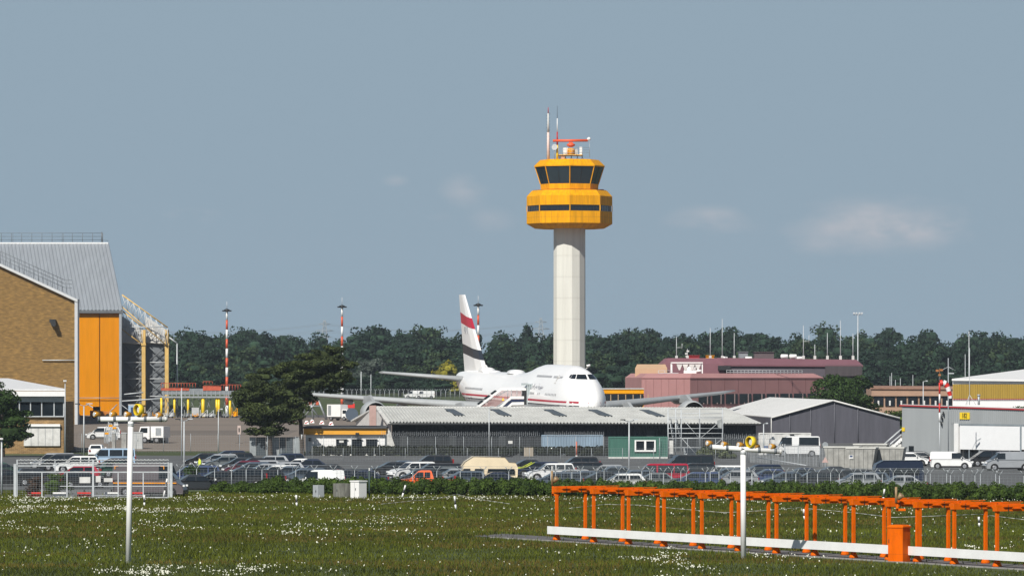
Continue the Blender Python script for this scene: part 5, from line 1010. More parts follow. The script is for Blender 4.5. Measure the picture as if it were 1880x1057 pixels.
CARS=[
# left block: first stack (drawn behind the high visibility vest)
('hatch',372,857,'black',188,'black hatchback directly behind the person in the yellow vest'),
('estate',415,852,'navy',190,'dark navy estate at the back of the stack right of the yellow vest'),
('estate',428,856,'black',188,'black estate second in the stack right of the yellow vest'),
('sedan',412,862,'grey',190,'grey saloon whose front shows right of the yellow vest'),
('hatch',440,866,'dark',188,'dark grey hatchback in the middle of the left car stack'),
('estate',462,868,'black',190,'long black estate with its roof line under the grey wall panels'),
('hatch',446,873,'maroon',188,'maroon hatchback half hidden behind the Y topped fence post'),
('hatch',462,876,'slate',190,'slate blue hatchback in front of the maroon one'),
('estate',484,880,'silver',189,'silver estate with bright pillars in the left car stack'),
('estate',505,883,'white',190,'white hatchback style estate nearest the dark shrubs in the left stack'),
('sedan',528,884,'slate',189,'slate saloon behind the ivy hedge left end'),
('estate',520,858,'navy',190,'navy estate at the rear below the grey wall panels'),
('hatch',494,862,'silver',188,'small silver hatchback behind the silver estate'),
('sedan',546,868,'white',186,'white saloon with long roof left of the blue saloon'),
('sedan',566,869,'navy',186,'dark blue saloon right of the white saloon, rear of the left stack'),
('estate',555,890,'slate',190,'slate blue estate with roof line above the white small van'),
('suv',575,888,'black',186,'black off-roader roof behind the white small van'),
('estate',638,892,'dark',184,'long dark estate at the right end of the left group'),
('sedan',665,893,'navy',184,'dark blue saloon tail beside the left white cabinet'),
('estate',398,859,'silver',190,'silver estate between the yellow vest and the grey saloon'),
('hatch',478,872,'silver',189,'silver hatchback beside the long black estate roof'),
('hatch',520,876,'silver',188,'silver hatchback between the white hatchback style estate and the white saloon'),
('sedan',600,880,'black',186,'black saloon roof behind the white small van right half'),
('estate',475,893,'black',190,'black estate directly behind the left end of the ivy hedge'),
# near the fence, left
('estate',395,896,'black',192,'black estate close behind the fence between the gate and the hedge'),
('suv',440,896,'dark',190,'anthracite off-roader behind the Y topped fence posts near the hedge end'),
('sedan',365,903,'dark',14,'dark saloon behind the young tree by the fence'),
('mpv',356,890,'blue',188,'blue people carrier behind the grey van bonnet'),
('hatch',70,890,'dark',12,'dark hatchback behind the steel gate left part'),
('estate',15,892,'black',10,'black estate at the left edge behind the fence'),
('sedan',6,876,'green',8,'dark green saloon roof at the far left edge'),
('mpv',98,862,'silver',190,'silver people carrier at the left end of the row by the annexe'),
('mpv',113,864,'dark',190,'anthracite people carrier beside the silver one by the annexe'),
('suv',140,868,'white',188,'white off-roader in the row by the annexe'),
('hatch',142,884,'red',186,'red hatchback behind the top rail of the gate'),
('estate',205,868,'black',188,'black estate in front of the light blue minibus'),
('hatch',222,876,'green',10,'dark green hatchback under the barbed wire of the gate'),
('hatch',155,896,'black',10,'black hatchback behind the white signs on the gate'),
# middle block
('sedan',716,875,'dark',192,'anthracite saloon left of the white off-roader in the middle block'),
('sedan',735,872,'slate',190,'slate saloon behind the bonnet of the white off-roader'),
('suv',790,866,'black',186,'black off-roader at the back behind the white one'),
('mpv',800,885,'black',190,'black people carrier in front of the white off-roader'),
('sedan',815,886,'grey',190,'grey saloon left of the beige motorhome'),
('estate',826,880,'dark',189,'dark estate with pale roof rails left of the beige motorhome'),
('hatch',833,890,'silver',190,'silver hatchback in front of the dark estate by the motorhome'),
('hatch',850,895,'slate',190,'slate hatchback at the foot of the motorhome windscreen'),
('sedan',905,897,'navy',186,'navy saloon roof before the beige motorhome'),
('sedan',965,870,'dark',190,'dark saloon behind the yellow green striped car'),
('estate',985,876,'navy',190,'navy estate right of the beige motorhome'),
('suv',1010,884,'white',190,'white roofed off-roader right of the navy estate'),
('suv',1058,870,'black',188,'black off-roader at the back below the blue container'),
('mpv',1062,882,'black',190,'large black people carrier below the dark clipped hedge'),
('hatch',1045,892,'silver',190,'silver hatchback in front of the large black people carrier'),
('sedan',1072,894,'slate',190,'slate saloon nearest the hedge below the container'),
('hatch',1108,882,'silver',190,'silver hatchback under the green hut left corner'),
('sedan',1125,884,'slate',190,'slate saloon under the green hut'),
('sedan',1100,896,'dark',192,'dark saloon nearest the hedge left of the red minibus'),
('hatch',1140,901,'white',188,'white hatchback roof just above the hedge left of the red minibus'),
('sedan',1200,898,'grey',184,'grey saloon before the red minibus'),
('estate',1275,898,'blue',184,'faded blue estate right of the red minibus'),
('suv',1270,884,'black',188,'black off-roader between the dark van and the hedge'),
('hatch',770,891,'dark',188,'dark hatchback behind the bright orange pickup'),
('estate',1020,898,'slate',188,'slate estate low behind the hedge left of the gantry row'),
('hatch',1165,893,'slate',188,'slate hatchback between the white hatchback roof and the red minibus'),
('sedan',1335,888,'slate',190,'slate saloon tucked behind the silver hatchback by the right mast'),
# right block
('sedan',1470,888,'navy',188,'navy saloon between the grey bar fence and the hedge'),
('hatch',1510,893,'black',188,'black hatchback touching the anthracite estate before the skips'),
('sedan',1306,882,'silver',192,'silver saloon left of the white roofed car by the right mast'),
('estate',1322,884,'white',190,'white roofed estate left of the right white mast'),
('hatch',1348,894,'silver',190,'silver hatchback at the hedge left of the right white mast'),
('estate',1392,882,'navy',188,'navy estate right of the right white mast'),
('sedan',1410,890,'blue',188,'blue saloon right of the navy estate by the mast'),
('sedan',1442,896,'slate',190,'slate saloon low behind the hedge left of the skips'),
('estate',1490,897,'dark',184,'anthracite estate low behind the hedge before the skips'),
('sedan',1524,885,'dark',188,'dark saloon in front of the skip left end'),
('estate',1552,892,'black',188,'black estate in front of the skips'),
('hatch',1572,899,'silver',192,'silver hatchback left of the dark blue camper'),
('hatch',1590,898,'slate',192,'slate hatchback touching the dark blue camper front'),
('sedan',1650,904,'silver',186,'silver saloon roof before the dark blue camper'),
]
for k_,px,by,col,yaw,lab in CARS: place(k_,px,by,col,yaw,lab,GC)
place('bus',205,868,'lblue',186,'light blue minibus with dark windows behind the left white mast',D=gd(857))
place('bigvan',276,914,'mauve',-6,'large brown grey panel van behind the steel gate',D=gd(911))
place('caddy',584,901,'white',184,'small white van behind the ivy hedge left of the white cabinet',D=411.5)
place('suv',757,881,'white',206,'white off-roader facing left in the middle of the car park',sc_=1)
place('pickup',780,900,'orange',182,'bright orange pickup behind the ivy hedge',D=413)
place('bus',1212,892,'red',182,'dark red minibus behind the hedge below the green hut',D=gd(892))
place('bus',1262,872,'black',190,'black minibus before the scaffold foot')
place('policevan',1462,838,'white',184,'white police van with blue stripe before the tent hall')
place('caddy',1747,861,'white',-8,'small white van before the numbered workshop')
place('van',1850,864,'silver',188,'silver panel van before the glazed workshop door')
place('mpv',1815,856,'black',188,'black people carrier between the two vans at the workshop')
place('hatch',1673,855,'white',-14,'white hatchback between the skips and the workshop')
place('hatch',1693,853,'dark',-14,'dark hatchback behind the white one at the workshop corner')
place('mpv',189,806,'white',188,'white people carrier on the apron edge before the hangar door',D=668)
place('hatch',178,838,'white',90,'white hatchback seen from behind near the light blue minibus',D=gd(838))
for i,(px,D) in enumerate(((780,1330),(760,1332),)): place('van',px,D,'white',184,['distant white van by the far fence, right one','distant white van by the far fence, left one'][i],D=1262+i*3)
# details on particular vehicles
def wparts(t): return [o for o in COL.objects if o.parent==t]
veh=lambda s:[o for o in COL.objects if o.parent is None and s in str(o.get('label',''))][0]
t=veh('police van'); m=MB()
for s_ in(-1,1): m.bb(-2.7,2.0,s_*1.006-.01,s_*1.006+.01,.88,1.16); m.bb(-2.7,1.4,s_*1.006-.01,s_*1.006+.01,.66,.78)
m.build('blue_stripe',M('livery_blue',(.06,.13,.36),.4),t); m=MB(); m.bb(.6,1.1,-.6,.6,2.45,2.6); m.build('beacon_bar',DARK,t)
t=veh('brown grey panel van'); m=MB()
for s_ in(-1,1): m.bb(-2.85,2.3,s_*1.02-.006,s_*1.02+.006,1.05,1.14)
m.build('orange_stripe',M('reflective_orange',(.85,.33,.02),.4),t); m=MB()
for s_ in(-1,1):
    for x0 in(-2.75,1.0): m.bb(x0,x0+.3,s_*.935-.006,s_*.935+.006,2.42,2.48); m.bb(x0+(0 if x0<0 else .24),x0+(.06 if x0<0 else .3),s_*.945-.006,s_*.945+.006,2.2,2.42)
m.build('corner_mark',MATS['reflective_orange'],t)
t=veh('navy estate right of the beige'); m=MB()
for s_ in(-1,1): m.cyl((1.2,s_*.86,.98),(.3,s_*.72,1.45),.045,n=4); m.cyl((2.2,s_*.8,.86),(1.2,s_*.84,.99),.045,n=4)
m.build('green_stripe',M('lime_stripe',(.55,.62,.05),.4),t); t['label']='navy estate with yellow green stripe right of the beige motorhome'
t=veh('white off-roader facing left')
# motorhome, camper, rubbish skips, apron trucks
def loftbody(m,L,W,prof,mi=None,bev=.0):
    m.ring([[(x_,y_,z_) for x_,z_ in prof] for y_ in(-W/2+.12,-W/2,W/2,W/2-.12)],True,False,mi)
t=thing('motorhome','beige motorhome with high rounded roof in the car park centre','motorhome',(X(899,428),428,.02),R(184))
m=MB(); loftbody(m,5.2,2.1,[(-2.35,.35),(-2.4,1.75),(-2.2,2.15),(-1.6,2.2),(-1.25,2.62),(1.5,2.7),(2.2,2.25),(2.5,1.85),(2.4,1.55),(2.75,1.1),(2.85,.4)]); b=m.build('body',PT['beige'],t,bevel=.06)
m=MB(); m.add([(2.42,-.9,1.5),(2.78,-.9,1.1),(2.78,.9,1.1),(2.42,.9,1.5)],[(0,1,2,3)]); m.build('windscreen',CARGLASS,t)
for s_ in(-1,1):
    for a,b in((1.75,2.45),(.6,1.45),(-2.1,.3)): m=MB(); y_=s_*1.062; q=[(a,y_,1.15),(b,y_,1.15),(b-.1,y_,1.62),(a,y_,1.62)]; m.add(q if s_<0 else q[::-1],[(0,1,2,3)]); m.build('side_window',CARGLASS,t)
    for x_ in(-1.6,1.8):
        m=MB(); m.cyl((x_,s_*.8,.34),(x_,s_*1.07,.34),.34,n=16); wh=m.build('wheel',BLACK,t); m=MB(); m.cyl((x_,s_*1.06,.34),(x_,s_*1.09,.34),.2,n=12); m.build('rim',CHROME,wh)
m=MB(); m.bb(-2.0,-1.0,-.5,.5,2.63,2.72); m.build('roof_hatch',DARK,t)
t=thing('camper_van','dark blue camper van with bulging roof on the right of the car park','camper van',(X(1648,424),424,.02),R(184))
m=MB(); loftbody(m,4.3,1.95,[(-2.1,.4),(-2.15,1.5),(-2.05,2.3),(-1.85,2.42),(1.35,2.40),(1.95,2.1),(2.1,1.65),(2.15,.4)]); m.build('body',PT['navy'],t,bevel=.12)
m=MB(); m.add([(1.99,-.85,2.0),(2.13,-.85,1.4),(2.13,.85,1.4),(1.99,.85,2.0)],[(0,1,2,3)]); m.build('windscreen',CARGLASS,t)
for s_ in(-1,1):
    for a,b in((.9,1.85),(-1.7,.6)): m=MB(); y_=s_*.985; q=[(a,y_,1.25),(b,y_,1.25),(b-.1,y_,1.72),(a,y_,1.72)]; m.add(q if s_<0 else q[::-1],[(0,1,2,3)]); m.build('side_window',CARGLASS,t)
    for x_ in(-1.3,1.35):
        m=MB(); m.cyl((x_,s_*.75,.34),(x_,s_*.99,.34),.34,n=16); wh=m.build('wheel',BLACK,t); m=MB(); m.cyl((x_,s_*.985,.34),(x_,s_*1.01,.34),.2,n=12); m.build('rim',CHROME,wh)
SK=M('skip_pale_grey',(.31,.31,.29),.7,var=.2,scale=1.2)
for i,(px,D,w_,lab) in enumerate(((1547,510,3.6,'pale grey ribbed skip, leftmost of the skip row'),(1583,503,3.0,'pale skip with blue label in the middle of the row'),(1630,505,3.6,'pale skip with blue label at the right end of the row'),(1600,530,3.6,'dirty white covered skip behind the skip row'))):
    t=thing('skip',lab,'skip',(X(px,D),D,.02),R(-12),'skips before the workshop'); h_=2.25
    m=MB(); m.prism([(-w_/2+.35,.15),(w_/2-.35,.15),(w_/2,h_),(-w_/2,h_)],-1.1,1.1); m.build('body',SK,t)
    m=MB(); m.bb(-w_/2-.06,w_/2+.06,-1.17,1.17,h_,h_+.12); m.build('lid',M('skip_lid_white',(.58,.58,.54),.7,var=.1),t)
    for k in range(6): m=MB(); x_=-w_/2+.35+k*(w_-.7)/5; m.bb(x_-.04,x_+.04,-1.19,-1.1,.2,h_-.05); m.build('rib',SK,t)
    if i in(1,2): m=MB(); m.bb(-w_/2+.3,-w_/2+.75,-1.2,-1.15,1.2,1.6); m.build('label_plate',DIRTYWHITE,t); m=MB(); m.bb(-w_/2+.38,-w_/2+.67,-1.205,-1.2,1.38,1.55); m.build('label_mark',PT['blue'],t)
def truck(name,label,cat,px,D,yaw,cab,box,L=5.2,bh=2.9):
    t=thing(name,label,cat,(X(px,D),D,gz(D)+.02),R(yaw)); m=MB(); m.prism([(L/2-1.6,.5),(L/2,.5),(L/2,1.35),(L/2-.25,2.15),(L/2-1.6,2.2)],-1,1); m.build('cab',cab,t,bevel=.06)
    m=MB(); m.add([(L/2+.01,-.85,1.35),(L/2+.01,.85,1.35),(L/2-.22,.85,2.05),(L/2-.22,-.85,2.05)],[(0,1,2,3)]); m.build('windscreen',CARGLASS,t)
    for s_ in(-1,1): m=MB(); q=[(L/2-1.3,s_*1.012,1.35),(L/2-.15,s_*1.012,1.35),(L/2-.4,s_*1.012,2.0),(L/2-1.3,s_*1.012,2.0)]; m.add(q if s_<0 else q[::-1],[(0,1,2,3)]); m.build('side_window',CARGLASS,t)
    m=MB(); m.bb(-L/2,L/2-1.8,-1.08,1.08,.75,bh); m.build('box',box,t); m=MB(); m.bb(-L/2,L/2-.1,-.5,.5,.4,.75); m.bb(-L/2+.3,-L/2+1.1,-1.095,1.095,1,bh-.2); m.build('chassis',GALV,t)
    for x_ in(-L/2+1,L/2-.9):
        for s_ in(-1,1): m=MB(); m.cyl((x_,s_*.75,.42),(x_,s_*1.04,.42),.42,n=14); wh=m.build('wheel',BLACK,t); m=MB(); m.cyl((x_,s_*1.03,.42),(x_,s_*1.06,.42),.24,n=10); m.build('rim',CHROME,wh)
    for s_ in(-1,1): m=MB(); m.box((L/2+.01,s_*.7,.75),(.06,.3,.2)); m.build('headlight',HEADL,t)
    return t
truck('ground_power_truck','white air conditioning truck on the apron left of the jet engine','truck',626,945,-42,WHITE,WHITE,5.4,3.1)
truck('small_truck','small white flatbed truck with tall box on the apron edge','truck',283,640,160,WHITE,WHITE,3.6,2.2)
# ================================================================ PEOPLE
SKIN=M('skin',(.48,.28,.19),.6,var=.05)
def person(label,loc,rz,joints,edges_,head,cloth,hair,legs,torso_z,cap=None):
    t=thing('person',label,'person',loc,rz)
    me=bpy.data.meshes.new('body'); names=list(joints); me.from_pydata([joints[n][:3] for n in names],[(names.index(a),names.index(b)) for a,b in edges_],[]); o=bpy.data.objects.new('body',me); COL.objects.link(o); 
    sk=o.modifiers.new('s','SKIN'); o.modifiers.new('ss','SUBSURF').levels=1
    for i,n_ in enumerate(names): sv=me.skin_vertices[0].data[i]; sv.radius=(joints[n_][3],)*2; sv.use_root=(n_=='pelvis')
    dg=bpy.context.evaluated_depsgraph_get(); m2=bpy.data.meshes.new_from_object(o.evaluated_get(dg)); bpy.data.objects.remove(o)
    for mt in(SKIN,cloth,legs): m2.materials.append(mt)
    hp=joints['head']
    for p in m2.polygons:
        c=p.center; d_hand=min((Vector(joints[n_][:3])-c).length for n_ in names if n_.startswith('hand') or n_.startswith('f'))
        p.material_index=0 if (c.z>joints['neck'][2]+.03 and (c-Vector(hp[:3])).length<.3) or d_hand<.07 else (1 if c.z>torso_z else 2); p.use_smooth=True
    b=bpy.data.objects.new('body',m2); COL.objects.link(b); b.parent=t
    hx_,hy_,hz_=hp[:3]
    m=MB(); m.lathe((hx_,hy_-.01,hz_),[(.07,-.02),(.098,.03),(.098,.09),(.07,.14),(.02,.155)],12); m.build('cap' if cap else 'hair',cap or hair,t)
    m=MB(); m.box((hx_+.10,hy_,hz_-.02),(.03,.025,.045)); [m.box((hx_+.088,hy_+s_*.033,hz_+.01),(.012,.024,.012),mi=1) for s_ in(-1,1)]; m.box((hx_+.088,hy_,hz_-.06),(.012,.05,.01),mi=1); [m.box((hx_,hy_+s_*.092,hz_-.01),(.035,.02,.06)) for s_ in(-1,1)]; m.build('face',[SKIN,DARK],t)
    return t
def skel(stand=True):
    J={}; 
    if stand: J.update(pelvis=(0,0,.98,.18),spine=(.01,0,1.2,.20),chest=(.02,0,1.38,.21),neck=(.03,0,1.52,.06),head=(.05,0,1.66,.095))
    else: J.update(pelvis=(0,0,.42,.15),spine=(.08,0,.62,.15),chest=(.2,0,.80,.155),neck=(.27,0,.92,.06),head=(.33,0,1.05,.095))
    E=[('pelvis','spine'),('spine','chest'),('chest','neck'),('neck','head')]
    for s_,n_ in((1,'l'),(-1,'r')):
        cx,cz=J['chest'][0],J['chest'][2]; J['sh'+n_]=(cx,s_*.19,cz+.04,.065); E.append(('chest','sh'+n_))
        if stand:
            J['el'+n_]=(cx-.02,s_*.25,1.14,.047); J['hand'+n_]=(cx+.12,s_*.23,.90,.034); J['hip'+n_]=(0,s_*.1,.92,.10); J['kn'+n_]=(.03,s_*.12,.5,.068); J['an'+n_]=(0,s_*.13,.09,.045); J['toe'+n_]=(.17,s_*.15,.045,.038)
        else:
            J['el'+n_]=(cx+.14,s_*.22,cz-.16,.047); J['hand'+n_]=(cx+.33,s_*.14,cz-.22,.034); J['hip'+n_]=(.02,s_*.11,.38,.11); J['kn'+n_]=(.42,s_*.16,.48,.07); J['an'+n_]=(.32,s_*.15,.09,.045); J['toe'+n_]=(.5,s_*.16,.045,.038)
        E+=[('sh'+n_,'el'+n_),('el'+n_,'hand'+n_),('pelvis','hip'+n_),('hip'+n_,'kn'+n_),('kn'+n_,'an'+n_),('an'+n_,'toe'+n_)]
        hx_,hy_,hz_=J['hand'+n_][:3]
        for q,(dy,l_) in enumerate(((-.030,.075),(-.010,.085),(.010,.08),(.028,.065),(.045*-s_,.045))):
            thumb=q==4; J['f%s%d'%(n_,q)]=(hx_+(.05 if not thumb else .03),hy_+dy,hz_-(.03 if not thumb else .01),.010); J['g%s%d'%(n_,q)]=(hx_+.05+l_*.5,hy_+dy*(1.1),hz_-.03-l_*.75,.008); E+=[('hand'+n_,'f%s%d'%(n_,q)),('f%s%d'%(n_,q),'g%s%d'%(n_,q))]
    return J,E
J,E_=skel(True); person('person in a bright yellow vest standing among the parked cars',(X(367,480),480,.02),R(200),J,E_,None,M('hi_vis_yellow',(.70,.82,.06),.7,var=.06),DARK,M('dark_trousers',(.03,.035,.05),.8),.86)
J,E_=skel(False); person('person in grey with red cap crouching by the fence beside the brown grey van',(X(345,421.5),421.5,.02),R(-60),J,E_,None,M('grey_jacket',(.20,.20,.25),.8,var=.08),DARK,M('dark_trousers',(.03,.035,.05),.8),.5,cap=M('red_cap',(.55,.06,.05),.7))
# ================================================================ APPROACH LIGHTS
LAMPH=M('amber_lamp_housing',(.50,.24,.02),.4,var=.1); BANDG=M('clamp_grey',(.12,.14,.16),.5)
def approach(name,label,base,top,bar0,bar1,lamps,big):
    D=gd(base[1]); bx=X(base[0],D); t=thing(name,label,'light mast',(bx,D,0)); q=lambda px,py,dy=0:(X(px,D)-bx,dy,Z(py,D))
    r=.145; m=MB(); m.cyl((0,0,-.1),q(top[0]-.2,top[1]+14),r*1.02,r,n=14); m.build('pole',WHITE,t)
    m=MB(); m.lathe(q(top[0],top[1]+13.5),[(r*1.12,0),(r*1.12,.06)],14); m.lathe(q(top[0],top[1]+11),[(r*1.12,0),(r*1.12,.06)],14); m.build('pole_joint',GALVL,t)
    m=MB(); P=[q(top[0],top[1]+14),q(top[0],top[1]+5),q(top[0]+.8,top[1]+.5)]; m.tube(P,r,14); m.build('head_fitting',WHITE,t)
    m=MB(); m.cyl(q(*bar0),q(*bar1),r*.92,n=14); m.build('crossbar',WHITE,t)
    m=MB(); e=Vector(q(*bar1)); m.ring([[(e.x+dx_,rr_*math.cos(k*.7854),e.z+rr_*math.sin(k*.7854)) for k in range(8)] for dx_,rr_ in((-.02,.14),(.06,.13),(.12,.08),(.14,.01))],True,True); m.build('end_cap',DIRTYWHITE,t)
    A_,B_=Vector(q(*bar0)),Vector(q(*bar1))
    for u in(0,.235,.46,.70,.935):
        c=A_.lerp(B_,u); m=MB(); m.cyl(c-Vector((.07,0,0)),c+Vector((.07,0,0)),r*1.03,n=14); m.build('clamp',BANDG,t)
    for px,py in lamps:
        c=Vector(q(px,py)); dr=Vector((-.80,-.60,.05)).normalized(); m=MB(); m.cyl(c+dr*.07,c-dr*.22,.15,.13,n=12); m.cyl(c-dr*.2,c-dr*.3,.08,n=8); m.cyl(c-dr*.05,Vector((c.x,0,q(0,top[1])[2]+.1)),.035,n=5); lb=m.build('lamp',LAMPH,t)
        m=MB(); m.cyl(c+dr*.071,c+dr*.09,.125,.10,n=12); m.build('lens',LENS,lb)
    c=Vector(q(*big)); dr=Vector((-.80,-.60,.03)).normalized(); m=MB()
    a=dr.orthogonal().normalized(); b=dr.cross(a); rings=[]
    for o_,rr_ in((.16,.27),(.16,.31),(-.14,.31),(-.14,.27),(.16,.27)): rings.append([c+dr*o_+(a*math.cos(k*.3927)+b*math.sin(k*.3927))*rr_ for k in range(16)])
    m.ring(rings,False,True); lb=m.build('flash_lamp_shroud',YEL,t); m=MB(); m.cyl(c-dr*.05,c+dr*.02,.18,.16,n=14); m.build('lens',LENS,lb); m=MB(); m.cyl(c-dr*.06,c-dr*.2,.27,.12,n=14); m.cyl(c-Vector((0,0,.3)),Vector((c.x,0,q(0,top[1])[2])),.05,n=6); m.build('lamp_bracket',DARK,lb)
approach('approach_light_mast','tall white approach light mast at the left standing in the meadow',(235.5,1033),(240,768),(182,769),(303,769),[(175,760),(205,760),(232,760),(261,761),(290,762)],(255,752))
approach('approach_light_mast','tall white approach light mast at the right between the orange frames',(1365,1026),(1364.5,820),(1305,820),(1432,828.5),[(1300,813),(1328,815),(1357,816),(1386,818.5),(1416,819)],(1379,811))
# ================================================================ ORANGE FRAMES
def frame_u(px):
    k=(px-CX)/F; return (k*P0.y-P0.x)/(U.x-k*U.y)
ang=math.atan2(NV.y,NV.x)
proto=None; GF='orange portal frames in a row'
PXS=[1022,1090,1154,1219,1288.5,1356,1425.5,1496,1567,1632,1684,1752,1830.5,1905]
def make_frame():
    t=thing('portal_gantry','x','frame',(0,0,0),0)      # local x: along the beam, local y: away from the board
    for x_ in(0,1.95):
        m=MB(); m.box((x_,0,1.5),(.155,.155,2.72)); p=m.build('post',ORANGE,t); m=MB(); m.lathe((x_,0,.02),[(.26,0),(.24,.08),(.13,.32),(.11,.34)],8); m.build('foot',ORANGE,p)
    m=MB(); m.bb(-.16,3.3,-.17,.17,2.84,3.16); m.build('beam',ORANGE,t,bevel=.01)
    m=MB()
    for k,(a,z_) in enumerate(((.25,3.06),(.78,2.96),(1.35,3.06),(1.88,2.96),(2.4,3.06))): m.bb(a,a+.55,-.26,-.17,z_,z_+.035)
    m.build('slat',ORANGE,t)
    m=MB(); [m.bb(a,a+.05,-.20,-.172,2.86,3.14) for a in(.55,1.55,2.55)]; m.build('gap_strip',M('frame_gap',(.10,.03,.01),.7),t)
    m=MB(); m.bb(-.1,4.3,.2,.34,3.0,3.12); m.bb(-.1,4.3,-.02,.10,3.165,3.20); m.build('top_rail',ORANGE,t)
    return t
fp=make_frame(); kcache(fp)
for i,px in enumerate(PXS):
    t=fp if i==0 else dup(fp); p=fr(frame_u(px),0); t.location=p; t.rotation_euler=(0,0,ang)
    t['group']=GF; t['label']=['leftmost orange portal frame in the row behind the white board','second orange portal frame from the left end','third orange portal frame from the left end','fourth orange portal frame from the left end','fifth orange portal frame, left of the white light mast','orange portal frame directly behind the white light mast','orange portal frame next right of the white light mast','second orange portal frame right of the white light mast','orange portal frame next left of the orange cabinet','orange portal frame directly behind the orange cabinet','orange portal frame next right of the orange cabinet','second orange portal frame right of the orange cabinet','third orange portal frame right of the orange cabinet','orange portal frame at the right edge of the row'][i]
t=thing('white_board','long white board running along the foot of the orange frames','board',tuple(fr(0,0)))
m=MB(); cuts=[frame_u(a) for a in(1014,1050,1160,1290,1440,1600,1760,1960)]
for a,b in zip(cuts,cuts[1:]): m.slab(fr(a+.004,-.35,.37),fr(b-.004,-.35,.37),fr(b-.004,-.35,.83),fr(a+.004,-.35,.83),.05)
m.build('board_panel',M('white_board_paint',(.76,.77,.76),.55,var=.05,scale=1),t,True)
m=MB(); [m.cyl(fr(frame_u(a),-.28,.55),fr(frame_u(a),-.1,.55),.04,n=5) for a in PXS[:13]]; m.build('bracket',ORANGE,t,True)
D=259.4; t=thing('orange_cabinet','bright orange equipment cabinet standing before the white board','cabinet',(X(1645,D),D-2.1,0),R(-33))
m=MB(); m.bb(-.44,.44,-.42,.42,.02,1.80); m.build('body',ORANGE,t,bevel=.01); m=MB(); m.ring([[(-.48,-.46,1.8),(.48,-.46,1.8),(.48,.46,1.8),(-.48,.46,1.8)],[(-.48,-.46,1.87),(.48,-.46,1.87),(.48,.46,1.87),(-.48,.46,1.87)],[(-.36,-.34,1.95),(.36,-.34,1.95),(.36,.34,1.95),(-.36,.34,1.95)]],True,False); m.build('lid',ORANGE,t)
m=MB(); m.bb(-.39,-.36,-.45,-.425,1.0,1.2); m.build('handle',DARK,t); m=MB(); m.bb(-.42,.42,-.428,-.424,.42,.432); m.bb(.444,.448,-.4,.4,.42,.432); m.bb(.444,.448,-.4,.4,1.2,1.206); m.build('door_seam',M('frame_gap2',(.35,.06,.0),.7),t)
def obslight(name,label,px,py0,u,n_,hh):
    p=fr(u,n_); t=thing(name,label,'monitor pole',tuple(p)); m=MB(); m.box((0,0,2.95+hh/2-.3),(.12,.12,hh)); m.box((.2,0,2.7),(.5,.12,.12)); m.build('arm',ORANGE,t); m=MB(); m.cyl((-.05,0,2.7+hh),(-.05,0,3.55+hh),.07,n=6); m.cyl((.05,0,2.9+hh),(.25,-.1,3.15+hh),.09,.16,n=8); m.build('sensor_head',M('bronze_lamp',(.30,.20,.10),.5),t); return t
t=obslight('monitor_sensor','sensor head on orange arm at the left end of the orange frames',1014,0,frame_u(1015),.0,.55)
m=MB(); m.cyl((-.05,0,3.9),(-.05,0,4.4),.035,n=5); m.build('tip',DIRTYWHITE,t)
obslight('monitor_sensor','sensor head on orange arm above the orange cabinet',1648,0,frame_u(1647),0,.35)
# ================================================================ CABINETS, MARKERS
def cabinet(name,label,px0,px1,top,by,mat,yaw,lid=None,split=.35):
    D=gd(by); w_=(px1-px0)/F*D; a=R(yaw); s_=w_/(math.cos(a)+math.sin(a)*.8); t=thing(name,label,'cabinet',(X((px0+px1)/2,D),D+.3,0),-a if yaw else 0)
    h_=Z(top,D); m=MB(); m.bb(-s_/2,s_/2,-s_*.4,s_*.4,-.05,h_-(.08 if lid else 0)); m.build('body',mat,t,bevel=.01)
    if lid: m=MB(); m.bb(-s_/2-.05,s_/2+.05,-s_*.4-.05,s_*.4+.05,h_-.077,h_+.02); m.build('lid',lid,t)
    m=MB(); m.bb(-.01,.01,-s_*.4-.012,-s_*.4-.002,.1,h_-.15); m.build('door_seam',GALV,t); m=MB(); m.box((s_*.12,-s_*.4-.02,h_*.55),(.04,.04,.18)); m.build('handle',DARK,t); return t
cabinet('equipment_cabinet','small light grey cabinet, leftmost of three at the hedge',574,595,890,915,M('cabinet_grey',(.36,.39,.41),.6,var=.06),55)
cabinet('equipment_cabinet','stained concrete cabinet in the middle of three at the hedge',611,643,887,915,M('stained_concrete',(.24,.24,.21),.85,var=.35,scale=1.5,st=(3,3,.5)),62)
cabinet('equipment_cabinet','tall white cabinet, rightmost of three at the hedge',643,673,882,916,WHITE,47,WHITE)
D=gd(915); t=thing('slim_post','thin dark green post right of the white cabinet','post',(X(678,D),D,0)); m=MB(); m.cyl((0,0,-.1),(0,0,Z(861,D)),.06,n=6); m.build('pole',M('post_green',(.05,.09,.08),.6),t); m=MB(); m.box((0,-.05,Z(861,D)),(.1,.1,.22)); m.build('cap',DIRTYWHITE,t)
for i,(px,a,b,lean,lab) in enumerate(((545,908,930,.05,'black and white marker post left of the grey cabinets'),(738,890,913,-.28,'leaning black and white marker post before the hedge right of the cabinets'),(837,910,935,.1,'black and white marker post with a rope below the orange frames left end'),(265,908,930,0,'black and white marker post right of the left light mast'),(300,878,913,-.2,'leaning marker post at the right gate pillar'),(1621,897,921,-.12,'marker post before the hedge above the orange frames'),(1477,934,954,.08,'marker post in the meadow seen between the orange frames'),(1798,948,966,.05,'marker post in the meadow at the right seen between the frames'))):
    D=gd(b); t=thing('marker_post',lab,'marker post',(X(px,D),D,0),0,'black and white marker posts'); h_=Z(a,D); f=lambda u:(-lean*h_*(u),0,h_*u)
    for u0,u1,mt in((0,.38,WHITE),(.38,.62,DARK),(.62,1,WHITE)): m=MB(); m.cyl(f(u0),f(u1),.07,n=8); m.build('band' if mt is DARK else 'section',mt,t)
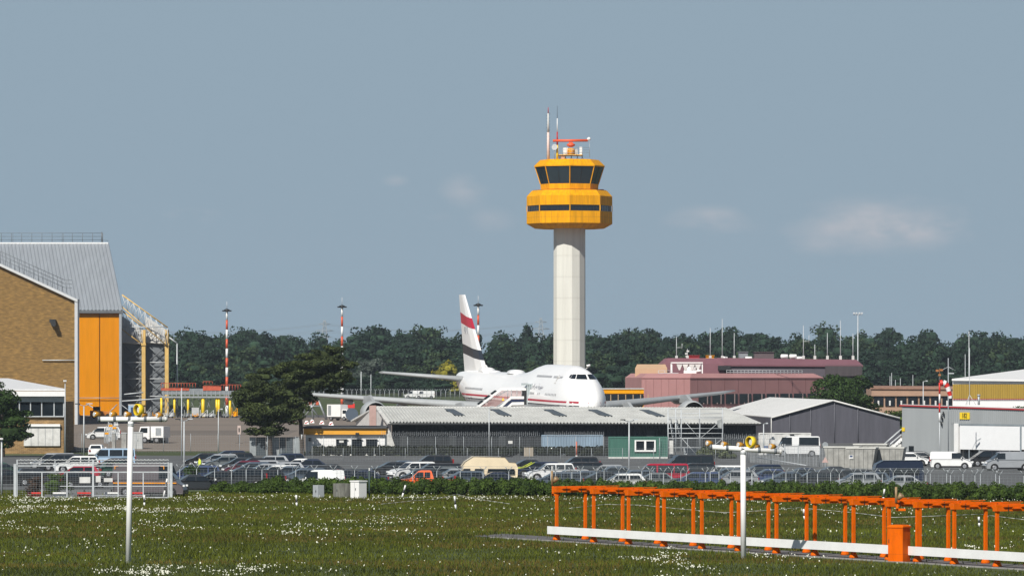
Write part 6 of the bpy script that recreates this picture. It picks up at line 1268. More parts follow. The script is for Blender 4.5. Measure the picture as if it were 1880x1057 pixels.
# sagging white ropes between marker posts
for lab,pts in(('thin white rope lying in the grass left of the orange frames',[(700,930),(760,926),(800,921),(837,914),(880,921),(935,932)]),('thin white rope sagging behind the orange frames, left stretch',[(1045,938),(1110,933),(1180,932),(1240,941),(1330,946),(1400,945),(1475,936)]),('thin white rope sagging behind the orange frames, right stretch',[(1478,938),(1560,948),(1640,955),(1720,955),(1798,949),(1880,962)])):
    P=[Vector((X(px,gd(py)),gd(py),.22+.1*(i%2))) for i,(px,py) in enumerate(pts)]; t=thing('rope',lab,'rope',tuple(P[0])); m=MB()
    for a,b in zip(P,P[1:]):
        for k in range(5):
            m.cyl(a.lerp(b,k/5),a.lerp(b,(k+1)/5),.017,n=4)
    m.build('strand',DIRTYWHITE,t,True)
# ================================================================ FENCES
def wiremesh(m,a,b,z0,z1,nh,dv,r=.007):
    a=Vector(a);b=Vector(b); L=(b-a).length
    for k in range(nh+1): z_=z0+(z1-z0)*k/nh; m.cyl((a.x,a.y,a.z+z_),(b.x,b.y,b.z+z_),r,n=3,caps=False)
    n=max(1,int(L/dv))
    for k in range(1,n): p=a.lerp(b,k/n); m.cyl((p.x,p.y,p.z+z0),(p.x,p.y,p.z+z1),r,n=3,caps=False)
POSTM=M('fence_post_zinc',(.34,.37,.39),.5,metal=.15,var=.12,scale=3)
def yfence(name,label,pxs,Df,hh,mesh=True,r=.035,arm=.38,leanset={}):
    p0=Vector((X(pxs[0],Df(pxs[0])),Df(pxs[0]),gz(Df(pxs[0])))); t=thing(name,label,'fence',tuple(p0)); prev=None; w_=MB()
    for px in pxs:
        D=Df(px); p=Vector((X(px,D),D,gz(D)))-p0; m=MB(); dx=leanset.get(px,0)
        m.cyl(p-Vector((0,0,.1)),p+Vector((dx,0,hh)),r,n=6); tp=p+Vector((dx,0,hh))
        if arm: m.cyl(tp,tp+Vector((-arm*.75,-.12,arm)),r*.9,n=5); m.cyl(tp,tp+Vector((arm*.75,.12,arm)),r*.9,n=5)
        m.build('post',POSTM,t)
        if prev is not None and mesh: wiremesh(w_,prev,p,.05,hh-.03,8,.30)
        if prev is not None and arm:
            for s_ in(-1,1):
                for f_ in(.5,1): o_=Vector((s_*arm*.75*f_,s_*.12*f_,hh+arm*f_)); w_.cyl(prev+o_,p+o_,.008,n=3,caps=False)
        prev=p
    w_.build('wire_mesh',WIRE,t); return t
PA=[330,361,394,425,452,481,510,543,577,612,651,688,728,758,802,845,887,934,978,1020,1050,1095,1150,1196,1218,1260,1295,1341,1381,1419,1461,1501,1541,1585,1620,1660,1700,1745,1790,1835,1880]
yfence('car_park_fence','wire fence with Y topped posts between hedge and car park',PA,fD,1.85)
PB2=[1011,1066,1109,1136,1178,1193,1233,1250,1304,1320,1380,1443,1482,1525,1567,1605,1640,1679,1708,1738,1768,1800,1828]
yfence('car_park_fence','second Y post fence line just behind the first on the right half',PB2,lambda px:fD(px)+11,1.75)
def DB(px): return float(np.interp(px,[420,560,1110,1230,1420],[592,588,588,572,562]))
PBK=[440+51.4*k for k in range(20)]
t=yfence('razor_wire_fence','tall mesh fence with razor wire coil before the long shed',PBK,DB,2.45,arm=0)
m=MB(); o_=t.location; r_=.36
for a,b in((700,990),(1000,1110),(1330,1420)):
    n=int((b-a)*2.2); pr_=None
    for k in range(n):
        px=a+(b-a)*k/n; D=DB(px); an=k*.8; rr_=r_*(.8+.2*math.sin(k*.37)); p=Vector((X(px,D),D+math.cos(an)*rr_,gz(D)+2.45+r_*.75+math.sin(an)*rr_))-o_; p.x+=math.cos(an)*.1
        if pr_ is not None: m.cyl(pr_,p,.013,n=3,caps=False)
        pr_=p
m.build('razor_wire',GALVL,t)
yfence('low_fence','low fence of short posts inside the car park',[516+57*k for k in range(17)],lambda px:555,1.55,arm=0,r=.03)
yfence('apron_fence','mesh fence along the apron edge behind the left parked cars',[60,105,150,200,250,300,350,400,440],lambda px:607,2.4,arm=0)
yfence('perimeter_fence','far perimeter fence with Y topped posts beyond the apron',[560+8.6*k for k in range(40)],lambda px:1252,2.15,mesh=True,r=.07,arm=.45)
yfence('palisade_fence','grey bar fence between the right white mast and the skips',[1375,1416,1441,1466,1505,1525,1560],lambda px:float(np.interp(px,[1375,1560],[548,512])),2.3,arm=0,r=.05)
t=[o for o in COL.objects if o.get('label','').startswith('grey bar fence')][0]; m=MB()
for k in range(56): px=1375+k*2.7; D=float(np.interp(px,[1375,1560],[548,512])); p=Vector((X(px,D),D,0))-t.location; m.cyl(p,p+Vector((0,0,2.0)),.022,n=4,caps=False)
m.build('bars',GALVL,t); m=MB(); m.cyl(Vector((X(1390,530),530,.9))-t.location,Vector((X(1480,505),505,.5))-t.location,.05,n=5); m.build('handrail',GALVL,t)
# wall panels with dark stripes at the pine
t=thing('screen_wall','grey screen wall panels under the pine trees','screen wall',(X(510,596),596,0)); D=596
for a,b,mt in((458,470,0),(470,488,1),(488,513,0),(513,525,1),(525,538,1),(538,552,0)):
    m=MB(); m.bb(X(a,D)+.02,X(b,D)-.02,596,596.1,0,Z(802,D)); m.build('panel',[M('screen_panel_grey',(.28,.31,.32),.7,var=.12),M('screen_panel_dark',(.05,.065,.075),.6)][mt],t,True)
m=MB(); m.cyl((X(554,D),595.7,0),(X(554,D),595.7,Z(797,D)),.12,n=8); m.build('end_post',GALVL,t,True)
# steel gate
D=391; gx_=lambda px:X(px,D); gzz=lambda py:Z(py,D); t=thing('steel_gate','wide grey steel sliding gate with barbed wire and white signs at left','gate',(gx_(170),D,0))
for px,r_,y0,y1,nm in((28,.12,851,915,'gate_pillar'),(314,.12,849,913,'gate_pillar'),(31.5,.05,843,914,'upright'),(77,.045,866,914,'upright'),(101,.04,845,866,'upright'),(123,.045,866,914,'upright'),(171,.075,843,914,'upright'),(217,.045,866,913,'upright'),(263,.045,866,913,'upright'),(309,.05,848,913,'upright')):
    m=MB(); m.bb(gx_(px)-r_,gx_(px)+r_,D-r_,D+r_,max(0,gzz(y1)),gzz(y0)); m.build(nm,GALVL,t,True)
for py,a,b,r_ in((854.5,32,171,.04),(854.5,171,309,.03),(866,29,313,.05),(913,29,313,.06),(891.8,110,306,.03),(909,171,263,.02)):
    m=MB(); m.bb(gx_(a),gx_(b),D-r_-.01,D+r_-.01,gzz(py)-r_,gzz(py)+r_); m.build('rail',GALVL,t,True)
m=MB(); wiremesh(m,(gx_(31),D,0),(gx_(309),D,0),.15,gzz(866),12,.22,.007); m.build('wire_mesh',WIRE,t,True)
m=MB()
for py in(844,850):
    k=0; px=32
    while px<309: m.cyl((gx_(px),D,gzz(py)),(gx_(px+2.2),D+.05,gzz(py+1.0*math.sin(k*2.1))),.045,.045,n=5,mi=0); px+=2.3; k+=1
m.build('barbed_wire',M('barbed_wire_white',(.55,.57,.58),.6,var=.2,scale=6),t,True)
for k,(a,b,y0,y1) in enumerate(((146,166,875,886),(176,185,873,884.5),(191,207,877,884))): m=MB(); m.bb(gx_(a),gx_(b),D-.1,D-.06,gzz(y1),gzz(y0)); m.build('sign_plate',DIRTYWHITE,t,True)
m=MB(); m.bb(gx_(145),gx_(180),D-.5,D+.3,0,gzz(912)); m.build('gate_motor',DARK,t,True)
for i,(a,b,mt,lab) in enumerate(((50,75,RED,'red barrier planks, leftmost behind the gate foot'),(97,121,WHITE,'white barrier planks between the two left red ones'),(142,167,RED,'red barrier planks beneath the large white gate sign'),(192,217,WHITE,'white barrier planks left of the light mast behind the gate'),(243,262,RED,'red barrier planks right of the light mast behind the gate'))):
    D2=393; t=thing('barrier',lab,'barrier',(X((a+b)/2,D2),D2,.02),0,'red and white barriers behind the gate'); w_=(b-a)/F*D2
    for z0 in(.06,.26): m=MB(); m.bb(-w_/2,w_/2,-.04,.04,z0,z0+.15); m.build('plank',mt,t)
    m=MB(); m.bb(-.05,.05,.05,.12,0,.6); m.bb(-.3,.3,.1,.3,0,.05); m.build('stand',DARK,t)
yfence('gate_side_fence','short wire fence left of the steel gate at the picture edge',[-60,-30,3,28],lambda px:396,2.6,arm=0,r=.05)
# guardrail
D=615; t=thing('guardrail','pale steel guardrail along the apron edge left','guardrail',(X(200,D),D,gz(D)))
m=MB(); m.bb(X(60,D),X(347,D),D-.06,D,Z(828.5,D),Z(826,D)); m.bb(X(60,D),X(347,D),D-.1,D-.06,Z(827.6,D),Z(827,D)); m.bb(X(60,D),X(347,D),D-.06,D,Z(832.5,D),Z(831,D)); m.build('rail',GALVL,t,True)
for k in range(10): m=MB(); px=66+k*31; m.bb(X(px,D)-.06,X(px,D)+.06,D,D+.1,0,Z(826,D)); m.build('post',GALV,t,True)
# ================================================================ LAMP POSTS, MASTS
def lamppost(label,px,top,D,kind=0,r=.09,cat='lamp post',arm=1):
    t=thing('lamp_post',label,cat,(X(px,D),D,gz(D))); h_=Z(top,D)-gz(D); m=MB(); m.cyl((0,0,-.1),(0,0,h_),r,r*.7,n=8); m.build('pole',GALVL,t); s_=D/F
    if kind==1:
        for sd in(-1,1): m=MB(); m.cyl((0,0,h_),(sd*9*s_,0,h_+3*s_),.045,n=5); ar=m.build('arm',GALV,t); m=MB(); m.box((sd*11.5*s_,0,h_+(4.5 if sd>0 else 4)*s_),(9*s_,.28,1.8*s_)); m.build('lamp_head',DARK if sd<0 else GALVL,ar)
    elif kind==2: m=MB(); m.cyl((0,0,h_),(5*s_,0,h_+.1),.05,n=5); ar=m.build('arm',GALV,t); m=MB(); m.box((6*s_,0,h_+.1),(4*s_,.25,.15)); m.build('lamp_head',GALVL,ar)
    elif kind==3: m=MB(); m.box((0,-.1,h_+1.2*s_),(6*s_,.4,3*s_)); m.build('lamp_head',DIRTYWHITE,t)
    return t
lamppost('lamp post with two short arms before the left hangar door',154,745,598,1,.10)
lamppost('lamp post with two arms right of the left light mast',338,773,470,1,.09)
lamppost('slim pale pole behind the twin arm lamp post',333.5,712,560,0,.07)
lamppost('slim pale pole in the middle of the brown apron',401,752,604,2,.08)
lamppost('tall slim lamp post before the long shed centre left',898,748,589,2,.07)
lamppost('lamp post with two arms before the green hut',1155,774,470,1,.09)
lamppost('slender white lamp post at the annexe corner',119.5,700,600,3,.08)
lamppost('thin white lamp post at the far left edge',3,806,405,3,.09)
lamppost('lamp post between the tent hall and the long shed',1402,778,598,2,.09)
lamppost('bent arm lamp post before the peach office',1695,700,760,2,.09)
lamppost('thin white pole right of the blue grey tree',663,682,1240,0,.16); lamppost('thin white pole left of the tailplane tip',681,687,1230,0,.12)
lamppost('tall slim lamp pole behind the ochre hall',1779,608,700,0,.07); lamppost('thin pole left of the tall pole at the ochre hall',1772,650,690,0,.05)
for k,(px,top,lab) in enumerate(((1634,690,'leftmost thin aerial behind the peach office'),(1637,684,'taller thin aerial of the pair behind the peach office'),(1644,697,'short thin aerial behind the peach office middle'),(1653,694,'rightmost short aerial behind the peach office'),(1676,688,'lone thin aerial above the right end of the peach office'))): lamppost(lab,px,top,830,0,.06,'aerial')
crownm=DARK
for px,top,D,lab,n_ in((416.5,570,1080,'red and white floodlight mast left of the pine',9),(628,563,1070,'red and white floodlight mast rising behind the pine',9),(878,560,1060,'red and white floodlight mast behind the aircraft tail fin',9)):
    b_=gz(D); t=thing('floodlight_mast',lab,'floodlight mast',(X(px,D),D,b_),0,'red and white floodlight masts'); h_=Z(top,D)-b_; first=h_*.0
    N_=11
    for k in range(N_):
        z0=h_*(k/N_); z1=h_*((k+1)/N_); m=MB(); rr0=.34-.12*k/N_; m.cyl((0,0,z0),(0,0,z1),rr0,rr0-.012,n=10); m.build('white_band' if k%2==0 else 'red_band',WHITE if k%2==0 else M('mast_red',(.62,.10,.04),.5),t)
    m=MB(); m.lathe((0,0,h_),[(.2,-.3),(.62,.0),(.62,.2),(.2,.4)],12); m.build('crown',DARK,t); m=MB(); m.cyl((0,0,h_+.3),(0,0,h_+2.0),.06,n=5); m.build('tip',GALVL,t)
    for k in range(8): a=k*.785; m=MB(); m.box((.8*math.cos(a),.8*math.sin(a),h_-.05),(.45,.4,.28),a); m.build('floodlight',DARK,t)
# pylons and power lines
pyl=[]
for px,top,bot,D,lab in((596,587,615,2050,'faint lattice pylon on the skyline above the pine'),(993,583,615,2050,'faint lattice pylon on the skyline left of the tower')):
    t=thing('pylon',lab,'pylon',(X(px,D),D,gz(D))); h_=Z(top,D)-gz(D); m=MB(); w_=1.3
    for sx_ in(-1,1):
        for sy_ in(-1,1): m.cyl((sx_*2.6,sy_*2.6,0),(sx_*.35,sy_*.35,h_),.13,n=4)
    for k in range(12):
        z0=h_*k/12; z1=h_*(k+1)/12; a=2.6-2.25*k/12; b=2.6-2.25*(k+1)/12
        for s_ in(-1,1): m.cyl((-a,s_*a,z0),(b,s_*b,z1),.09,n=3); m.cyl((a,s_*a,z0),(-b,s_*b,z1),.09,n=3)
    m.build('lattice',GALV,t); arms=((.92,2.4),(.80,3.6),(.68,2.8)); m=MB()
    for f_,l_ in arms: m.cyl((-l_,0,h_*f_),(l_,0,h_*f_),.14,n=4); m.cyl((-l_,0,h_*f_),(0,0,h_*f_+.9),.08,n=3); m.cyl((l_,0,h_*f_),(0,0,h_*f_+.9),.08,n=3)
    m.build('crossarm',GALV,t); pyl.append((t.location.copy(),h_))
(a,ha),(b,hb)=pyl; t=thing('power_line','faint sagging power lines between the two pylons','power line',tuple(a)); m=MB()
for f_,l_ in((.92,2.3),(.80,3.5),(.68,2.7)):
    for s_ in(-1,1):
        for (p,hp_),(q_,hq),sag in(((a,ha),(b,hb),3.2),((a-Vector((110,0,0)),ha+1),(a,ha),4)):
            pr_=None
            for k in range(17): u=k/16; pt=p.lerp(q_,u)+Vector((s_*l_,0,(hp_+(hq-hp_)*u)*f_-sag*4*u*(1-u))); (m.cyl(pr_,pt,.045,n=3,caps=False) if pr_ is not None else None); pr_=pt
m.build('cable',M('cable_grey',(.25,.27,.29),.6),t,True)
# windsock
D=520; t=thing('windsock_mast','red and white windsock mast with hanging sock at the workshop','windsock',(X(1725,D),D,0)); z_=lambda py:Z(py,D)
for a,b,mt in((845,774,GALVL),(774,757,WHITE),(757,740,RED),(740,723,WHITE),(723,702,RED),(702,690,M('dark_lattice',(.06,.06,.06),.6))): m=MB(); m.cyl((0,0,z_(a)),(0,0,z_(b)),.09 if mt is not GALVL else .05,n=8); m.build('pole_section',mt,t)
P=[(1726,703.5,.33),(1731,702,.33),(1736,704,.31),(1739.5,710,.28),(1742,718,.25),(1744.5,726,.21),(1745,731,.18)]
for k,((a,b,r0_),(c,d,r1_)) in enumerate(zip(P,P[1:])): m=MB(); m.cyl((X(a,D)-X(1725,D),-.1,z_(b)),(X(c,D)-X(1725,D),-.1,z_(d)),r0_,r1_,n=10,caps=False); m.build('sock_band',RED if k%2==0 else WHITE,t)
m=MB(); m.box((0,0,z_(688)),(.25,.25,.2)); m.box((-.25,0,z_(680)),(.3,.2,.22)); m.box((.2,0,z_(679)),(.3,.2,.2)); m.cyl((0,0,z_(690)),(0,0,z_(676)),.03,n=4); m.build('obstruction_light',M('bronze_orange',(.38,.15,.05),.5),t)
D=525; t=thing('weather_mast','thin grey mast with side arms behind the windsock','mast',(X(1741,D),D,0)); m=MB(); m.cyl((0,0,0),(0,0,z_(657)),.06,n=6); m.build('pole',GALV,t)
for s_ in(-1,1): m=MB(); m.cyl((0,0,z_(673)),(s_*.8,0,z_(680)),.03,n=4); m.build('arm',GALVL,t)
m=MB(); m.box((.3,0,z_(685)),(.6,.2,.12)); m.build('sensor',GALVL,t)
D=540; t=thing('roof_aerial','thin aerial on a tripod on the workshop roof','aerial',(X(1780,D),D,zt+.1)); m=MB(); m.cyl((0,0,0),(0,0,Z(640,D)-zt),.035,n=5); m.build('pole',GALVL,t); m=MB(); [m.cyl((0,0,1.1),(.7*math.cos(k*2.1),.7*math.sin(k*2.1),0),.03,n=4) for k in range(3)]; m.build('tripod',GALVL,t)
t=thing('roof_vent','short grey vent pipe on the workshop roof','vent',(X(1797,D),D,zt+.1)); m=MB(); m.cyl((0,0,0),(0,0,1.0),.13,n=8); m.build('pipe',GALV,t); m=MB(); m.cyl((0,0,1.0),(0,0,1.15),.2,n=8); m.build('cowl',GALV,t)
# ================================================================ SCAFFOLD AND YARD THINGS
D=580; q=lambda px,py,dy=0:(X(px,D),D+dy,Z(py,D)); t=thing('scaffold_tower','tubular steel scaffold with stairway and braced bays before the long shed','scaffold',(X(1280,D),D,0))
for px,top in((1227,750),(1241,750),(1251,751),(1285,750),(1327,749)):
    for dy in(0,1.8): m=MB(); m.cyl((X(px,D),D+dy,0),(X(px,D),D+dy,Z(top,D)),.045,n=6); m.build('standard',GALVL,t,True)
for py,a,b in((750,1227,1328),(758.5,1244,1328),(765,1227,1328),(767.5,1227,1328),(786,1227,1328),(795,1227,1328),(804,1227,1328),(821,1227,1328)):
    for dy in(0,1.8): m=MB(); m.cyl(q(a,py,dy),q(b,py,dy),.035,n=5); m.build('ledger',GALVL,t,True)
for (a,b),(c,d) in(((1254,769),(1284,804)),((1326,769),(1286,804)),((1252,804),(1282,838)),((1327,804),(1286,838))): m=MB(); m.cyl(q(a,b),q(c,d),.035,n=5); m.build('brace',GALVL,t,True)
m=MB(); m.bb(X(1246,D),X(1328,D),D,D+1.8,Z(768,D),Z(766.8,D)); m.bb(X(1250,D),X(1285,D),D+.1,D+1.7,Z(805.5,D),Z(804.3,D)); m.build('deck_board',DIRTYWHITE,t,True)
for (a,b),(c,d) in(((1229,768),(1238,822)),((1240,768),(1248,802))):
    m=MB(); m.cyl(q(a,b,.2),q(c,d,.2),.045,n=5); m.cyl(q(a+3,b,.9),q(c+3,d,.9),.045,n=5); [m.slab(*(Vector(q(a+(c-a)*u,b+(d-b)*u,.2)),Vector(q(a+2.5+(c-a)*u,b+(d-b)*u,.2)),Vector(q(a+2.5+(c-a)*u,b+(d-b)*u,.9)),Vector(q(a+(c-a)*u,b+(d-b)*u,.9))),.03) for u in[k/10 for k in range(11)]]; m.build('stairway',GALVL,t,True)
m=MB(); m.add([q(1316,772,-.05),q(1326,768,-.05),q(1325,786,-.05),q(1318,784,-.05)],[(0,1,2,3)]); m.build('torn_sheet',M('tarp_grey',(.35,.37,.37),.6,var=.2),t,True)
m=MB(); m.bb(X(1229,D),X(1236,D),D-.2,D+.2,0,Z(808,D)); m.build('debris_chute',DIRTYWHITE,t,True)
for i,(a,b,lab) in enumerate(((1255,1278,'white liquid tank in a cage under the scaffold, left one'),(1295,1320,'white liquid tank in a cage under the scaffold, right one'))):
    D2=583; w_=(b-a)/F*D2; t=thing('liquid_tank',lab,'tank',(X((a+b)/2,D2),D2,0)); m=MB(); m.bb(-w_/2,w_/2,-.5,.5,.22,1.2); m.build('tank',M('milky_plastic',(.48,.52,.54),.5,var=.12,scale=2),t,bevel=.08)
    m=MB(); [m.cyl((-w_/2+w_*k/8,-.54,.15),(-w_/2+w_*k/8,-.54,1.2),.018,n=4) for k in range(9)]; [m.cyl((-w_/2,-.54,z0),(w_/2,-.54,z0),.018,n=4) for z0 in(.3,.6,.9,1.2)]; m.build('cage',GALVL,t); m=MB(); m.bb(-w_/2,w_/2,-.55,.55,0,.14); m.build('pallet',DARK,t)
D=587; t=thing('pallet_box','pale wooden slatted crate at the razor wire fence','crate',(X(970.5,D),D-1,0)); m=MB()
WD=M('pale_wood',(.40,.35,.28),.85,var=.15,scale=2,st=(6,1,.5))
for k in range(6): m=MB(); m.bb(-.55+k*.19,-.41+k*.19,-.42,-.38,.1,1.15); m.build('slat',WD,t)
m=MB(); m.bb(-.52,.52,-.35,.35,.12,1.1); m.build('box',WD,t)
t=thing('fence_sign','small white sign on the razor wire fence','sign',(X(937,586),586,1.5)); m=MB(); m.bb(-.26,.26,-.03,0,.1,.45); m.build('plate',DIRTYWHITE,t); m=MB(); m.bb(-.2,.2,.0,.04,.2,.3); m.build('clip',GALV,t)
t=thing('warning_pole','slim red pole between the container and the razor wire fence','pole',(X(1058.5,586),586,0)); m=MB(); m.cyl((0,0,.2),(0,0,1.85),.075,n=6); m.build('pole',M('faded_red_orange',(.60,.16,.10),.7),t); m=MB(); m.cyl((0,0,0),(0,0,.2),.14,n=8); m.build('foot',DIRTYWHITE,t)
D=545; t=thing('round_sign','grey back of a round traffic sign left of the skips','sign',(X(1515,D),D,0)); m=MB(); m.cyl((0,0,0),(0,0,2.3),.035,n=6); m.build('post',GALV,t); m=MB(); m.cyl((0,-.04,Z(816,D)),(0,0,Z(816,D)),.32,n=18); m.build('disc',GALV,t)
D=485; t=thing('warning_sign','small triangular sign lying by the skips','sign',(X(1515,D),D,.0)); m=MB(); m.prism([(-.32,1.15),(.32,1.15),(0,1.72)],-.02,.02); m.build('triangle',M('sign_pinkish',(.50,.35,.32),.6),t); m=MB(); m.cyl((0,.03,0),(0,.03,1.3),.03,n=5); m.build('post',GALV,t)
D=600; t=thing('traffic_board','small white sign board with a dark mark on the brown apron','sign',(X(439,640),640,gz(640))); m=MB(); m.box((0,0,2.05-.3),(.42,.05,1.15)); m.build('board',M('board_pink',(.52,.42,.38),.6),t); m=MB(); m.bb(-.08,.08,-.04,-.03,1.45,2.0); m.build('mark',DARK,t); m=MB(); m.cyl((0,.04,0),(0,.04,1.3),.04,n=5); m.bb(-.5,.5,-.1,.1,0,.06); m.build('post',DARK,t)
# metal stair at the workshop
D=548; q=lambda px,py,dy=0:(X(px,D),D+dy,Z(py,D)); t=thing('metal_stair','white metal outside stair at the left end of the workshop','stair',(X(1640,D),D,0))
for dy in(0,1.2):
    m=MB(); m.cyl(q(1616,822,dy),q(1656,787,dy),.05,n=5); m.build('handrail',GALVL,t,True); m=MB(); m.cyl(q(1616,831,dy),q(1656,797,dy),.05,n=5); m.build('handrail',GALVL,t,True); m=MB(); m.slab(q(1616,840,dy),q(1620,840,dy),q(1656,809,dy),q(1656,803,dy),.06); m.build('stringer',WHITE,t,True)
for k in range(9): m=MB(); m.slab(q(1619+k*4.2,838-k*3.6,0),q(1623+k*4.2,838-k*3.6,0),q(1623+k*4.2,838-k*3.6,1.2),q(1619+k*4.2,838-k*3.6,1.2),.04); m.build('tread',GALVL,t,True)
m=MB(); m.bb(X(1634,D),X(1655,D),D+.1,D+1.1,0,Z(815,D)); m.build('cupboard',DIRTYWHITE,t,True)
# ================================================================ APRON EQUIPMENT
D=1015; g0=1.0; px0=300
t=thing('docking_platform','long raised aircraft docking platform with red railings and yellow legs','platform',(X(370,D),D,g0)); q=lambda px,py,dy=0:(X(px,D),D+dy,Z(py,D))
GD=M('platform_grey',(.22,.25,.27),.6,var=.15)
for a,b,y0,y1 in((297,347,717,724),(347,373,713,724),(373,442,717,724)): m=MB(); m.bb(X(a,D),X(b,D),D,D+4,Z(y1,D),Z(y0,D)); m.build('deck',GD,t,True)
m=MB()
for k in range(18): m.bb(X(299+k*8,D),X(300.5+k*8,D),D-.1,D-.01,Z(727,D),Z(717,D))
m.bb(X(297,D),X(442,D),D-.05,D+.3,Z(730,D),Z(727,D)); m.build('girder',GALV,t,True)
RR=M('railing_red',(.50,.09,.04),.6,var=.15)
for a,b,y0,y1,mt in((296,347,713,716.5,RR),(296,359,704,711,None),(373,406,709,716.5,RR),(373,390,701,705,None),(406,442,707,716.5,None)):
    m=MB()
    if mt: m.bb(X(a,D),X(b,D),D-.15,D-.08,Z(y1,D),Z(y0,D))
    n=int((b-a)/5)
    for k in range(n+1): m.cyl(q(a+(b-a)*k/n,y1,-.05),q(a+(b-a)*k/n,y0-1,-.05),.07,n=4)
    m.cyl(q(a,y0-1,-.05),q(b,y0-1,-.05),.07,n=4); m.build('railing',RR,t,True)
for px,y0,y1 in((320,757,730),(345,760,729),(372.5,761,729),(397.5,758,730),(401.5,758,730),(422,750,735),(296,745,730)): m=MB(); m.cyl(q(px,y1,.5),(X(px,D),D+.5,1.0),.24 if px not in(372.5,) else .36,n=8); m.build('leg',YEL,t,True)
m=MB()
for k in range(9): a=303+k*15; m.cyl(q(a,730,1),q(a+9,752,1),.09,n=4); m.cyl(q(a+9,730,1.5),q(a,752,1.5),.09,n=4); m.bb(X(a,D),X(a+6,D),D+.6,D+2,1.0,1.7)
m.build('undercarriage',GALV,t,True)
rr=random.Random(11)
eq=[('tow_cart','flat grey baggage cart',GALV),('steel_rack','pale steel frame rack',GALVL),('tool_trolley','small amber trolley',AMBER),('wheel_chock_rack','dark low rack',DARK),('work_stand','small white work stand',DIRTYWHITE)]
place_n=['nearest the ochre columns','second from the ochre columns','left of the first yellow leg','between the first two yellow legs','right of the second yellow leg','below the red railing middle','left of the thick yellow leg','right of the thick yellow leg','below the twin yellow legs','right of the twin yellow legs','beside the pine crown edge','under the platform right end']
for k in range(12):
    nm,lb,mt=eq[(k*2)%5]; D2=1005+rr.uniform(-6,4); px=272+k*14.5; w_=rr.uniform(.9,1.5); h_=rr.uniform(.9,2.4); t=thing(nm,lb+' '+place_n[k]+' under the docking platform','ground equipment',(X(px,D2),D2,1.02),rr.uniform(-.6,.6))
    m=MB(); m.bb(-w_/2,w_/2,-.5,.5,.3,.42); [m.bb(s_*w_/2-.06,s_*w_/2+.06,-.5,-.4,.42,h_) for s_ in(-1,1)]; m.cyl((-w_/2,-.45,.4),(w_/2,-.45,h_),.05,n=4); m.bb(-w_*.3,w_*.3,-.3,.4,.42,h_*.6); m.build('frame',mt,t)
    for x_ in(-w_*.35,w_*.35): m=MB(); m.cyl((x_,-.55,.22),(x_,-.42,.22),.22,n=10); m.build('wheel',BLACK,t)
t=thing('portable_toilet','small blue cabin beside the grey braced panels','cabin',(X(244,1020),1020,1.0)); m=MB(); m.bb(-.9,.9,-.6,.6,0,2.5); m.build('body',PT['lblue'],t); m=MB(); m.bb(-.95,.95,-.65,.65,2.51,2.7); m.build('roof',DIRTYWHITE,t); m=MB(); m.bb(-.4,.4,-.64,-.605,.1,2.1); m.build('door',PT['blue'],t)
t=thing('air_unit','pale grey box unit under the platform beside the second yellow leg','ground equipment',(X(359,1008),1008,1.0)); m=MB(); m.bb(-.75,.75,-.6,.6,.5,2.1); m.build('housing',M('unit_grey',(.45,.46,.47),.6),t); m=MB(); m.bb(-.8,.8,-.65,.65,.35,.49); m.build('base',DARK,t); [ (lambda mm:(mm.cyl((x_,-.6,.25),(x_,-.4,.25),.25,n=10),mm.build('wheel',BLACK,t)))(MB()) for x_ in(-.5,.5)]
# work stand, cones, engine dolly near the pine
D=900; q=lambda px,py,dy=0:(X(px,D),D+dy,Z(py,D)); t=thing('work_platform','grey steel work platform with red railings right of the pine trunk','work platform',(X(575,D),D,1.0)); m=MB()
for a,b in(((556,770),(560,733)),((598,770),(584,733)),((575,770),(570,735)),((560,733),(585,765)),((584,733),(558,765)),((584,733),(600,770)),((560,745),(590,745))): m.cyl(q(a[0],a[1]),q(b[0],b[1]),.12,n=5); m.cyl(q(a[0],a[1],2),q(b[0],b[1],2),.1,n=5)
m.bb(X(556,D),X(588,D),D,D+2.4,Z(746,D),Z(744.5,D)); m.build('frame',GALV,t,True); m=MB(); [m.bb(X(a,D),X(a+5,D),D-.1,D,Z(743,D),Z(736,D)) for a in(558,567,580)]; m.cyl(q(556,735),q(586,735),.06,n=4); m.build('railing',RR,t,True)
for i,(px,py,mt,lab) in enumerate(((541,771,0,'white and red block marker nearest the pine trunk left side'),(563,772,0,'white and red block marker just right of the pine trunk'),(573,770,1,'tilted red striped block marker right of the pine trunk'),(591,772,0,'white block marker left of the white air conditioning truck'),(608,774,0,'white block marker before the white air conditioning truck'))):
    D2=ga(py)*.93; t=thing('block_marker',lab,'marker',(X(px,D2),D2,1.02),0,'white and red blocks on the apron'); m=MB(); m.ring([[(-.45,-.4,0),(.45,-.4,0),(.45,.4,0),(-.45,.4,0)],[(-.2,-.18,.62),(.2,-.18,.62),(.2,.18,.62),(-.2,.18,.62)]],True,False); m.build('block',WHITE,t); m=MB(); m.bb(-.28,.0,-.43,-.36,.12,.3); m.bb(0,.2,-.40,-.3,.3,.45); m.build('red_stripe',RED,t)
t=thing('engine_dolly','dark round hose dolly with red cap between truck and jet engine','ground equipment',(X(646,920),920,1.02)); m=MB(); m.cyl((0,-.8,1.4),(0,.8,1.4),1.2,n=16); m.build('drum',PT['slate'],t); m=MB(); m.box((-.1,0,3.0),(1.3,.8,.8)); m.build('motor',RED,t); m=MB(); m.box((0,0,.2),(2,1.4,.3)); m.build('base',DARK,t)
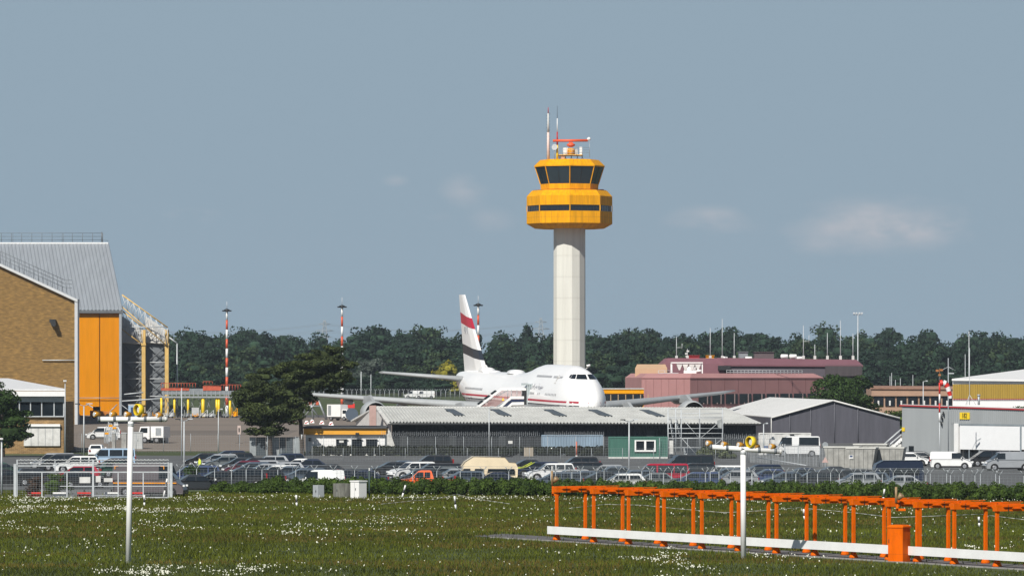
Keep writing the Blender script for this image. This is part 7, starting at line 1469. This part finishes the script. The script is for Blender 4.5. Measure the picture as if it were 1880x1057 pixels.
# transformer cabinets by the apron edge
for i,(px,w_,top,by,D2,mt,lab) in enumerate(((228,9,795,826,622,CONC,'narrow pale cabinet left of the wide switch cabinet'),(250,24,794,826,620,M('switch_cabinet_grey',(.46,.48,.48),.7,var=.08),'wide pale switch cabinet behind the left light mast'),(209,6,795,828,618,CONC,'slim concrete post cabinet behind the white people carrier'),(303,12,802,824,641,WHITE,'white upright box behind the small white truck'))):
    t=thing('switch_cabinet',lab,'cabinet',(X(px,D2),D2,gz(D2))); h_=Z(top,D2)-gz(D2); ww=w_/F*D2; m=MB(); m.bb(-ww/2,ww/2,-.5,.5,0,h_); m.build('body',mt,t,bevel=.02); m=MB(); m.bb(-ww/2-.05,ww/2+.05,-.55,.55,h_+.003,h_+.1); m.build('lid',GALVL,t); m=MB(); m.bb(-.01,.01,-.51,-.503,.2,h_-.2); m.bb(ww*.1,ww*.16,-.55,-.503,h_*.5,h_*.6); m.build('door_seam',GALV,t)
for i in range(7):
    D2=640+i*5; px=196+i*3.6; t=thing('stored_barrier',['leftmost grey barrier stack before the hangar door','second grey barrier stack before the hangar door','amber topped barrier stack before the hangar door','middle grey barrier stack behind the slim cabinet','fifth grey barrier stack by the white people carrier','sixth grey barrier stack by the switch cabinets','rightmost grey barrier stack by the switch cabinets'][i],'barrier',(X(px,D2),D2,gz(D2))); h_=1.6+.5*(i%3); m=MB(); [m.bb(-.35+.2*k,-.25+.2*k,-.1,.1,0,h_-.1*k) for k in range(3)]; m.bb(-.4,.4,-.05,.05,.7,.85); m.build('rack',GALVL if i%3 else GALV,t); m=MB(); m.box((0,-.1,h_*.8),(.5,.15,.25)); m.build('lamp',AMBER if i in(0,2,4) else DIRTYWHITE,t)
t=thing('tug','amber tow tractor under the orange hangar door','tractor',(X(186,990),990,1.02)); m=MB(); m.prism([(-2.2,.4),(2.2,.4),(2.2,1.3),(.4,1.5),(-2.2,1.6)],-1,1); m.build('body',M('tug_orange',(.50,.17,.02),.5),t,bevel=.05); m=MB(); m.bb(-1.6,-.2,-.8,.8,1.6,2.4); m.build('cab',GLASS,t)
for x_ in(-1.4,1.4): m=MB(); m.cyl((x_,-1.05,.5),(x_,-.8,.5),.5,n=12); m.build('wheel',BLACK,t)
